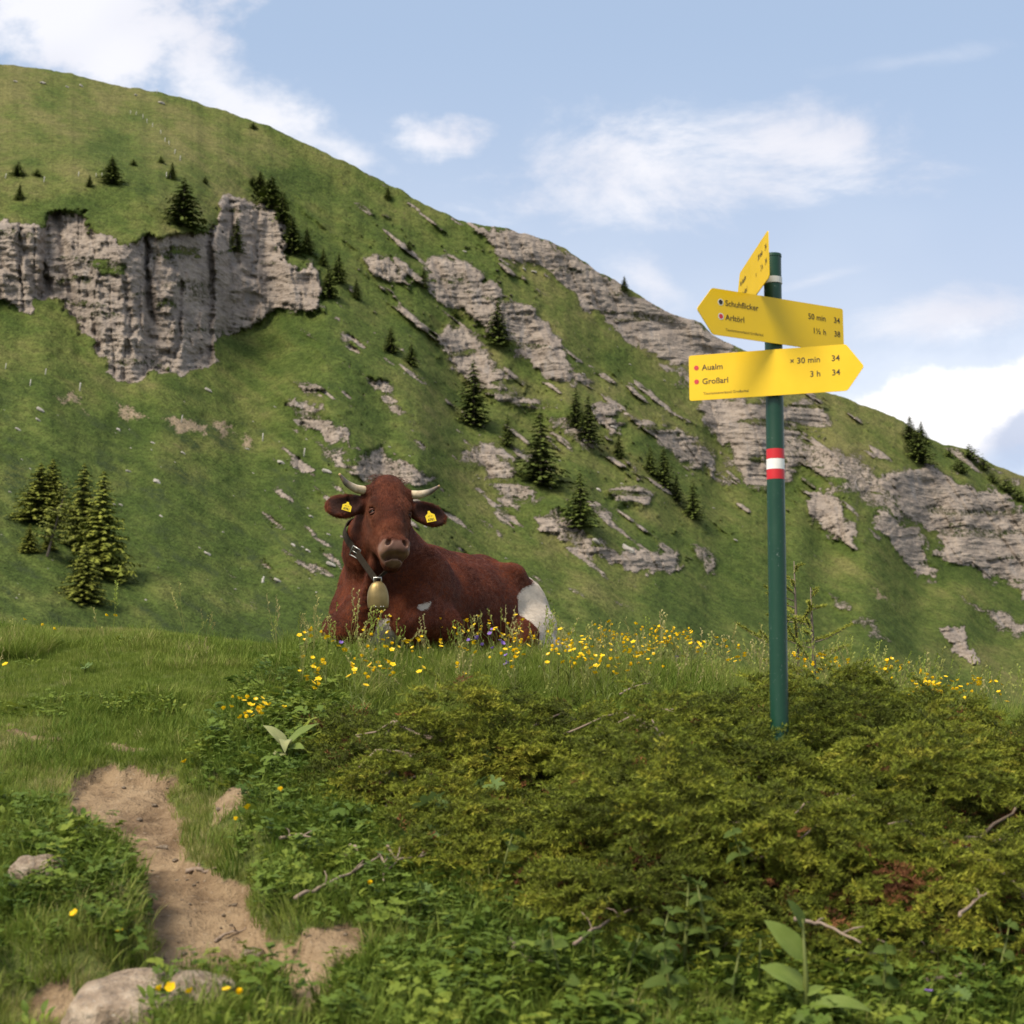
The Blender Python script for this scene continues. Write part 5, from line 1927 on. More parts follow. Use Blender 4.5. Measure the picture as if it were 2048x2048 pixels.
def hair_tuft(seed):
    rs = random.Random(seed)
    V, T = [], []
    for i in range(7):
        x0, y0 = rs.uniform(-.008, .008), rs.uniform(-.009, .009)
        L = rs.uniform(0.011, 0.020)
        a = rs.gauss(0, 0.28)
        w_ = rs.uniform(0.0006, 0.0010)
        z1 = L * rs.uniform(0.12, 0.34)
        n0 = len(V)
        V += [(x0 + w_ * math.sin(a), y0 - w_ * math.cos(a), -0.001), (x0 - w_ * math.sin(a), y0 + w_ * math.cos(a), -0.001), (x0 + L * math.cos(a), y0 + L * math.sin(a), z1)]
        T.append((n0, n0 + 1, n0 + 2))
    return np_mesh('hair_tuft', V, np.array(T), [COATH], False)


HAIR_C = make_protos('hair_tuft', [hair_tuft(s) for s in range(6)])
fa, fb, fc = CV[CF[:, 0]], CV[CF[:, 1]], CV[CF[:, 2]]
fn = np.cross(fb - fa, fc - fa) + np.cross(fc - fa, CV[CF[:, 3]] - fa)
fn /= np.linalg.norm(fn, axis=1)[:, None] + 1e-9
fcen = (fa + fb + fc + CV[CF[:, 3]]) / 4
vm = lambda a: a[CF].mean(1)
bald = np.maximum(vm(muz), np.maximum(vm(inear), vm(lip)))
# only where the viewer's side of the animal shows, so that the count stays small
view = (to_cow((0, 0, CAMZ)) - fcen)
view /= np.linalg.norm(view, axis=1)[:, None]
cand = np.nonzero((bald < 0.15) & ((fn * view).sum(1) > -0.35) & (fcen[:, 2] > 0.05))[0]
sel = RNG.choice(cand, min(34000, len(cand)), replace=False)
fh = vm(onhead)[sel]
flow = np.where(fh[:, None] > 0.5, HA[None, :] * 1.0, np.array([-0.75, 0.0, -0.55])[None, :]) + RNG.normal(0, 0.22, (len(sel), 3))
nn3 = fn[sel]
tx = flow - nn3 * (flow * nn3).sum(1)[:, None]
tx /= np.linalg.norm(tx, axis=1)[:, None] + 1e-9
ty = np.cross(nn3, tx)
eul = np.stack([np.arctan2(ty[:, 2], nn3[:, 2]), -np.arcsin(np.clip(tx[:, 2], -1, 1)), np.arctan2(tx[:, 1], tx[:, 0])], -1)
cow_n = fbm(fcen[sel, 0] / 0.14, fcen[sel, 1] / 0.14, fcen[sel, 2] / 0.14, oct=3, seed=621)
ht_ = np.clip(0.30 + 0.75 * (cow_n - 0.5) + RNG.normal(0, 0.10, len(sel)), 0.02, 0.70)
ht_ = np.where(vm(white)[sel] + RNG.normal(0, 0.12, len(sel)) > 0.5, RNG.uniform(0.86, 1.0, len(sel)), ht_)
coat = scatter('coat_hair', fcen[sel], eul, RNG.uniform(0.7, 1.15, len(sel)) * np.where(fh > 0.5, 0.65, 1.0), ht_, HAIR_C, cow)
coat['kind'] = 'stuff'

# --- horns
horn_m, _n = new_mat('cow_horn')
ht = _n.attr('tip')
_n.put(_n.p.inputs['Base Color'], _n.mix(_n.smooth(_n.noise(_n.node('ShaderNodeTexCoord').outputs['Object'], 30, 3), 0.45, 0.65, 0, 0.5),
       _n.ramp(ht, [(0.0, (0.30, 0.20, 0.11)), (0.15, (0.52, 0.42, 0.27)), (0.42, (0.50, 0.42, 0.30)), (0.66, (0.10, 0.085, 0.07)), (0.92, (0.05, 0.042, 0.04)), (1.0, (0.42, 0.27, 0.12))]), (0.22, 0.15, 0.085, 1)))
_n.p.inputs['Roughness'].default_value = 0.38


def horn(pts, rads, me_name='horn'):
    # smooth curve through the points
    n = 22
    t = np.linspace(0, len(pts) - 1, n)
    P_ = np.stack([np.interp(t, range(len(pts)), [p[i] for p in pts]) for i in range(3)], -1)
    for _ in range(4):
        P_[1:-1] = 0.25 * P_[:-2] + 0.5 * P_[1:-1] + 0.25 * P_[2:]
    rr = np.interp(t, range(len(rads)), rads)
    mb = MB()
    mb.tube([tuple(p) for p in P_], list(rr), 14)
    tip = np.concatenate([np.repeat(np.linspace(0, 1, n), 14), [0, 1]])
    return mb.mesh(me_name, [horn_m], True, {'tip': tip})


def cpx(u, v, d):
    return to_cow(at_depth(u, v, d))


hb = hp(0.026, -0.116, -0.066)
h1, h2, h3 = hp(0.032, -0.185, -0.052), hp(0.018, -0.246, -0.028), hp(-0.022, -0.290, 0.002)
obj('horn', horn([hb, h1, h2, h3], [0.0260, 0.0230, 0.0180, 0.0060]), cow)
hb = hp(0.026, 0.116, -0.066)
h1, h2, h3 = hp(0.032, 0.178, -0.050), hp(0.026, 0.236, -0.022), hp(0.002, 0.284, 0.012)
obj('horn', horn([hb, h1, h2, h3], [0.0260, 0.0230, 0.0170, 0.0060]), cow)

# --- eyes
eye_m, _n = new_mat('cow_eye')
_n.p.inputs['Base Color'].default_value = (0.008, 0.005, 0.004, 1)
_n.p.inputs['Roughness'].default_value = 0.30
_n.p.inputs['Specular IOR Level'].default_value = 0.12
lid_m, _n = new_mat('cow_eyelid')
_n.p.inputs['Base Color'].default_value = (0.075, 0.022, 0.012, 1)
_n.p.inputs['Roughness'].default_value = 0.6


def uv_ball(r, seg=16, rings=10, squash=(1, 1, 1)):
    bm = bmesh.new()
    bmesh.ops.create_uvsphere(bm, u_segments=seg, v_segments=rings, radius=r)
    V = np.array([v.co[:] for v in bm.verts]) * np.array(squash)
    F = [[v.index for v in f.verts] for f in bm.faces]
    bm.free()
    return V, [f for f in F if len(f) == 3], [f for f in F if len(f) == 4]


for s in (-1, 1):
    mb = MB()
    V, T, Q = uv_ball(0.0172)
    mb.add(V + hp(0.184, 0.098 * s, -0.058), T, Q)
    obj('eye', mb.mesh('eye', [eye_m]), cow)
    mb = MB()                                   # lids: a thick upper rim and a thinner lower one
    c = hp(0.184, 0.098 * s, -0.058)
    outv = HW * s * 0.80 + HN * 0.60
    tang = np.cross(outv, HA)
    for sg, rad in ((-1, 0.0070), (1, 0.0045)):
        pts = []
        for q in np.linspace(-1.25, 1.25, 9):
            d = outv * 0.62 * math.cos(q) + tang * math.sin(q) + HA * sg * (0.42 if sg < 0 else 0.62) * math.cos(q)
            d /= np.linalg.norm(d)
            pts.append(tuple(c + d * 0.0205))
        mb.tube(pts, [rad * (0.5 + 0.5 * math.cos(q)) + 0.001 for q in np.linspace(-1.3, 1.3, 9)], 6)
    obj('eyelid', mb.mesh('eyelid', [lid_m]), cow)

# --- shaggy forelock and hair on the poll, ear fringes
hair_m, _n = new_mat('cow_hair')
_t = _n.attr('tip')
_n.put(_n.p.inputs['Base Color'], _n.ramp(_t, [(0, (0.060, 0.016, 0.009)), (1, (0.17, 0.048, 0.023))]))
_n.p.inputs['Roughness'].default_value = 0.7


def strands(mb, tip, root, d, L, wd, bend, rs):
    side = np.cross(d, np.array([rs.gauss(0, 1), rs.gauss(0, 1), rs.gauss(0, 1)]))
    side /= np.linalg.norm(side) + 1e-6
    p1 = root + d * L * 0.5 + bend * L * 0.12
    p2 = root + d * L * 0.92 + bend * L * 0.5
    mb.add(np.array([root - side * wd, root + side * wd, p1 + side * wd * .8, p1 - side * wd * .8, p2]), [(3, 2, 4)], [(0, 1, 2, 3)])
    tip += [0, 0, .5, .5, 1]


rs = random.Random(77)
mb, tips = MB(), []
for i in range(2000):
    w_ = rs.gauss(0, 0.060)
    a = rs.uniform(-0.055, 0.085)
    if abs(w_) > 0.118:
        continue
    nn_ = -0.058 + 0.060 * math.sqrt(max(0, 1 - ((a + 0.02) / 0.10 if a < -0.02 else 0) ** 2)) - 1.4 * w_ * w_
    root = hp(a, w_, nn_ - 0.010)
    d = HN * rs.uniform(0.0, 0.14) + HA * rs.uniform(-0.9, 0.1) * (1 if a < 0.0 else 0.2) + HA * (0.8 if a > 0.0 else 0) + HW * (rs.gauss(0, 0.25) + w_ * 9)
    d /= np.linalg.norm(d)
    strands(mb, tips, root, d, rs.uniform(0.012, 0.026), 0.0009, HA * 0.4 - HN * 0.9 + HW * rs.gauss(0, .4), rs)
obj('forelock', mb.mesh('forelock', [hair_m], True, {'tip': tips}), cow)
for (base, out, upv, fr) in (EAR_R, EAR_L):
    mb, tips = MB(), []
    for i in range(700):
        q = rs.uniform(0, 2 * math.pi)
        rr = rs.uniform(0.86, 1.0)
        root = base + out * (0.130 + 0.113 * math.cos(q) * rr) + upv * 0.070 * math.sin(q) * rr + fr * rs.uniform(-.006, .008)
        if math.cos(q) < -0.75:
            continue
        d = out * math.cos(q) + upv * math.sin(q) + fr * rs.uniform(-.2, .6) + out * rs.uniform(0, 0.5)
        d /= np.linalg.norm(d)
        strands(mb, tips, root - d * 0.004, d, rs.uniform(0.006, 0.013), 0.0006, out * 0.5, rs)
    obj('ear_fringe', mb.mesh('ear_fringe', [hair_m], True, {'tip': tips}), cow)

# --- ear tags
tag_m, _n = new_mat('ear_tag_plastic')
_n.p.inputs['Base Color'].default_value = (0.72, 0.52, 0.02, 1)
_n.p.inputs['Roughness'].default_value = 0.45
print_m, _n = new_mat('dark_print')
_n.p.inputs['Base Color'].default_value = (0.03, 0.025, 0.015, 1)
_n.p.inputs['Roughness'].default_value = 0.6


def text_mesh(txt, size, mat, align='LEFT', bold=0.0):
    cu = bpy.data.curves.new('lettering', 'FONT')
    cu.body = txt
    cu.size = size
    cu.align_x = align
    cu.align_y = 'BOTTOM_BASELINE'
    cu.offset = bold
    cu.resolution_u = 3
    o = bpy.data.objects.new('lettering_tmp', cu)
    COL.objects.link(o)
    dg = bpy.context.evaluated_depsgraph_get()
    me = bpy.data.meshes.new_from_object(o.evaluated_get(dg))
    bpy.data.objects.remove(o)
    bpy.data.curves.remove(cu)
    me.name = 'lettering'
    me.materials.clear()
    me.materials.append(mat)
    return me


def frame_obj(o, origin, ex, ey, ez):
    M = Matrix(((ex[0], ey[0], ez[0], origin[0]), (ex[1], ey[1], ez[1], origin[1]), (ex[2], ey[2], ez[2], origin[2]), (0, 0, 0, 1)))
    o.matrix_local = M


def ear_tag(ear, along, down, tilt, wd, ht_):
    base, out, upv, fr = ear
    W_ = dir_cow(_W)
    ctr = base + out * along + fr * 0.030 + HA * down
    ex0 = HW - fr * (HW @ fr)
    ex0 /= np.linalg.norm(ex0)
    ey0 = np.cross(fr, ex0)
    ca, sa = math.cos(tilt), math.sin(tilt)
    ex, ey = ex0 * ca + ey0 * sa, ey0 * ca - ex0 * sa
    pts = [(-.5, -.55), (.5, -.55), (.5, .15), (.17, .38), (.10, .62), (-.10, .62), (-.17, .38), (-.5, .15)]
    V = [(x * wd, y * ht_, 0.0013 * z) for z in (-1, 1) for (x, y) in pts]
    n = len(pts)
    bm = bmesh.new()
    vs = [bm.verts.new(v) for v in V]
    bm.faces.new(vs[n:])
    bm.faces.new(vs[:n][::-1])
    for i in range(n):
        bm.faces.new((vs[i], vs[(i + 1) % n], vs[n + (i + 1) % n], vs[n + i]))
    me = bpy.data.meshes.new('ear_tag')
    bm.to_mesh(me)
    bm.free()
    me.materials.append(tag_m)
    o = obj('ear_tag', me, cow)
    frame_obj(o, ctr, ex, ey, fr)
    t = obj('tag_number', text_mesh('4781', wd * 0.36, print_m, 'CENTER', 0.0004), o)
    t.location = (0, -ht_ * 0.45, 0.0018)
    t = obj('tag_number', text_mesh('AT 21', wd * 0.20, print_m, 'CENTER'), o)
    t.location = (0, -ht_ * 0.02, 0.0018)


ear_tag(EAR_R, 0.125, 0.020, R(-12), 0.052, 0.046)
ear_tag(EAR_L, 0.135, 0.030, R(16), 0.056, 0.056)

# ------------------------------------------------------------------ bell on its leather collar
strap_m, _n = new_mat('collar_leather')
_n.put(_n.p.inputs['Base Color'], _n.mix(_n.noise(_n.node('ShaderNodeTexCoord').outputs['Object'], 45, 4), (0.014, 0.010, 0.007, 1), (0.045, 0.036, 0.026, 1)))
_n.p.inputs['Specular IOR Level'].default_value = 0.08
_n.p.inputs['Roughness'].default_value = 0.85
brass_m, _n = new_mat('bell_brass')
_tc = _n.node('ShaderNodeTexCoord').outputs['Object']
_n.put(_n.p.inputs['Base Color'], _n.mix(_n.noise(_tc, 22, 5, 0.65), (0.13, 0.088, 0.032, 1), (0.36, 0.27, 0.12, 1)))
_n.p.inputs['Metallic'].default_value = 0.75
_n.put(_n.p.inputs['Roughness'], _n.lin(_n.noise(_tc, 14, 4), 0.3, 0.7, 0.34, 0.58))
steel_m, _n = new_mat('buckle_steel')
_n.p.inputs['Base Color'].default_value = (0.42, 0.41, 0.39, 1)
_n.p.inputs['Metallic'].default_value = 0.9
_n.p.inputs['Roughness'].default_value = 0.4


def sdf_at(p):
    q = (p - G0) / VX
    q = np.clip(q, 0, np.array(_dim) - 2)
    i = q.astype(int)
    return DF[i[0], i[1], i[2]]


bell_e = empty('cow_bell', COW_O, COW_TH)
tag(bell_e, 'dull brass bell on a dark leather collar round the neck of the cow', 'cow bell')
BELL_TOP = cpx(752, 1160, 8.03)
SIDE = cpx(709, 1068, 8.32)
TOPN = hp(0.05, -0.05, -0.36)
cN = 0.36 * BELL_TOP + 0.64 * TOPN + 0.1 * (SIDE - BELL_TOP)
e1 = (TOPN - BELL_TOP) / np.linalg.norm(TOPN - BELL_TOP)
nn_ = np.cross(e1, SIDE - cN)
nn_ /= np.linalg.norm(nn_)
e2 = np.cross(nn_, e1)
ring = []
for k in range(56):
    a = 2 * math.pi * k / 56
    d = e1 * math.cos(a) + e2 * math.sin(a)
    r = 0.05
    while r < 0.20 and sdf_at(cN + d * r) < 0.005:
        r += 0.003
    ring.append(r)
ring = np.array(ring)
for _ in range(6):
    ring = np.maximum(ring, 0.25 * np.roll(ring, 1) + 0.5 * ring + 0.25 * np.roll(ring, -1))
    ring = 0.25 * np.roll(ring, 1) + 0.5 * ring + 0.25 * np.roll(ring, -1) + 0.0006
P2 = [(math.cos(2 * math.pi * k / 56) * ring[k], math.sin(2 * math.pi * k / 56) * ring[k]) for k in range(56)]
_bt = BELL_TOP - cN
P2.append((float(_bt @ e1), float(_bt @ e2)))


def hull(ps):
    ps = sorted(ps)
    out_ = []
    for seq in (ps, ps[::-1]):
        h = []
        for p in seq:
            while len(h) > 1 and (h[-1][0] - h[-2][0]) * (p[1] - h[-2][1]) - (h[-1][1] - h[-2][1]) * (p[0] - h[-2][0]) <= 0:
                h.pop()
            h.append(p)
        out_ += h[:-1]
    return out_


_hl = np.array(hull(P2) + [hull(P2)[0]])
_cum = np.concatenate([[0], np.cumsum(np.hypot(*np.diff(_hl, axis=0).T))])
_tt = np.linspace(0, _cum[-1], 57)[:-1]
_h2 = np.stack([np.interp(_tt, _cum, _hl[:, i]) for i in range(2)], -1)
_ca = np.arctan2(_h2[:, 1], _h2[:, 0])
pts = [cN + e1 * p[0] + e2 * p[1] for p in _h2]
V, Q = [], []
for k in range(56):
    a = _ca[k]
    rd = e1 * math.cos(a) + e2 * math.sin(a)
    for (w_, t_) in ((-0.021, 0), (0.021, 0), (0.021, 0.006), (-0.021, 0.006)):
        V.append(pts[k] + nn_ * w_ + rd * t_)
for k in range(56):
    for j in range(4):
        Q.append((4 * k + j, 4 * k + (j + 1) % 4, 4 * ((k + 1) % 56) + (j + 1) % 4, 4 * ((k + 1) % 56) + j))
collar = obj('collar', np_mesh('collar', np.array(V), np.array(Q), [strap_m], False), bell_e)
kb = int(np.argmin([np.linalg.norm(p - cpx(715, 1103, 8.2)) for p in pts]))
mb = MB()
ka = _ca[kb]
rd = e1 * math.cos(ka) + e2 * math.sin(ka)
tg = -e1 * math.sin(ka) + e2 * math.cos(ka)
cc_ = pts[kb] + rd * 0.010
sq = [cc_ + nn_ * a_ * 0.029 + tg * b_ * 0.024 for a_, b_ in ((-1, -1), (1, -1), (1, 1), (-1, 1), (-1, -1))]
mb.tube([tuple(p) for p in sq], 0.0045, 6)
mb.tube([tuple(cc_ - tg * 0.022), tuple(cc_ + tg * 0.026 + rd * 0.004)], 0.003, 5)
obj('buckle', mb.mesh('buckle', [steel_m]), collar)
# the bell: a forged body, flattened, shouldered, with a seam and rivets
prof = [(0.0, 0.002), (0.018, 0.0), (0.034, -0.010), (0.046, -0.028), (0.056, -0.055), (0.0605, -0.085), (0.0605, -0.115), (0.057, -0.140), (0.0545, -0.156), (0.0515, -0.156), (0.0545, -0.138), (0.0575, -0.113), (0.0570, -0.085), (0.052, -0.055), (0.042, -0.030), (0.02, -0.006)]
seg = 40
V, Q = [], []
for (r, z) in prof:
    for k in range(seg):
        a = 2 * math.pi * k / seg
        sq_ = 0.72
        ridge = 1 + 0.05 * math.exp(-((a - math.pi * 1.5 - 0.0) / 0.05) ** 2) * (r > 0.02)
        V.append((r * math.cos(a) * ridge, r * math.sin(a) * sq_ * ridge, z + (0.010 * abs(math.cos(a)) if z < -0.15 else 0)))
for i in range(len(prof) - 1):
    for k in range(seg):
        Q.append((i * seg + k, (i + 1) * seg + k, (i + 1) * seg + (k + 1) % seg, i * seg + (k + 1) % seg))
bell = obj('bell', np_mesh('bell', np.array(V), np.array(Q), [brass_m], True), bell_e)
bt = BELL_TOP + dir_cow((0.012, -0.035, -0.012))
yaw = -COW_TH + R(16)
bell.location = bt
bell.rotation_euler = (R(4), R(-3), yaw)
bell.scale = (0.98, 0.98, 0.98)
mb = MB()
mb.tube([(-0.02, 0, -0.006), (-0.02, 0, 0.022), (0.02, 0, 0.022), (0.02, 0, -0.006)], 0.005, 6)
obj('hanger', mb.mesh('hanger', [steel_m]), bell)
V, T, Q = uv_ball(0.004, 8, 6)
for (a, z) in ((-1.45, -0.138), (-1.2, -0.138), (-1.95, -0.137)):
    mb = MB()
    mb.add(V + np.array([0.058 * math.cos(a), 0.0425 * math.sin(a), z]), T, Q)
    obj('rivet', mb.mesh('rivet', [steel_m]), bell)
mb = MB()
mb.tube([(0, 0, -0.01), (0, 0, -0.11)], 0.004, 6)
V, T, Q = uv_ball(0.016, 10, 8)
mb.add(V + np.array([0, 0, -0.125]), T, Q)
obj('clapper', mb.mesh('clapper', [steel_m]), bell)
# ------------------------------------------------------------------ signpost


def painted(name, col, rough=0.4, var=0.06, scale=18.0, scuff=None):
    m, n = new_mat(name)
    tc = n.node('ShaderNodeTexCoord').outputs['Object']
    f = n.noise(tc, scale, 4, 0.6)
    a = tuple(max(0, c * (1 - var * 4)) for c in col) + (1,)
    b = tuple(min(1, c * (1 + var * 4)) for c in col) + (1,)
    c = n.mix(f, a, b)
    if scuff:
        s = n.smooth(n.noise(n.mapping(tc, scale=(60, 60, 25)), 3.0, 3, 0.7), 0.66, 0.72)
        c = n.mix(n.math('MULTIPLY', s, scuff), c, (0.42, 0.46, 0.44, 1))
    n.put(n.p.inputs['Base Color'], c)
    n.put(n.p.inputs['Roughness'], n.lin(f, 0.3, 0.7, rough - 0.06, rough + 0.1))
    n.p.inputs['Specular IOR Level'].default_value = 0.45
    return m


green_m = painted('post_green_paint', (0.003, 0.040, 0.019), 0.42, 0.05, 12, 0.35)
yellow_m = painted('sign_yellow', (0.74, 0.475, 0.003), 0.42, 0.02, 9)
red_m = painted('band_red', (0.50, 0.012, 0.018), 0.42)
white_m = painted('band_white', (0.72, 0.71, 0.68), 0.42)
zinc_m = painted('clamp_zinc', (0.55, 0.54, 0.52), 0.35)
reddot_m = painted('dot_red', (0.52, 0.03, 0.045), 0.5, 0.01)
blackdot_m = painted('dot_black', (0.012, 0.012, 0.014), 0.5, 0.01)
ink_m = painted('sign_ink', (0.045, 0.030, 0.014), 0.55, 0.01)

PX, PY = 0.887, 5.0
pgz = gz1(PX, PY)
ptop = at_depth(1544.6, 513, PY)
post = empty('signpost', (PX, PY, pgz))
tag(post, 'green hiking signpost with three yellow arrow boards and a red white red band', 'signpost')
HT = float(ptop[2] - pgz)
LEAN = (float(ptop[0]) - PX) / HT


def px_at(z):
    return z * LEAN


def pole_cap():
    cb = MB()
    cb.tube([(px_at(HT), 0, HT - 0.004), (px_at(HT), 0, HT + 0.006)], [0.0318, 0.0312], 28)
    return cb.mesh('cap', [green_m], False)


mb = MB()
mb.tube([(px_at(-0.25), 0, -0.25), (px_at(0.6), 0, 0.6), (px_at(HT), 0, HT)], 0.0302, 28, cap=False)
obj('cap', pole_cap(), post)
obj('pole', mb.mesh('pole', [green_m], True), post)
zz = [float(at_depth(1552, v, PY - 0.03)[2] - pgz) for v in (896, 916, 937, 957)]
for nm, a, b, m in (('red_band', 0, 1, red_m), ('white_band', 1, 2, white_m), ('red_band', 2, 3, red_m)):
    mb = MB()
    mb.tube([(px_at(zz[a]), 0, zz[a] - 0.0003), (px_at(zz[b]), 0, zz[b] + 0.0003)], 0.0305, 28, cap=False)
    obj(nm, mb.mesh(nm, [m], True), post)
# auto-smooth stand-in: caps shaded flat
for o in post.children:
    for p in o.data.polygons:
        if len(p.vertices) == 3:
            p.use_smooth = False


def rounded(poly, r=0.010, seg=4):
    out = []
    n = len(poly)
    for i in range(n):
        p0, p1, p2 = (np.array(poly[(i + k - 1) % n], float) for k in range(3))
        a, b = (p0 - p1) / np.linalg.norm(p0 - p1), (p2 - p1) / np.linalg.norm(p2 - p1)
        s, e = p1 + a * r, p1 + b * r
        for k in range(seg + 1):
            t = k / seg
            out.append(tuple((1 - t) ** 2 * s + 2 * t * (1 - t) * p1 + t * t * e))
    return out


def sign_board(z, rot, s0, s1, tip, H, lines, offset):
    """board in its own XZ plane, front towards -Y; arrow at s=tip"""
    poly = [(s0, -H / 2), (s1, -H / 2), (s1, H / 2), (s0, H / 2)]
    if tip > s1:
        poly = [(s0, -H / 2), (s1, -H / 2), (tip, 0), (s1, H / 2), (s0, H / 2)]
    else:
        poly = [(s0, -H / 2), (s1, -H / 2), (s1, H / 2), (s0, H / 2), (tip, 0)]
    P_ = rounded(poly, 0.009)
    n = len(P_)
    bm = bmesh.new()
    f = [bm.verts.new((x, -0.0015, y)) for x, y in P_]
    b = [bm.verts.new((x, 0.0015, y)) for x, y in P_]
    bm.faces.new(f)
    bm.faces.new(b[::-1])
    for i in range(n):
        bm.faces.new((f[i], b[i], b[(i + 1) % n], f[(i + 1) % n]))
    me = bpy.data.meshes.new('sign_board')
    bm.normal_update()
    bm.to_mesh(me)
    bm.free()
    me.materials.append(yellow_m)
    o = obj('sign_board', me, post)
    o.location = (px_at(z) + offset[0], offset[1], z)
    o.rotation_euler = (0, 0, rot)
    # stiffening channels and the clamp behind
    for t in (H * 0.30, -H * 0.30):
        mb = MB()
        mb.box((0.0, 0.007, t), (0.10, 0.011, 0.022))
        obj('channel', mb.mesh('channel', [zinc_m], False), o)
    for kind, s, t, size, txt in lines:
        if kind == 'dot':
            mat, ring = txt
            if ring:
                me = disc(size * 1.35)
                me.materials.append(white_m)
                q = obj('dot_ring', me, o)
                q.location = (s, -0.0021, t)
            me = disc(size)
            me.materials.append(mat)
            q = obj('dot', me, o)
            q.location = (s, -0.0026, t)
        else:
            q = obj('lettering', text_mesh(txt, size, ink_m, 'LEFT' if kind == 'l' else 'RIGHT', 0.00025 if size > 0.02 else 0.0), o)
            q.location = (s, -0.0024, t - size * 0.35)
            q.rotation_euler = (R(90), 0, 0)
    return o


def disc(r, n=24):
    V = [(r * math.cos(6.2832 * k / n), 0, r * math.sin(6.2832 * k / n)) for k in range(n)]
    me = bpy.data.meshes.new('dot')
    me.from_pydata(V, [], [tuple(range(n))])
    return me


z1 = 1.6 + 1.1495 - pgz
z2 = 1.6 + 1.3296 - pgz
z3 = 1.6 + 1.503 - pgz
FS, FT = 0.0285, 0.0130
sign_board(z1, R(-18), -0.301, 0.234, 0.2916, 0.160,
           [('dot', -0.275, 0.035, 0.0082, (reddot_m, False)), ('dot', -0.275, -0.014, 0.0082, (reddot_m, False)),
            ('l', -0.256, 0.035, FS, 'Aualm'), ('l', -0.256, -0.014, FS, 'Großarl'), ('l', -0.252, -0.057, FT, 'Tourismusverband Großarltal'),
            ('l', 0.045, 0.035, FS, '×'), ('r', 0.148, 0.035, FS, '30 min'), ('r', 0.148, -0.014, FS, '3 h'), ('r', 0.213, 0.035, FS, '34'), ('r', 0.213, -0.014, FS, '34')], (0, -0.047))
sign_board(z2, R(28), -0.265, 0.296, -0.328, 0.160,
           [('dot', -0.231, 0.035, 0.0085, (blackdot_m, True)), ('dot', -0.231, -0.014, 0.0085, (reddot_m, True)),
            ('l', -0.213, 0.035, FS, 'Schuhflicker'), ('l', -0.213, -0.014, FS, 'Arltörl'), ('l', -0.213, -0.057, FT, 'Tourismusverband Großarltal'),
            ('r', 0.218, 0.035, FS, '50 min'), ('r', 0.218, -0.014, FS, '1½ h'), ('r', 0.281, 0.035, FS, '34'), ('r', 0.281, -0.014, FS, '38')], (0, -0.047))
sign_board(z3, R(-90 + 2.2), -0.235, 0.25, -0.295, 0.160,
           [('dot', -0.215, 0.035, 0.0085, (blackdot_m, False)), ('dot', -0.215, -0.014, 0.0085, (reddot_m, False)),
            ('l', -0.197, 0.035, FS, 'Aualm'), ('l', -0.197, -0.014, FS, 'Großarl'), ('l', -0.19, -0.057, FT, 'Tourismusverband Großarltal'),
            ('r', 0.165, 0.035, FS, '30 min'), ('r', 0.165, -0.014, FS, '3 h'), ('l', 0.045, -0.014, FS, '×'), ('r', 0.228, 0.035, FS, '34'), ('r', 0.228, -0.014, FS, '34')], (-0.066, 0.0))
for z in (z1 + 0.045, z1 - 0.045, z2 + 0.045, z2 - 0.045, z3 - 0.02):
    mb = MB()
    mb.tube([(px_at(z), 0, z - 0.011), (px_at(z), 0, z + 0.011)], 0.0325, 24)
    if z == z3 - 0.02:
        mb.box((px_at(z) - 0.046, 0.0, z), (0.030, 0.020, 0.026))
        mb.tube([(px_at(z) - 0.045, -0.024, z), (px_at(z) - 0.045, 0.024, z)], 0.009, 8)
    else:
        mb.box((px_at(z), -0.0325, z), (0.016, 0.008, 0.018))
    obj('clamp', mb.mesh('clamp', [zinc_m], False), post)
# ------------------------------------------------------------------ boulders and pebbles


def granite_mat():
    m, n = new_mat('lichened_boulder')
    tc = n.node('ShaderNodeTexCoord').outputs['Object']
    a = n.noise(tc, 2.4, 5, 0.65)
    b = n.noise(tc, 9.0, 5, 0.7)
    c = n.ramp(a, [(0.32, (0.17, 0.125, 0.085)), (0.48, (0.34, 0.255, 0.180)), (0.64, (0.50, 0.40, 0.30))])
    c = n.mix(n.smooth(b, 0.55, 0.70, 0, 0.75), c, (0.13, 0.115, 0.11, 1))
    c = n.mix(n.smooth(n.noise(tc, 22, 3, 0.6), 0.60, 0.72, 0, 0.55), c, (0.60, 0.57, 0.52, 1))
    n.put(n.p.inputs['Base Color'], c)
    n.p.inputs['Roughness'].default_value = 0.9
    n.put(n.p.inputs['Normal'], n.bump(n.math('ADD', a, n.math('MULTIPLY', b, 0.5)), 0.8, 0.08))
    return m


STONE = granite_mat()


def boulder(u, v, wpx, sq, seed, label, rz=0.0, up=0.25, tilt=(0, 0)):
    p = ground_hit(u, v)
    r = wpx * 0.5 / FPX * p[1]
    o = obj('boulder', stone_mesh('boulder', seed, [STONE], 4, sq, 0.22, True, 1.0), None, (p[0], p[1] + r * 0.3, p[2] + r * up), (tilt[0], tilt[1], rz), (r, r, r))
    tag(o, label, 'rock')
    return o


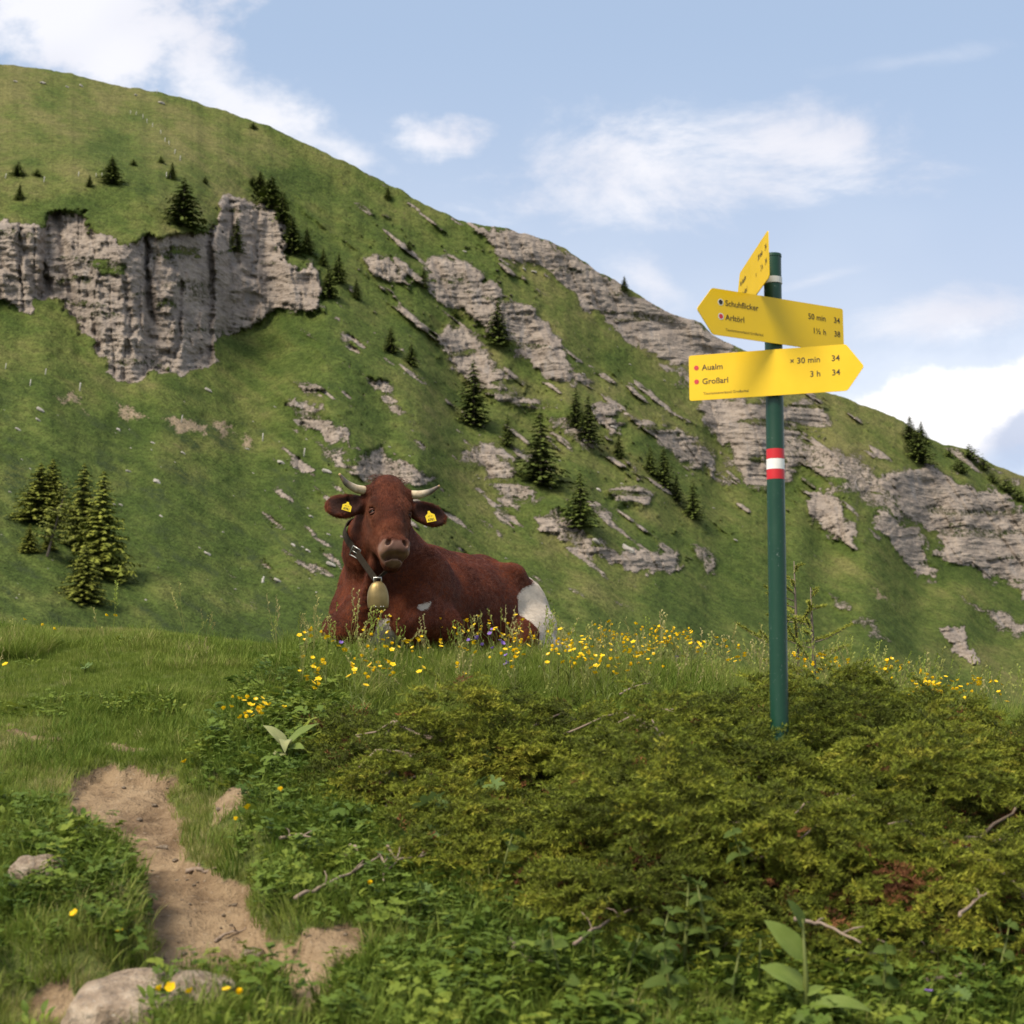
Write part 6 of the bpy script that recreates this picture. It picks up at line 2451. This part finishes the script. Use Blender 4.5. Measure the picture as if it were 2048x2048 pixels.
boulder(70, 1772, 125, (1.0, 0.9, 0.72), 12, 'tan boulder half sunk in the grassy bank left of the path', 0.4, 0.22)
boulder(255, 2090, 290, (1.0, 0.85, 0.62), 14, 'big pale boulder at the bottom left where the path begins', 0.2, 0.30, (0, R(-18)))
boulder(405, 2000, 150, (1.0, 0.8, 0.55), 18, 'smaller pale boulder behind the big one at the bottom of the path', 0.8, 0.18)
boulder(178, 1692, 62, (1.0, 0.6, 0.35), 21, 'flat little stone at the left edge of the path', 0.3, 0.12)
boulder(325, 838 + 860, 22, (1, 0.8, 0.5), 23, 'small stone on the path beside the grass tongue', 0.3, 0.12)
boulder(505, 1925, 50, (1.0, 0.8, 0.7), 25, 'lump of pale stone in the bare earth right of the path', 0.0, 0.2)
PEB = [stone_mesh('pebble', 60 + s, [STONE], 2, (1, 0.8, 0.6), 0.25, True) for s in range(4)]
rs = random.Random(91)
cnt = 0
while cnt < 70:
    u, v = rs.uniform(120, 720), rs.uniform(1540, 2040)
    p = ground_hit(u, v)
    b = float(g_detail(np.array([p[0]]), np.array([p[1]]))[4][0])
    if b < 0.8:
        continue
    r = rs.choice((0.003, 0.004, 0.005, 0.006, 0.010)) * rs.uniform(0.8, 1.3)
    o = obj('pebble', PEB[cnt % 4], None, (p[0], p[1], p[2] + r * 0.2), (0, 0, rs.uniform(0, 6)), (r, r, r))
    tag(o, 'small pebble lying on the bare earth of the footpath', 'pebble', 'pebbles on the footpath')
    cnt += 1

# ------------------------------------------------------------------ fallen twigs
TW = [([(590, 1797), (650, 1770), (700, 1745), (762, 1710)], 0.006, 0.05, 'long grey twig lying across the bank below the juniper'),
      ([(775, 1692), (792, 1722), (840, 1712), (872, 1690)], 0.006, 0.06, 'crooked pale twig under the left juniper edge'),
      ([(700, 1690), (728, 1712)], 0.006, 0.05, 'short brown twig left of the crooked one'),
      ([(758, 1705), (772, 1735), (768, 1762)], 0.005, 0.05, 'short hanging twig right of the long grey one'),
      ([(1018, 1878), (1045, 1912), (1072, 1928)], 0.008, 0.04, 'thick pale twig in the herbs at bottom centre'),
      ([(1148, 1888), (1200, 1850), (1282, 1812)], 0.005, 0.10, 'thin brown twig rising into the juniper at bottom centre'),
      ([(1588, 1838), (1645, 1848), (1722, 1886)], 0.006, 0.16, 'pale bent twig above the big broad leaved plant'),
      ([(1448, 1892), (1500, 1872), (1542, 1876)], 0.006, 0.06, 'grey twig in the dark hollow left of the broad leaved plant'),
      ([(1460, 1915), (1500, 1895), (1535, 1905)], 0.005, 0.05, 'lower grey twig in the dark hollow left of the broad leaved plant'),
      ([(1690, 1922), (1780, 1898), (1850, 1905), (1950, 1893)], 0.006, 0.06, 'long dead branch in the dark hollow right of the broad leaved plant'),
      ([(1850, 1962), (1920, 1952), (1988, 1937)], 0.007, 0.05, 'straight dead twig at the bottom right'),
      ([(1920, 1832), (1945, 1800), (1978, 1785)], 0.005, 0.20, 'thin dead twig in the juniper at the right edge'),
      ([(372, 1742), (400, 1740), (422, 1746)], 0.009, 0.012, 'short thick stick lying on the footpath'),
      ([(430, 1884), (455, 1868), (492, 1855)], 0.005, 0.010, 'thin twig on the lower footpath'),
      ([(560, 1676), (590, 1670), (625, 1674)], 0.006, 0.05, 'grey stick lying on the bank right of the path'),
      ([(1692, 1372), (1712, 1348), (1738, 1318)], 0.004, 0.22, 'straw coloured dry stalk standing on the crest right of the signpost'),
      ([(1978, 1550), (1988, 1520), (1996, 1498)], 0.005, 0.20, 'pale dead stalk in the juniper at the right'),
      ([(1240, 1388), (1270, 1372), (1300, 1366)], 0.004, 0.22, 'dead twig on the juniper below the crest')]
for pts, r, hgt, lab in TW:
    P_ = []
    d0 = None
    for i, (u, v) in enumerate(pts):
        # the point of the sight line that floats hgt over the soil
        rx, ry, rz_ = (float(a) for a in ray(u, v))
        ys = np.arange(2.8, 9, 0.02)
        k = ys / ry
        xs, zs = rx * k, rz_ * k + CAMZ
        g = ground_z(xs, ys) + hgt + jun_h(xs, ys) * 0.25 * (hgt > 0.08)
        j = int(np.argmax(g > zs)) if np.any(g > zs) else int(np.argmin(zs - g))
        P_.append(np.array([xs[j], ys[j], zs[j]]))
    base = P_[0]
    mb = MB()
    n = len(P_) * 4
    t = np.linspace(0, len(P_) - 1, n)
    Q_ = np.stack([np.interp(t, range(len(P_)), [p[i] for p in P_]) for i in range(3)], -1) - base
    Q_[1:-1] += RNG.normal(0, 0.0025, (n - 2, 3))
    mb.tube([tuple(q) for q in Q_], list(np.interp(t, [0, len(P_) - 1], [r, r * 0.45])), 6)
    if len(P_) > 2:
        for kk in (n // 3, 2 * n // 3):
            e = Q_[kk] + np.array([rs.uniform(-.05, .05), rs.uniform(-.04, .04), rs.uniform(0.0, .04)])
            mb.tube([tuple(Q_[kk]), tuple((Q_[kk] + e) / 2 + 0.004), tuple(e)], [r * 0.5, r * 0.4, r * 0.2], 5)
    o = obj('fallen_twig', mb.mesh('fallen_twig', [twig_m]), None, tuple(base))
    tag(o, lab, 'twig', 'fallen twigs and stalks')

# ------------------------------------------------------------------ flowers


def flat_mat(name, c0, c1, rough=0.5, trans=0.25, scale=40):
    m, n = new_mat(name)
    f = n.noise(n.node('ShaderNodeTexCoord').outputs['Object'], scale, 2)
    oi = n.node('ShaderNodeObjectInfo').outputs['Random']
    col = n.mix(n.math('ADD', n.math('MULTIPLY', f, 0.5), n.math('MULTIPLY', oi, 0.5)), (*c0, 1), (*c1, 1))
    n.put(n.p.inputs['Base Color'], col)
    n.p.inputs['Roughness'].default_value = rough
    tr = n.node('ShaderNodeBsdfTranslucent')
    n.put(tr.inputs[0], col)
    mx = n.node('ShaderNodeMixShader')
    mx.inputs[0].default_value = trans
    n.l.new(n.p.outputs[0], mx.inputs[1])
    n.l.new(tr.outputs[0], mx.inputs[2])
    n.l.new(mx.outputs[0], n.out.inputs[0])
    return m


stem_m = flat_mat('flower_stem', (0.095, 0.12, 0.024), (0.15, 0.165, 0.04), 0.6, 0.1)
butter_m = flat_mat('buttercup_petal', (0.80, 0.50, 0.004), (0.86, 0.62, 0.012), 0.32, 0.25)
purple_m = flat_mat('cranesbill_petal', (0.20, 0.12, 0.44), (0.34, 0.20, 0.56), 0.5, 0.3)
white_f = flat_mat('clover_white', (0.60, 0.58, 0.50), (0.72, 0.68, 0.60), 0.6, 0.2)


def blossom(petals, r, cup, mat, seed):
    rs = random.Random(seed)
    mb = MB()
    for k in range(petals):
        V, Q = leaf_shape(r, r * 0.95, 3, -cup * 0.7, 0.25, 0, cup)
        V[:, 2] += 0.0005
        mb.add(rotz(V, k * 6.2832 / petals + rs.uniform(-.15, .15)), None, Q)
    V, T, Q = uv_ball(r * 0.26, 8, 5, (1, 1, 0.7))
    mb.add(V + np.array([0, 0, r * 0.12]), T, Q)
    return mb.mesh('flower', [mat])


BUT = [blossom(5, 0.0138, c, butter_m, s) for s, c in ((1, 0.5), (2, 0.9), (3, 0.2))]
PUR = [blossom(5, 0.0135, c, purple_m, s) for s, c in ((5, 0.3), (6, 0.6))]
WHI = [blossom(9, 0.010, 0.9, white_f, 9)]


def stem_set(seed, n):
    """branching stem of unit height with n flower tips; returns mesh and tips"""
    rs = random.Random(seed)
    mb = MB()
    tips = []
    fork = rs.uniform(0.45, 0.65)
    lx, ly = rs.uniform(-.08, .08), rs.uniform(-.08, .08)
    f = (lx * fork, ly * fork, fork)
    mb.tube([(0, 0, -0.03), (lx * 0.2, ly * 0.2, fork * 0.5), f], [0.0072, 0.0062, 0.0055], 4, cap=False)
    for k in range(n):
        a = rs.uniform(0, 6.28)
        sp = 0.0 if n == 1 else rs.uniform(0.06, 0.26)
        zt = 1.0 if k == 0 else rs.uniform(0.72, 0.98)
        tip = (f[0] + math.cos(a) * sp + lx * 0.4, f[1] + math.sin(a) * sp, zt)
        mid = ((f[0] + tip[0]) / 2 + math.cos(a) * sp * 0.2, (f[1] + tip[1]) / 2 + math.sin(a) * sp * 0.2, (f[2] + zt) / 2)
        mb.tube([f, mid, tip], [0.005, 0.0045, 0.004], 4, cap=False)
        tips.append((tip, a))
    for k in range(3):
        V, Q = leaf_shape(0.22, 0.025, 3, 0.8, 0.2, 0, 0.9)
        mb.add(rotz(V, rs.uniform(0, 6.28)) + np.array([lx * 0.3, ly * 0.3, rs.uniform(0.15, fork)]), None, Q)
    return mb.mesh('stem', [stem_m]), tips


STEMS = [stem_set(s, n) for s, n in ((1, 1), (2, 1), (3, 2), (4, 2), (5, 3), (6, 3))]


def solve_base(u, v, h):
    """ground point whose plant of height h has its top at u, v"""
    ys = np.arange(3.0, 9.3, 0.02)
    x = (u - 1024) / FPX * ys
    for _ in range(2):
        g = ground_z(x, ys)
        x = (u - 1024) / FPX * (ys * math.cos(PITCH) + (g + h - CAMZ) * math.sin(PITCH))
    vv = to_pix(np.stack([x, ys, g + h], -1))[1]
    okk = vv <= v
    j = int(np.argmax(okk)) if np.any(okk) else int(np.argmin(vv))
    return np.array([x[j], ys[j], g[j]])


def flower_plant(name, u, v, h, heads, n_pick, label, cat, group, fs=1.0):
    p = solve_base(u, v, h)
    e = empty(name, tuple(p), rs.uniform(0, 6.28))
    me, tips = STEMS[n_pick]
    obj('stem', me, e, scale=(h * 0.9, h * 0.9, h))
    for (t, a) in tips:
        s = fs * rs.uniform(0.8, 1.2)
        obj('flower', heads[rs.randrange(len(heads))], e, (t[0] * h * 0.9, t[1] * h * 0.9, t[2] * h), (rs.uniform(-.7, .7), rs.uniform(-.7, .7), a), (s, s, s))
    tag(e, label, cat, group)


FLOWER_MARKS = [(630, 1240, 'at the left knee of the cow'), (700, 1235, 'under the bell'), (790, 1250, 'before the chest of the cow'), (880, 1255, 'before the near foreleg of the cow'), (970, 1260, 'before the belly of the cow'),
                (1060, 1250, 'before the white hindquarter'), (700, 1320, 'low in the long grass under the bell'), (860, 1320, 'low in the long grass under the foreleg'), (1020, 1315, 'low in the long grass beside the purple cranesbills'),
                (1140, 1260, 'just right of the white hindquarter'), (1200, 1240, 'on the crest a little right of the cow'), (1260, 1230, 'on the crest midway between cow and signpost'), (1320, 1245, 'on the crest left of the signpost'),
                (1390, 1260, 'on the crest near the signpost'), (1460, 1295, 'touching the left of the signpost'), (1160, 1310, 'at the juniper edge right of the cow'), (1270, 1305, 'at the juniper edge midway to the signpost'),
                (1380, 1310, 'at the juniper edge left of the signpost'), (1610, 1310, 'touching the right of the signpost'), (1680, 1325, 'under the thin saplings'), (1760, 1335, 'on the crest right of the saplings'),
                (1850, 1350, 'on the crest under the small striped rock'), (1930, 1370, 'on the crest toward the right picture edge'), (2020, 1382, 'on the crest at the right picture edge'), (510, 1410, 'in the loose patch at the edge of the turf'),
                (610, 1320, 'at the left edge of the long grass'), (670, 1355, 'left of the long grass near the juniper')]
ZONES = [  # polygon of blossom positions, plants, stem height, where
    ([(600, 1262), (700, 1215), (860, 1215), (1090, 1205), (1100, 1330), (640, 1345)], 72, (0.16, 0.30), 'in the long grass before the cow'),
    ([(1090, 1232), (1250, 1215), (1400, 1238), (1500, 1300), (1490, 1325), (1150, 1330), (1090, 1300)], 130, (0.18, 0.30), 'on the crest between the cow and the signpost'),
    ([(1580, 1290), (1700, 1305), (1860, 1330), (1990, 1362), (2048, 1370), (2048, 1392), (1900, 1385), (1700, 1345), (1580, 1340)], 62, (0.20, 0.30), 'on the crest right of the signpost'),
    ([(455, 1388), (560, 1385), (575, 1420), (540, 1440), (460, 1440)], 14, (0.08, 0.14), 'in the loose patch at the edge of the turf'),
    ([(588, 1300), (650, 1320), (700, 1360), (680, 1380), (590, 1355)], 12, (0.10, 0.16), 'just left of the long grass before the cow'),
]
for poly, n, (h0, h1), where in ZONES:
    xs = [p[0] for p in poly]
    ys = [p[1] for p in poly]
    k = 0
    while k < n:
        u, v = rs.uniform(min(xs), max(xs)), rs.uniform(min(ys), max(ys))
        if in_poly(np.array([u]), np.array([v]), poly)[0] < 0:
            continue
        if float(fbm(np.array([u / 40]), np.array([v / 25]), oct=2, seed=801)[0]) < 0.42:
            continue
        np_ = rs.randrange(6)
        spot = nearest(u, v, FLOWER_MARKS)
        kind = ('single buttercup ', 'two flowered buttercup ', 'three flowered buttercup ')[len(STEMS[np_][1]) - 1]
        flower_plant('buttercup', u, v, rs.uniform(h0, h1), BUT, np_, kind + spot, 'buttercup', kind + spot, 1.0)
        k += 1
for (u, v, lab) in [(560, 1585, 'single buttercup on the bank below the broad pale leaves'), (497, 1616, 'single buttercup beside the bare patch right of the path'), (470, 1645, 'single buttercup on the bare patch right of the path'),
                    (738, 1772, 'single buttercup in the herbs right of the long grey twig'), (150, 1832, 'single buttercup on the left bank of the path'), (370, 1527, 'tiny buttercup at the top of the path'),
                    (322, 1985, 'left buttercup beside the big pale boulder'), (340, 1978, 'second buttercup beside the big pale boulder'), (382, 1990, 'third buttercup in the grass at the bottom of the path'),
                    (455, 1982, 'fourth buttercup in the grass at the bottom of the path'), (480, 1990, 'rightmost buttercup in the grass at the bottom of the path'), (240, 1875, 'pale buttercup on the right of the left bank'),
                    (85, 1252, 'buttercup on the left crest'), (105, 1260, 'second buttercup on the left crest'), (210, 1220, 'buttercup on the left crest under the grove'), (228, 1225, 'second buttercup on the left crest under the grove'),
                    (10, 1331, 'buttercup in the tall tuft at the left edge'), (48, 1240, 'small buttercup at the far left crest')]:
    flower_plant('buttercup', u, v, 0.07 if v > 1500 else 0.10, BUT, rs.randrange(2), lab, 'buttercup', 'scattered buttercups', 1.0)
for (u, v, k, lab) in [(985, 1262, 5, 'tall purple cranesbill with a loose cluster in front of the cow'), (972, 1275, 4, 'purple cranesbill on the left of the cluster in front of the cow'), (998, 1290, 5, 'lower purple cranesbill of the cluster in front of the cow'),
                       (1012, 1325, 3, 'pair of purple blossoms low before the cow'), (935, 1282, 0, 'single purple blossom left of the purple cluster'), (668, 1285, 1, 'left purple blossom below the bell'), (680, 1290, 1, 'right purple blossom below the bell'),
                       (1348, 1288, 2, 'purple blossoms among the crest buttercups'), (1862, 1985, 0, 'purple blossom in the herbs at bottom right')]:
    flower_plant('cranesbill', u, v, 0.26 if 900 < u < 1010 else 0.12, PUR, k, lab, 'cranesbill', 'purple cranesbills', 1.15)
for (u, v, lab) in [(1064, 1338, 'left white clover head before the junipers'), (1079, 1337, 'right white clover head before the junipers')]:
    flower_plant('white_clover', u, v, 0.08, WHI, 0, lab, 'clover', 'white clovers', 1.0)

# ------------------------------------------------------------------ broad leaved plants
def vein_leaf(name, c0, c1, rough=0.45, stripes=1.0):
    m, n = new_mat(name)
    tc = n.node('ShaderNodeTexCoord').outputs['Object']
    wv = n.math('SINE', n.math('MULTIPLY', n.attr('across'), 46.0))
    f = n.noise(tc, 25, 3)
    col = n.mix(n.math('MULTIPLY', n.math('ADD', n.math('MULTIPLY', wv, 0.22 * stripes), f), 0.9), (*c0, 1), (*c1, 1))
    n.put(n.p.inputs['Base Color'], col)
    n.p.inputs['Roughness'].default_value = rough
    n.p.inputs['Specular IOR Level'].default_value = 0.12
    n.put(n.p.inputs['Normal'], n.bump(wv, 0.35 * stripes, 0.002))
    tr = n.node('ShaderNodeBsdfTranslucent')
    n.put(tr.inputs[0], col)
    mx = n.node('ShaderNodeMixShader')
    mx.inputs[0].default_value = 0.25
    n.l.new(n.p.outputs[0], mx.inputs[1])
    n.l.new(tr.outputs[0], mx.inputs[2])
    n.l.new(mx.outputs[0], n.out.inputs[0])
    return m


hell_m = vein_leaf('hellebore_leaf', (0.10, 0.155, 0.028), (0.22, 0.27, 0.07))
dry_m = vein_leaf('hellebore_leaf_dry', (0.22, 0.26, 0.10), (0.42, 0.40, 0.20))
nettle_m = vein_leaf('nettle_leaf', (0.042, 0.072, 0.016), (0.105, 0.142, 0.028), 0.75, 0.0)
palm_m = vein_leaf('cranesbill_leaf', (0.080, 0.130, 0.035), (0.15, 0.21, 0.065), 0.65, 0.0)


def big_leaf(L, W, bend, a0, fold=0.35, seg=9, ripple=0.0, seed=0, point=False):
    V, Q, ac = [], [], []
    x = z = 0.0
    ang = a0
    cols = 7
    for s in range(seg + 1):
        f = s / seg
        wd = W * (math.sin(math.pi * min(1, f ** 0.72 * 0.965 + 0.03)) ** 0.95) * 0.5 + 0.001
        if point:                                   # heart shaped, drawn out to a tip, toothed
            wd = W * 0.5 * 2.3 * (f ** 0.45) * (1 - f) ** 0.95 * (1 + 0.10 * (s % 2)) + 0.0008
        for c in range(cols):
            q = -1 + 2 * c / (cols - 1)
            zz_ = z + fold * abs(q) * wd * (1 - 0.4 * abs(q)) + ripple * math.sin(f * 9 + q * 2 + seed) * wd * abs(q)
            V.append((x - abs(q) * wd * 0.15 * math.sin(ang), q * wd, zz_))
            ac.append(q)
        x += math.cos(ang) * L / seg
        z += math.sin(ang) * L / seg
        ang -= bend / seg
    for s in range(seg):
        for c in range(cols - 1):
            b = s * cols + c
            Q.append((b, b + cols, b + cols + 1, b + 1))
    return np.array(V), np.array(Q), ac


def leafy(name, base, leaves, stem_h, label, cat, group=None, smat=None):
    """leaves: (height, bearing, length, width, rise, bend, material)"""
    e = empty(name, tuple(base))
    if stem_h:
        mb = MB()
        mb.tube([(0, 0, -0.02), (0.003, 0, stem_h * 0.5), (0, 0.004, stem_h)], [0.006 * max(stem_h / 0.2, 0.5), 0.005 * max(stem_h / 0.2, 0.5), 0.002], 6)
        obj('stem', mb.mesh('stem', [stem_m]), e)
    for (h, az, L, W, rise, bend, m) in leaves:
        V, Q, ac = big_leaf(L, W, bend, rise, ripple=0.12, seed=az, point=(m is nettle_m))
        o = obj('leaf', np_mesh('leaf', V, Q, [m], True, {'across': ac}), e, (0, 0, h), (R(rs.uniform(15, 60)) * math.cos(az), 0, az))
    tag(e, label, cat, group)
    return e


# bearing 0 = right, 90 deg = away, -90 = towards the viewer
b = ground_hit(572, 1530)
leafy('hellebore', b, [(0.06, R(148), 0.125, 0.050, 1.25, 0.9, dry_m), (0.06, R(28), 0.155, 0.055, 1.0, 0.75, hell_m), (0.06, R(-85), 0.13, 0.050, 1.0, 2.6, dry_m), (0.05, R(-40), 0.11, 0.05, 0.5, 0.9, hell_m), (0.03, R(-120), 0.10, 0.035, 0.6, 1.8, dry_m)], 0.09,
      'pale drooping broad leaved plant beside the left end of the juniper', 'plant')
b = ground_hit(1612, 2075)
leafy('hellebore', b, [(0.10, R(160), 0.115, 0.075, 0.75, 0.6, hell_m), (0.17, R(130), 0.125, 0.058, 1.25, 0.5, hell_m), (0.02, R(-60), 0.10, 0.085, 0.7, 1.6, hell_m), (0.05, R(-12), 0.17, 0.040, 0.75, 1.6, hell_m), (0.09, R(20), 0.05, 0.02, 0.9, 0.5, hell_m), (0.24, R(150), 0.075, 0.05, 1.3, 0.4, nettle_m)], 0.26,
      'big broad leaved plant with pleated leaves at the bottom right', 'plant')


def nettle(u, v, pairs, size, label, lift=0.0):
    p = ground_hit(u, v)
    p = np.array([p[0], p[1], p[2] + lift])
    lv = []
    a = rs.uniform(0, 3)
    H_ = 0.035 * pairs + 0.03
    for k in range(pairs):
        f = (k + 1) / pairs
        for q in (0, math.pi):
            lv.append((H_ * f, a + q + rs.uniform(-.2, .2), 1.35 * size * (1.15 - 0.45 * f) * rs.uniform(0.8, 1.15), 1.35 * size * 0.58 * (1.15 - 0.4 * f), rs.uniform(0.1, 0.7), rs.uniform(0.8, 1.9), nettle_m))
        a += 1.57
    lv.append((H_, a, size * 0.5, size * 0.25, 1.2, 0.3, nettle_m))
    e = leafy('nettle', p, lv, H_, label, 'plant', 'nettles along the foot of the junipers')
    e.rotation_euler = (rs.uniform(-.3, .3), rs.uniform(-.3, .3), rs.uniform(0, 6.28))
    k = rs.uniform(0.65, 1.05)
    e.scale = (k, k, k)


NET = [(1085, 1965, 4, 0.045, 'leftmost nettle at the foot of the junipers'), (1130, 2010, 4, 0.05, 'nettle right of the leftmost one'), (1185, 1975, 4, 0.05, 'nettle below the thin rising twig'), (1245, 2000, 4, 0.055, 'nettle in the middle of the bottom row'),
       (1300, 1975, 5, 0.05, 'tall nettle right of the middle one'), (1365, 1960, 6, 0.045, 'tallest nettle left of the dark hollow'), (1425, 1965, 6, 0.045, 'tall nettle under the grey twigs'), (1340, 2040, 4, 0.05, 'low nettle at the bottom edge right of centre'),
       (1215, 2060, 3, 0.05, 'low nettle at the bottom edge near the centre'), (1460, 2045, 4, 0.05, 'low nettle left of the big broad leaved plant'), (1990, 1995, 5, 0.045, 'nettle at the bottom right corner'), (2030, 1950, 4, 0.05, 'nettle touching the right picture edge'),
       (1760, 2030, 4, 0.042, 'nettle right of the big broad leaved plant'), (1520, 2010, 4, 0.042, 'nettle just left of the big broad leaved stem'), (1030, 2020, 3, 0.045, 'small nettle at the left of the bottom row')]
for a in NET:
    nettle(*a)
for (u, v, lift, lab) in [(1490, 1905, 0.22, 'leafy shoot growing up through the juniper below the signpost'), (1830, 1835, 0.16, 'leafy shoot in the juniper right of the signpost'), (1910, 1640, 0.12, 'leafy shoot in the gap of the junipers at the right'), (1940, 1650, 0.06, 'second leafy shoot in the gap of the junipers at the right'),
                          (1000, 1800, 0.05, 'bright leafy shoot at the lower left juniper edge')]:
    nettle(u, v, 3, 0.055, lab, lift)


def cranes_leaf(u, v, size, n, label, hgt):
    p = ground_hit(u, v)
    e = empty('cranesbill_clump', tuple(p))
    for k in range(n):
        a = rs.uniform(0, 6.28)
        q = (math.cos(a) * 0.06 * k / n, math.sin(a) * 0.06 * k / n, hgt * rs.uniform(0.75, 1.05))
        mb = MB()
        mb.tube([(0, 0, -0.01), (q[0] * 0.3, q[1] * 0.3, q[2] * 0.6), q], [0.0018, 0.0016, 0.0012], 4, cap=False)
        st = obj('leaf_stalk', mb.mesh('leaf_stalk', [stem_m]), e)
        V, T = palmate(size * rs.uniform(0.8, 1.2), 6, rs.randrange(999), 0.25)
        V = roty(V, rs.uniform(-.1, .5))
        obj('leaf', np_mesh('leaf', V, T, [palm_m], False, {'across': V[:, 1] * 10}), e, q, (R(35), 0, a))
    tag(e, label, 'plant', 'lobed leaves among the junipers')


for a in [(945, 1600, 0.035, 3, 'lobed blue green leaves in the middle of the left juniper', 0.17), (865, 1690, 0.045, 3, 'broad lobed leaves at the lower edge of the left juniper', 0.14), (965, 1660, 0.035, 3, 'lobed leaves just right of the broad lobed ones', 0.15),
          (715, 1600, 0.032, 4, 'lobed leaves at the left juniper edge', 0.09), (760, 1600, 0.032, 4, 'lobed leaves right beside the left juniper edge', 0.09), (835, 1720, 0.035, 4, 'lobed leaves over the crooked twig', 0.08),
          (850, 1810, 0.032, 4, 'lobed leaves in the herbs below the crooked twig', 0.05), (735, 1660, 0.03, 4, 'lobed leaves above the short brown twig', 0.06), (700, 1345, 0.03, 5, 'lobed leaves in the long grass left of the cow', 0.10),
          (1900, 2030, 0.03, 5, 'lobed leaves under the purple blossom at bottom right', 0.05), (610, 1380, 0.028, 5, 'lobed leaves at the left edge of the long grass', 0.06), (170, 1345, 0.03, 4, 'grey green lobed leaves on the turf at the left', 0.03)]:
    cranes_leaf(*a)

# ------------------------------------------------------------------ two thin saplings on the far side of the crest


def sapling(u, vtop, vbase, d, seed, label):
    rs = random.Random(seed)
    top = at_depth(u, vtop, d)
    bx = at_depth(u + 8, vbase, d)
    gz = gz1(bx[0], d)
    H_ = float(top[2] - gz)
    e = empty('spruce_sapling', (float(bx[0]), d, gz))
    mb = MB()
    off = float(top[0] - bx[0])
    mb.tube([(0, 0, -0.05), (off * 0.4, 0, H_ * 0.4), (off * 0.8, 0.0, H_ * 0.75), (off, 0, H_)], [0.016, 0.012, 0.008, 0.003], 6)
    obj('trunk', mb.mesh('trunk', [bark_m]), e)
    V, T, tip = [], [], []
    for k in range(15):
        f = 0.18 + 0.78 * k / 14
        a = rs.uniform(0, 6.28)
        L = (1 - f) * 0.42 * rs.uniform(0.6, 1.3) + 0.05
        p0 = np.array([off * f, 0, H_ * f])
        up = rs.uniform(-0.05, 0.35)
        pts = [p0 + np.array([math.cos(a) * L * q, math.sin(a) * L * q, L * (up * q + 0.25 * q * q)]) for q in (0, .35, .7, 1)]
        mb = MB()
        mb.tube([tuple(p) for p in pts], [0.005, 0.004, 0.003, 0.0015], 4, cap=False)
        obj('branch', mb.mesh('branch', [bark_m]), e)
        for i in range(int(420 * L / 0.25)):
            q = rs.uniform(0.25, 1.0)
            j = min(2, int(q * 3))
            p = pts[0] + (pts[3] - pts[0]) * q
            dd = np.array([math.cos(a) * 0.5 + rs.gauss(0, .5), math.sin(a) * 0.5 + rs.gauss(0, .5), rs.gauss(0.1, .4)])
            dd /= np.linalg.norm(dd)
            sd = np.cross(dd, [rs.gauss(0, 1), rs.gauss(0, 1), rs.gauss(0, 1)])
            sd = sd / (np.linalg.norm(sd) + 1e-6) * 0.0030
            n0 = len(V)
            V += [p - sd, p + sd, p + dd * rs.uniform(0.012, 0.03)]
            T.append((n0, n0 + 1, n0 + 2))
            tip += [0.5, 0.5, 1.0]
    o = obj('needles', np_mesh('needles', V, np.array(T), [YOUNG], False, {'tip': tip}), e)
    o['kind'] = 'stuff'
    tag(e, label, 'sapling', 'thin saplings behind the crest')


sapling(1588, 1122, 1320, 10.6, 5, 'taller thin spruce sapling just right of the signpost behind the crest')
sapling(1621, 1175, 1320, 10.4, 9, 'shorter half bare spruce sapling right of the taller one')
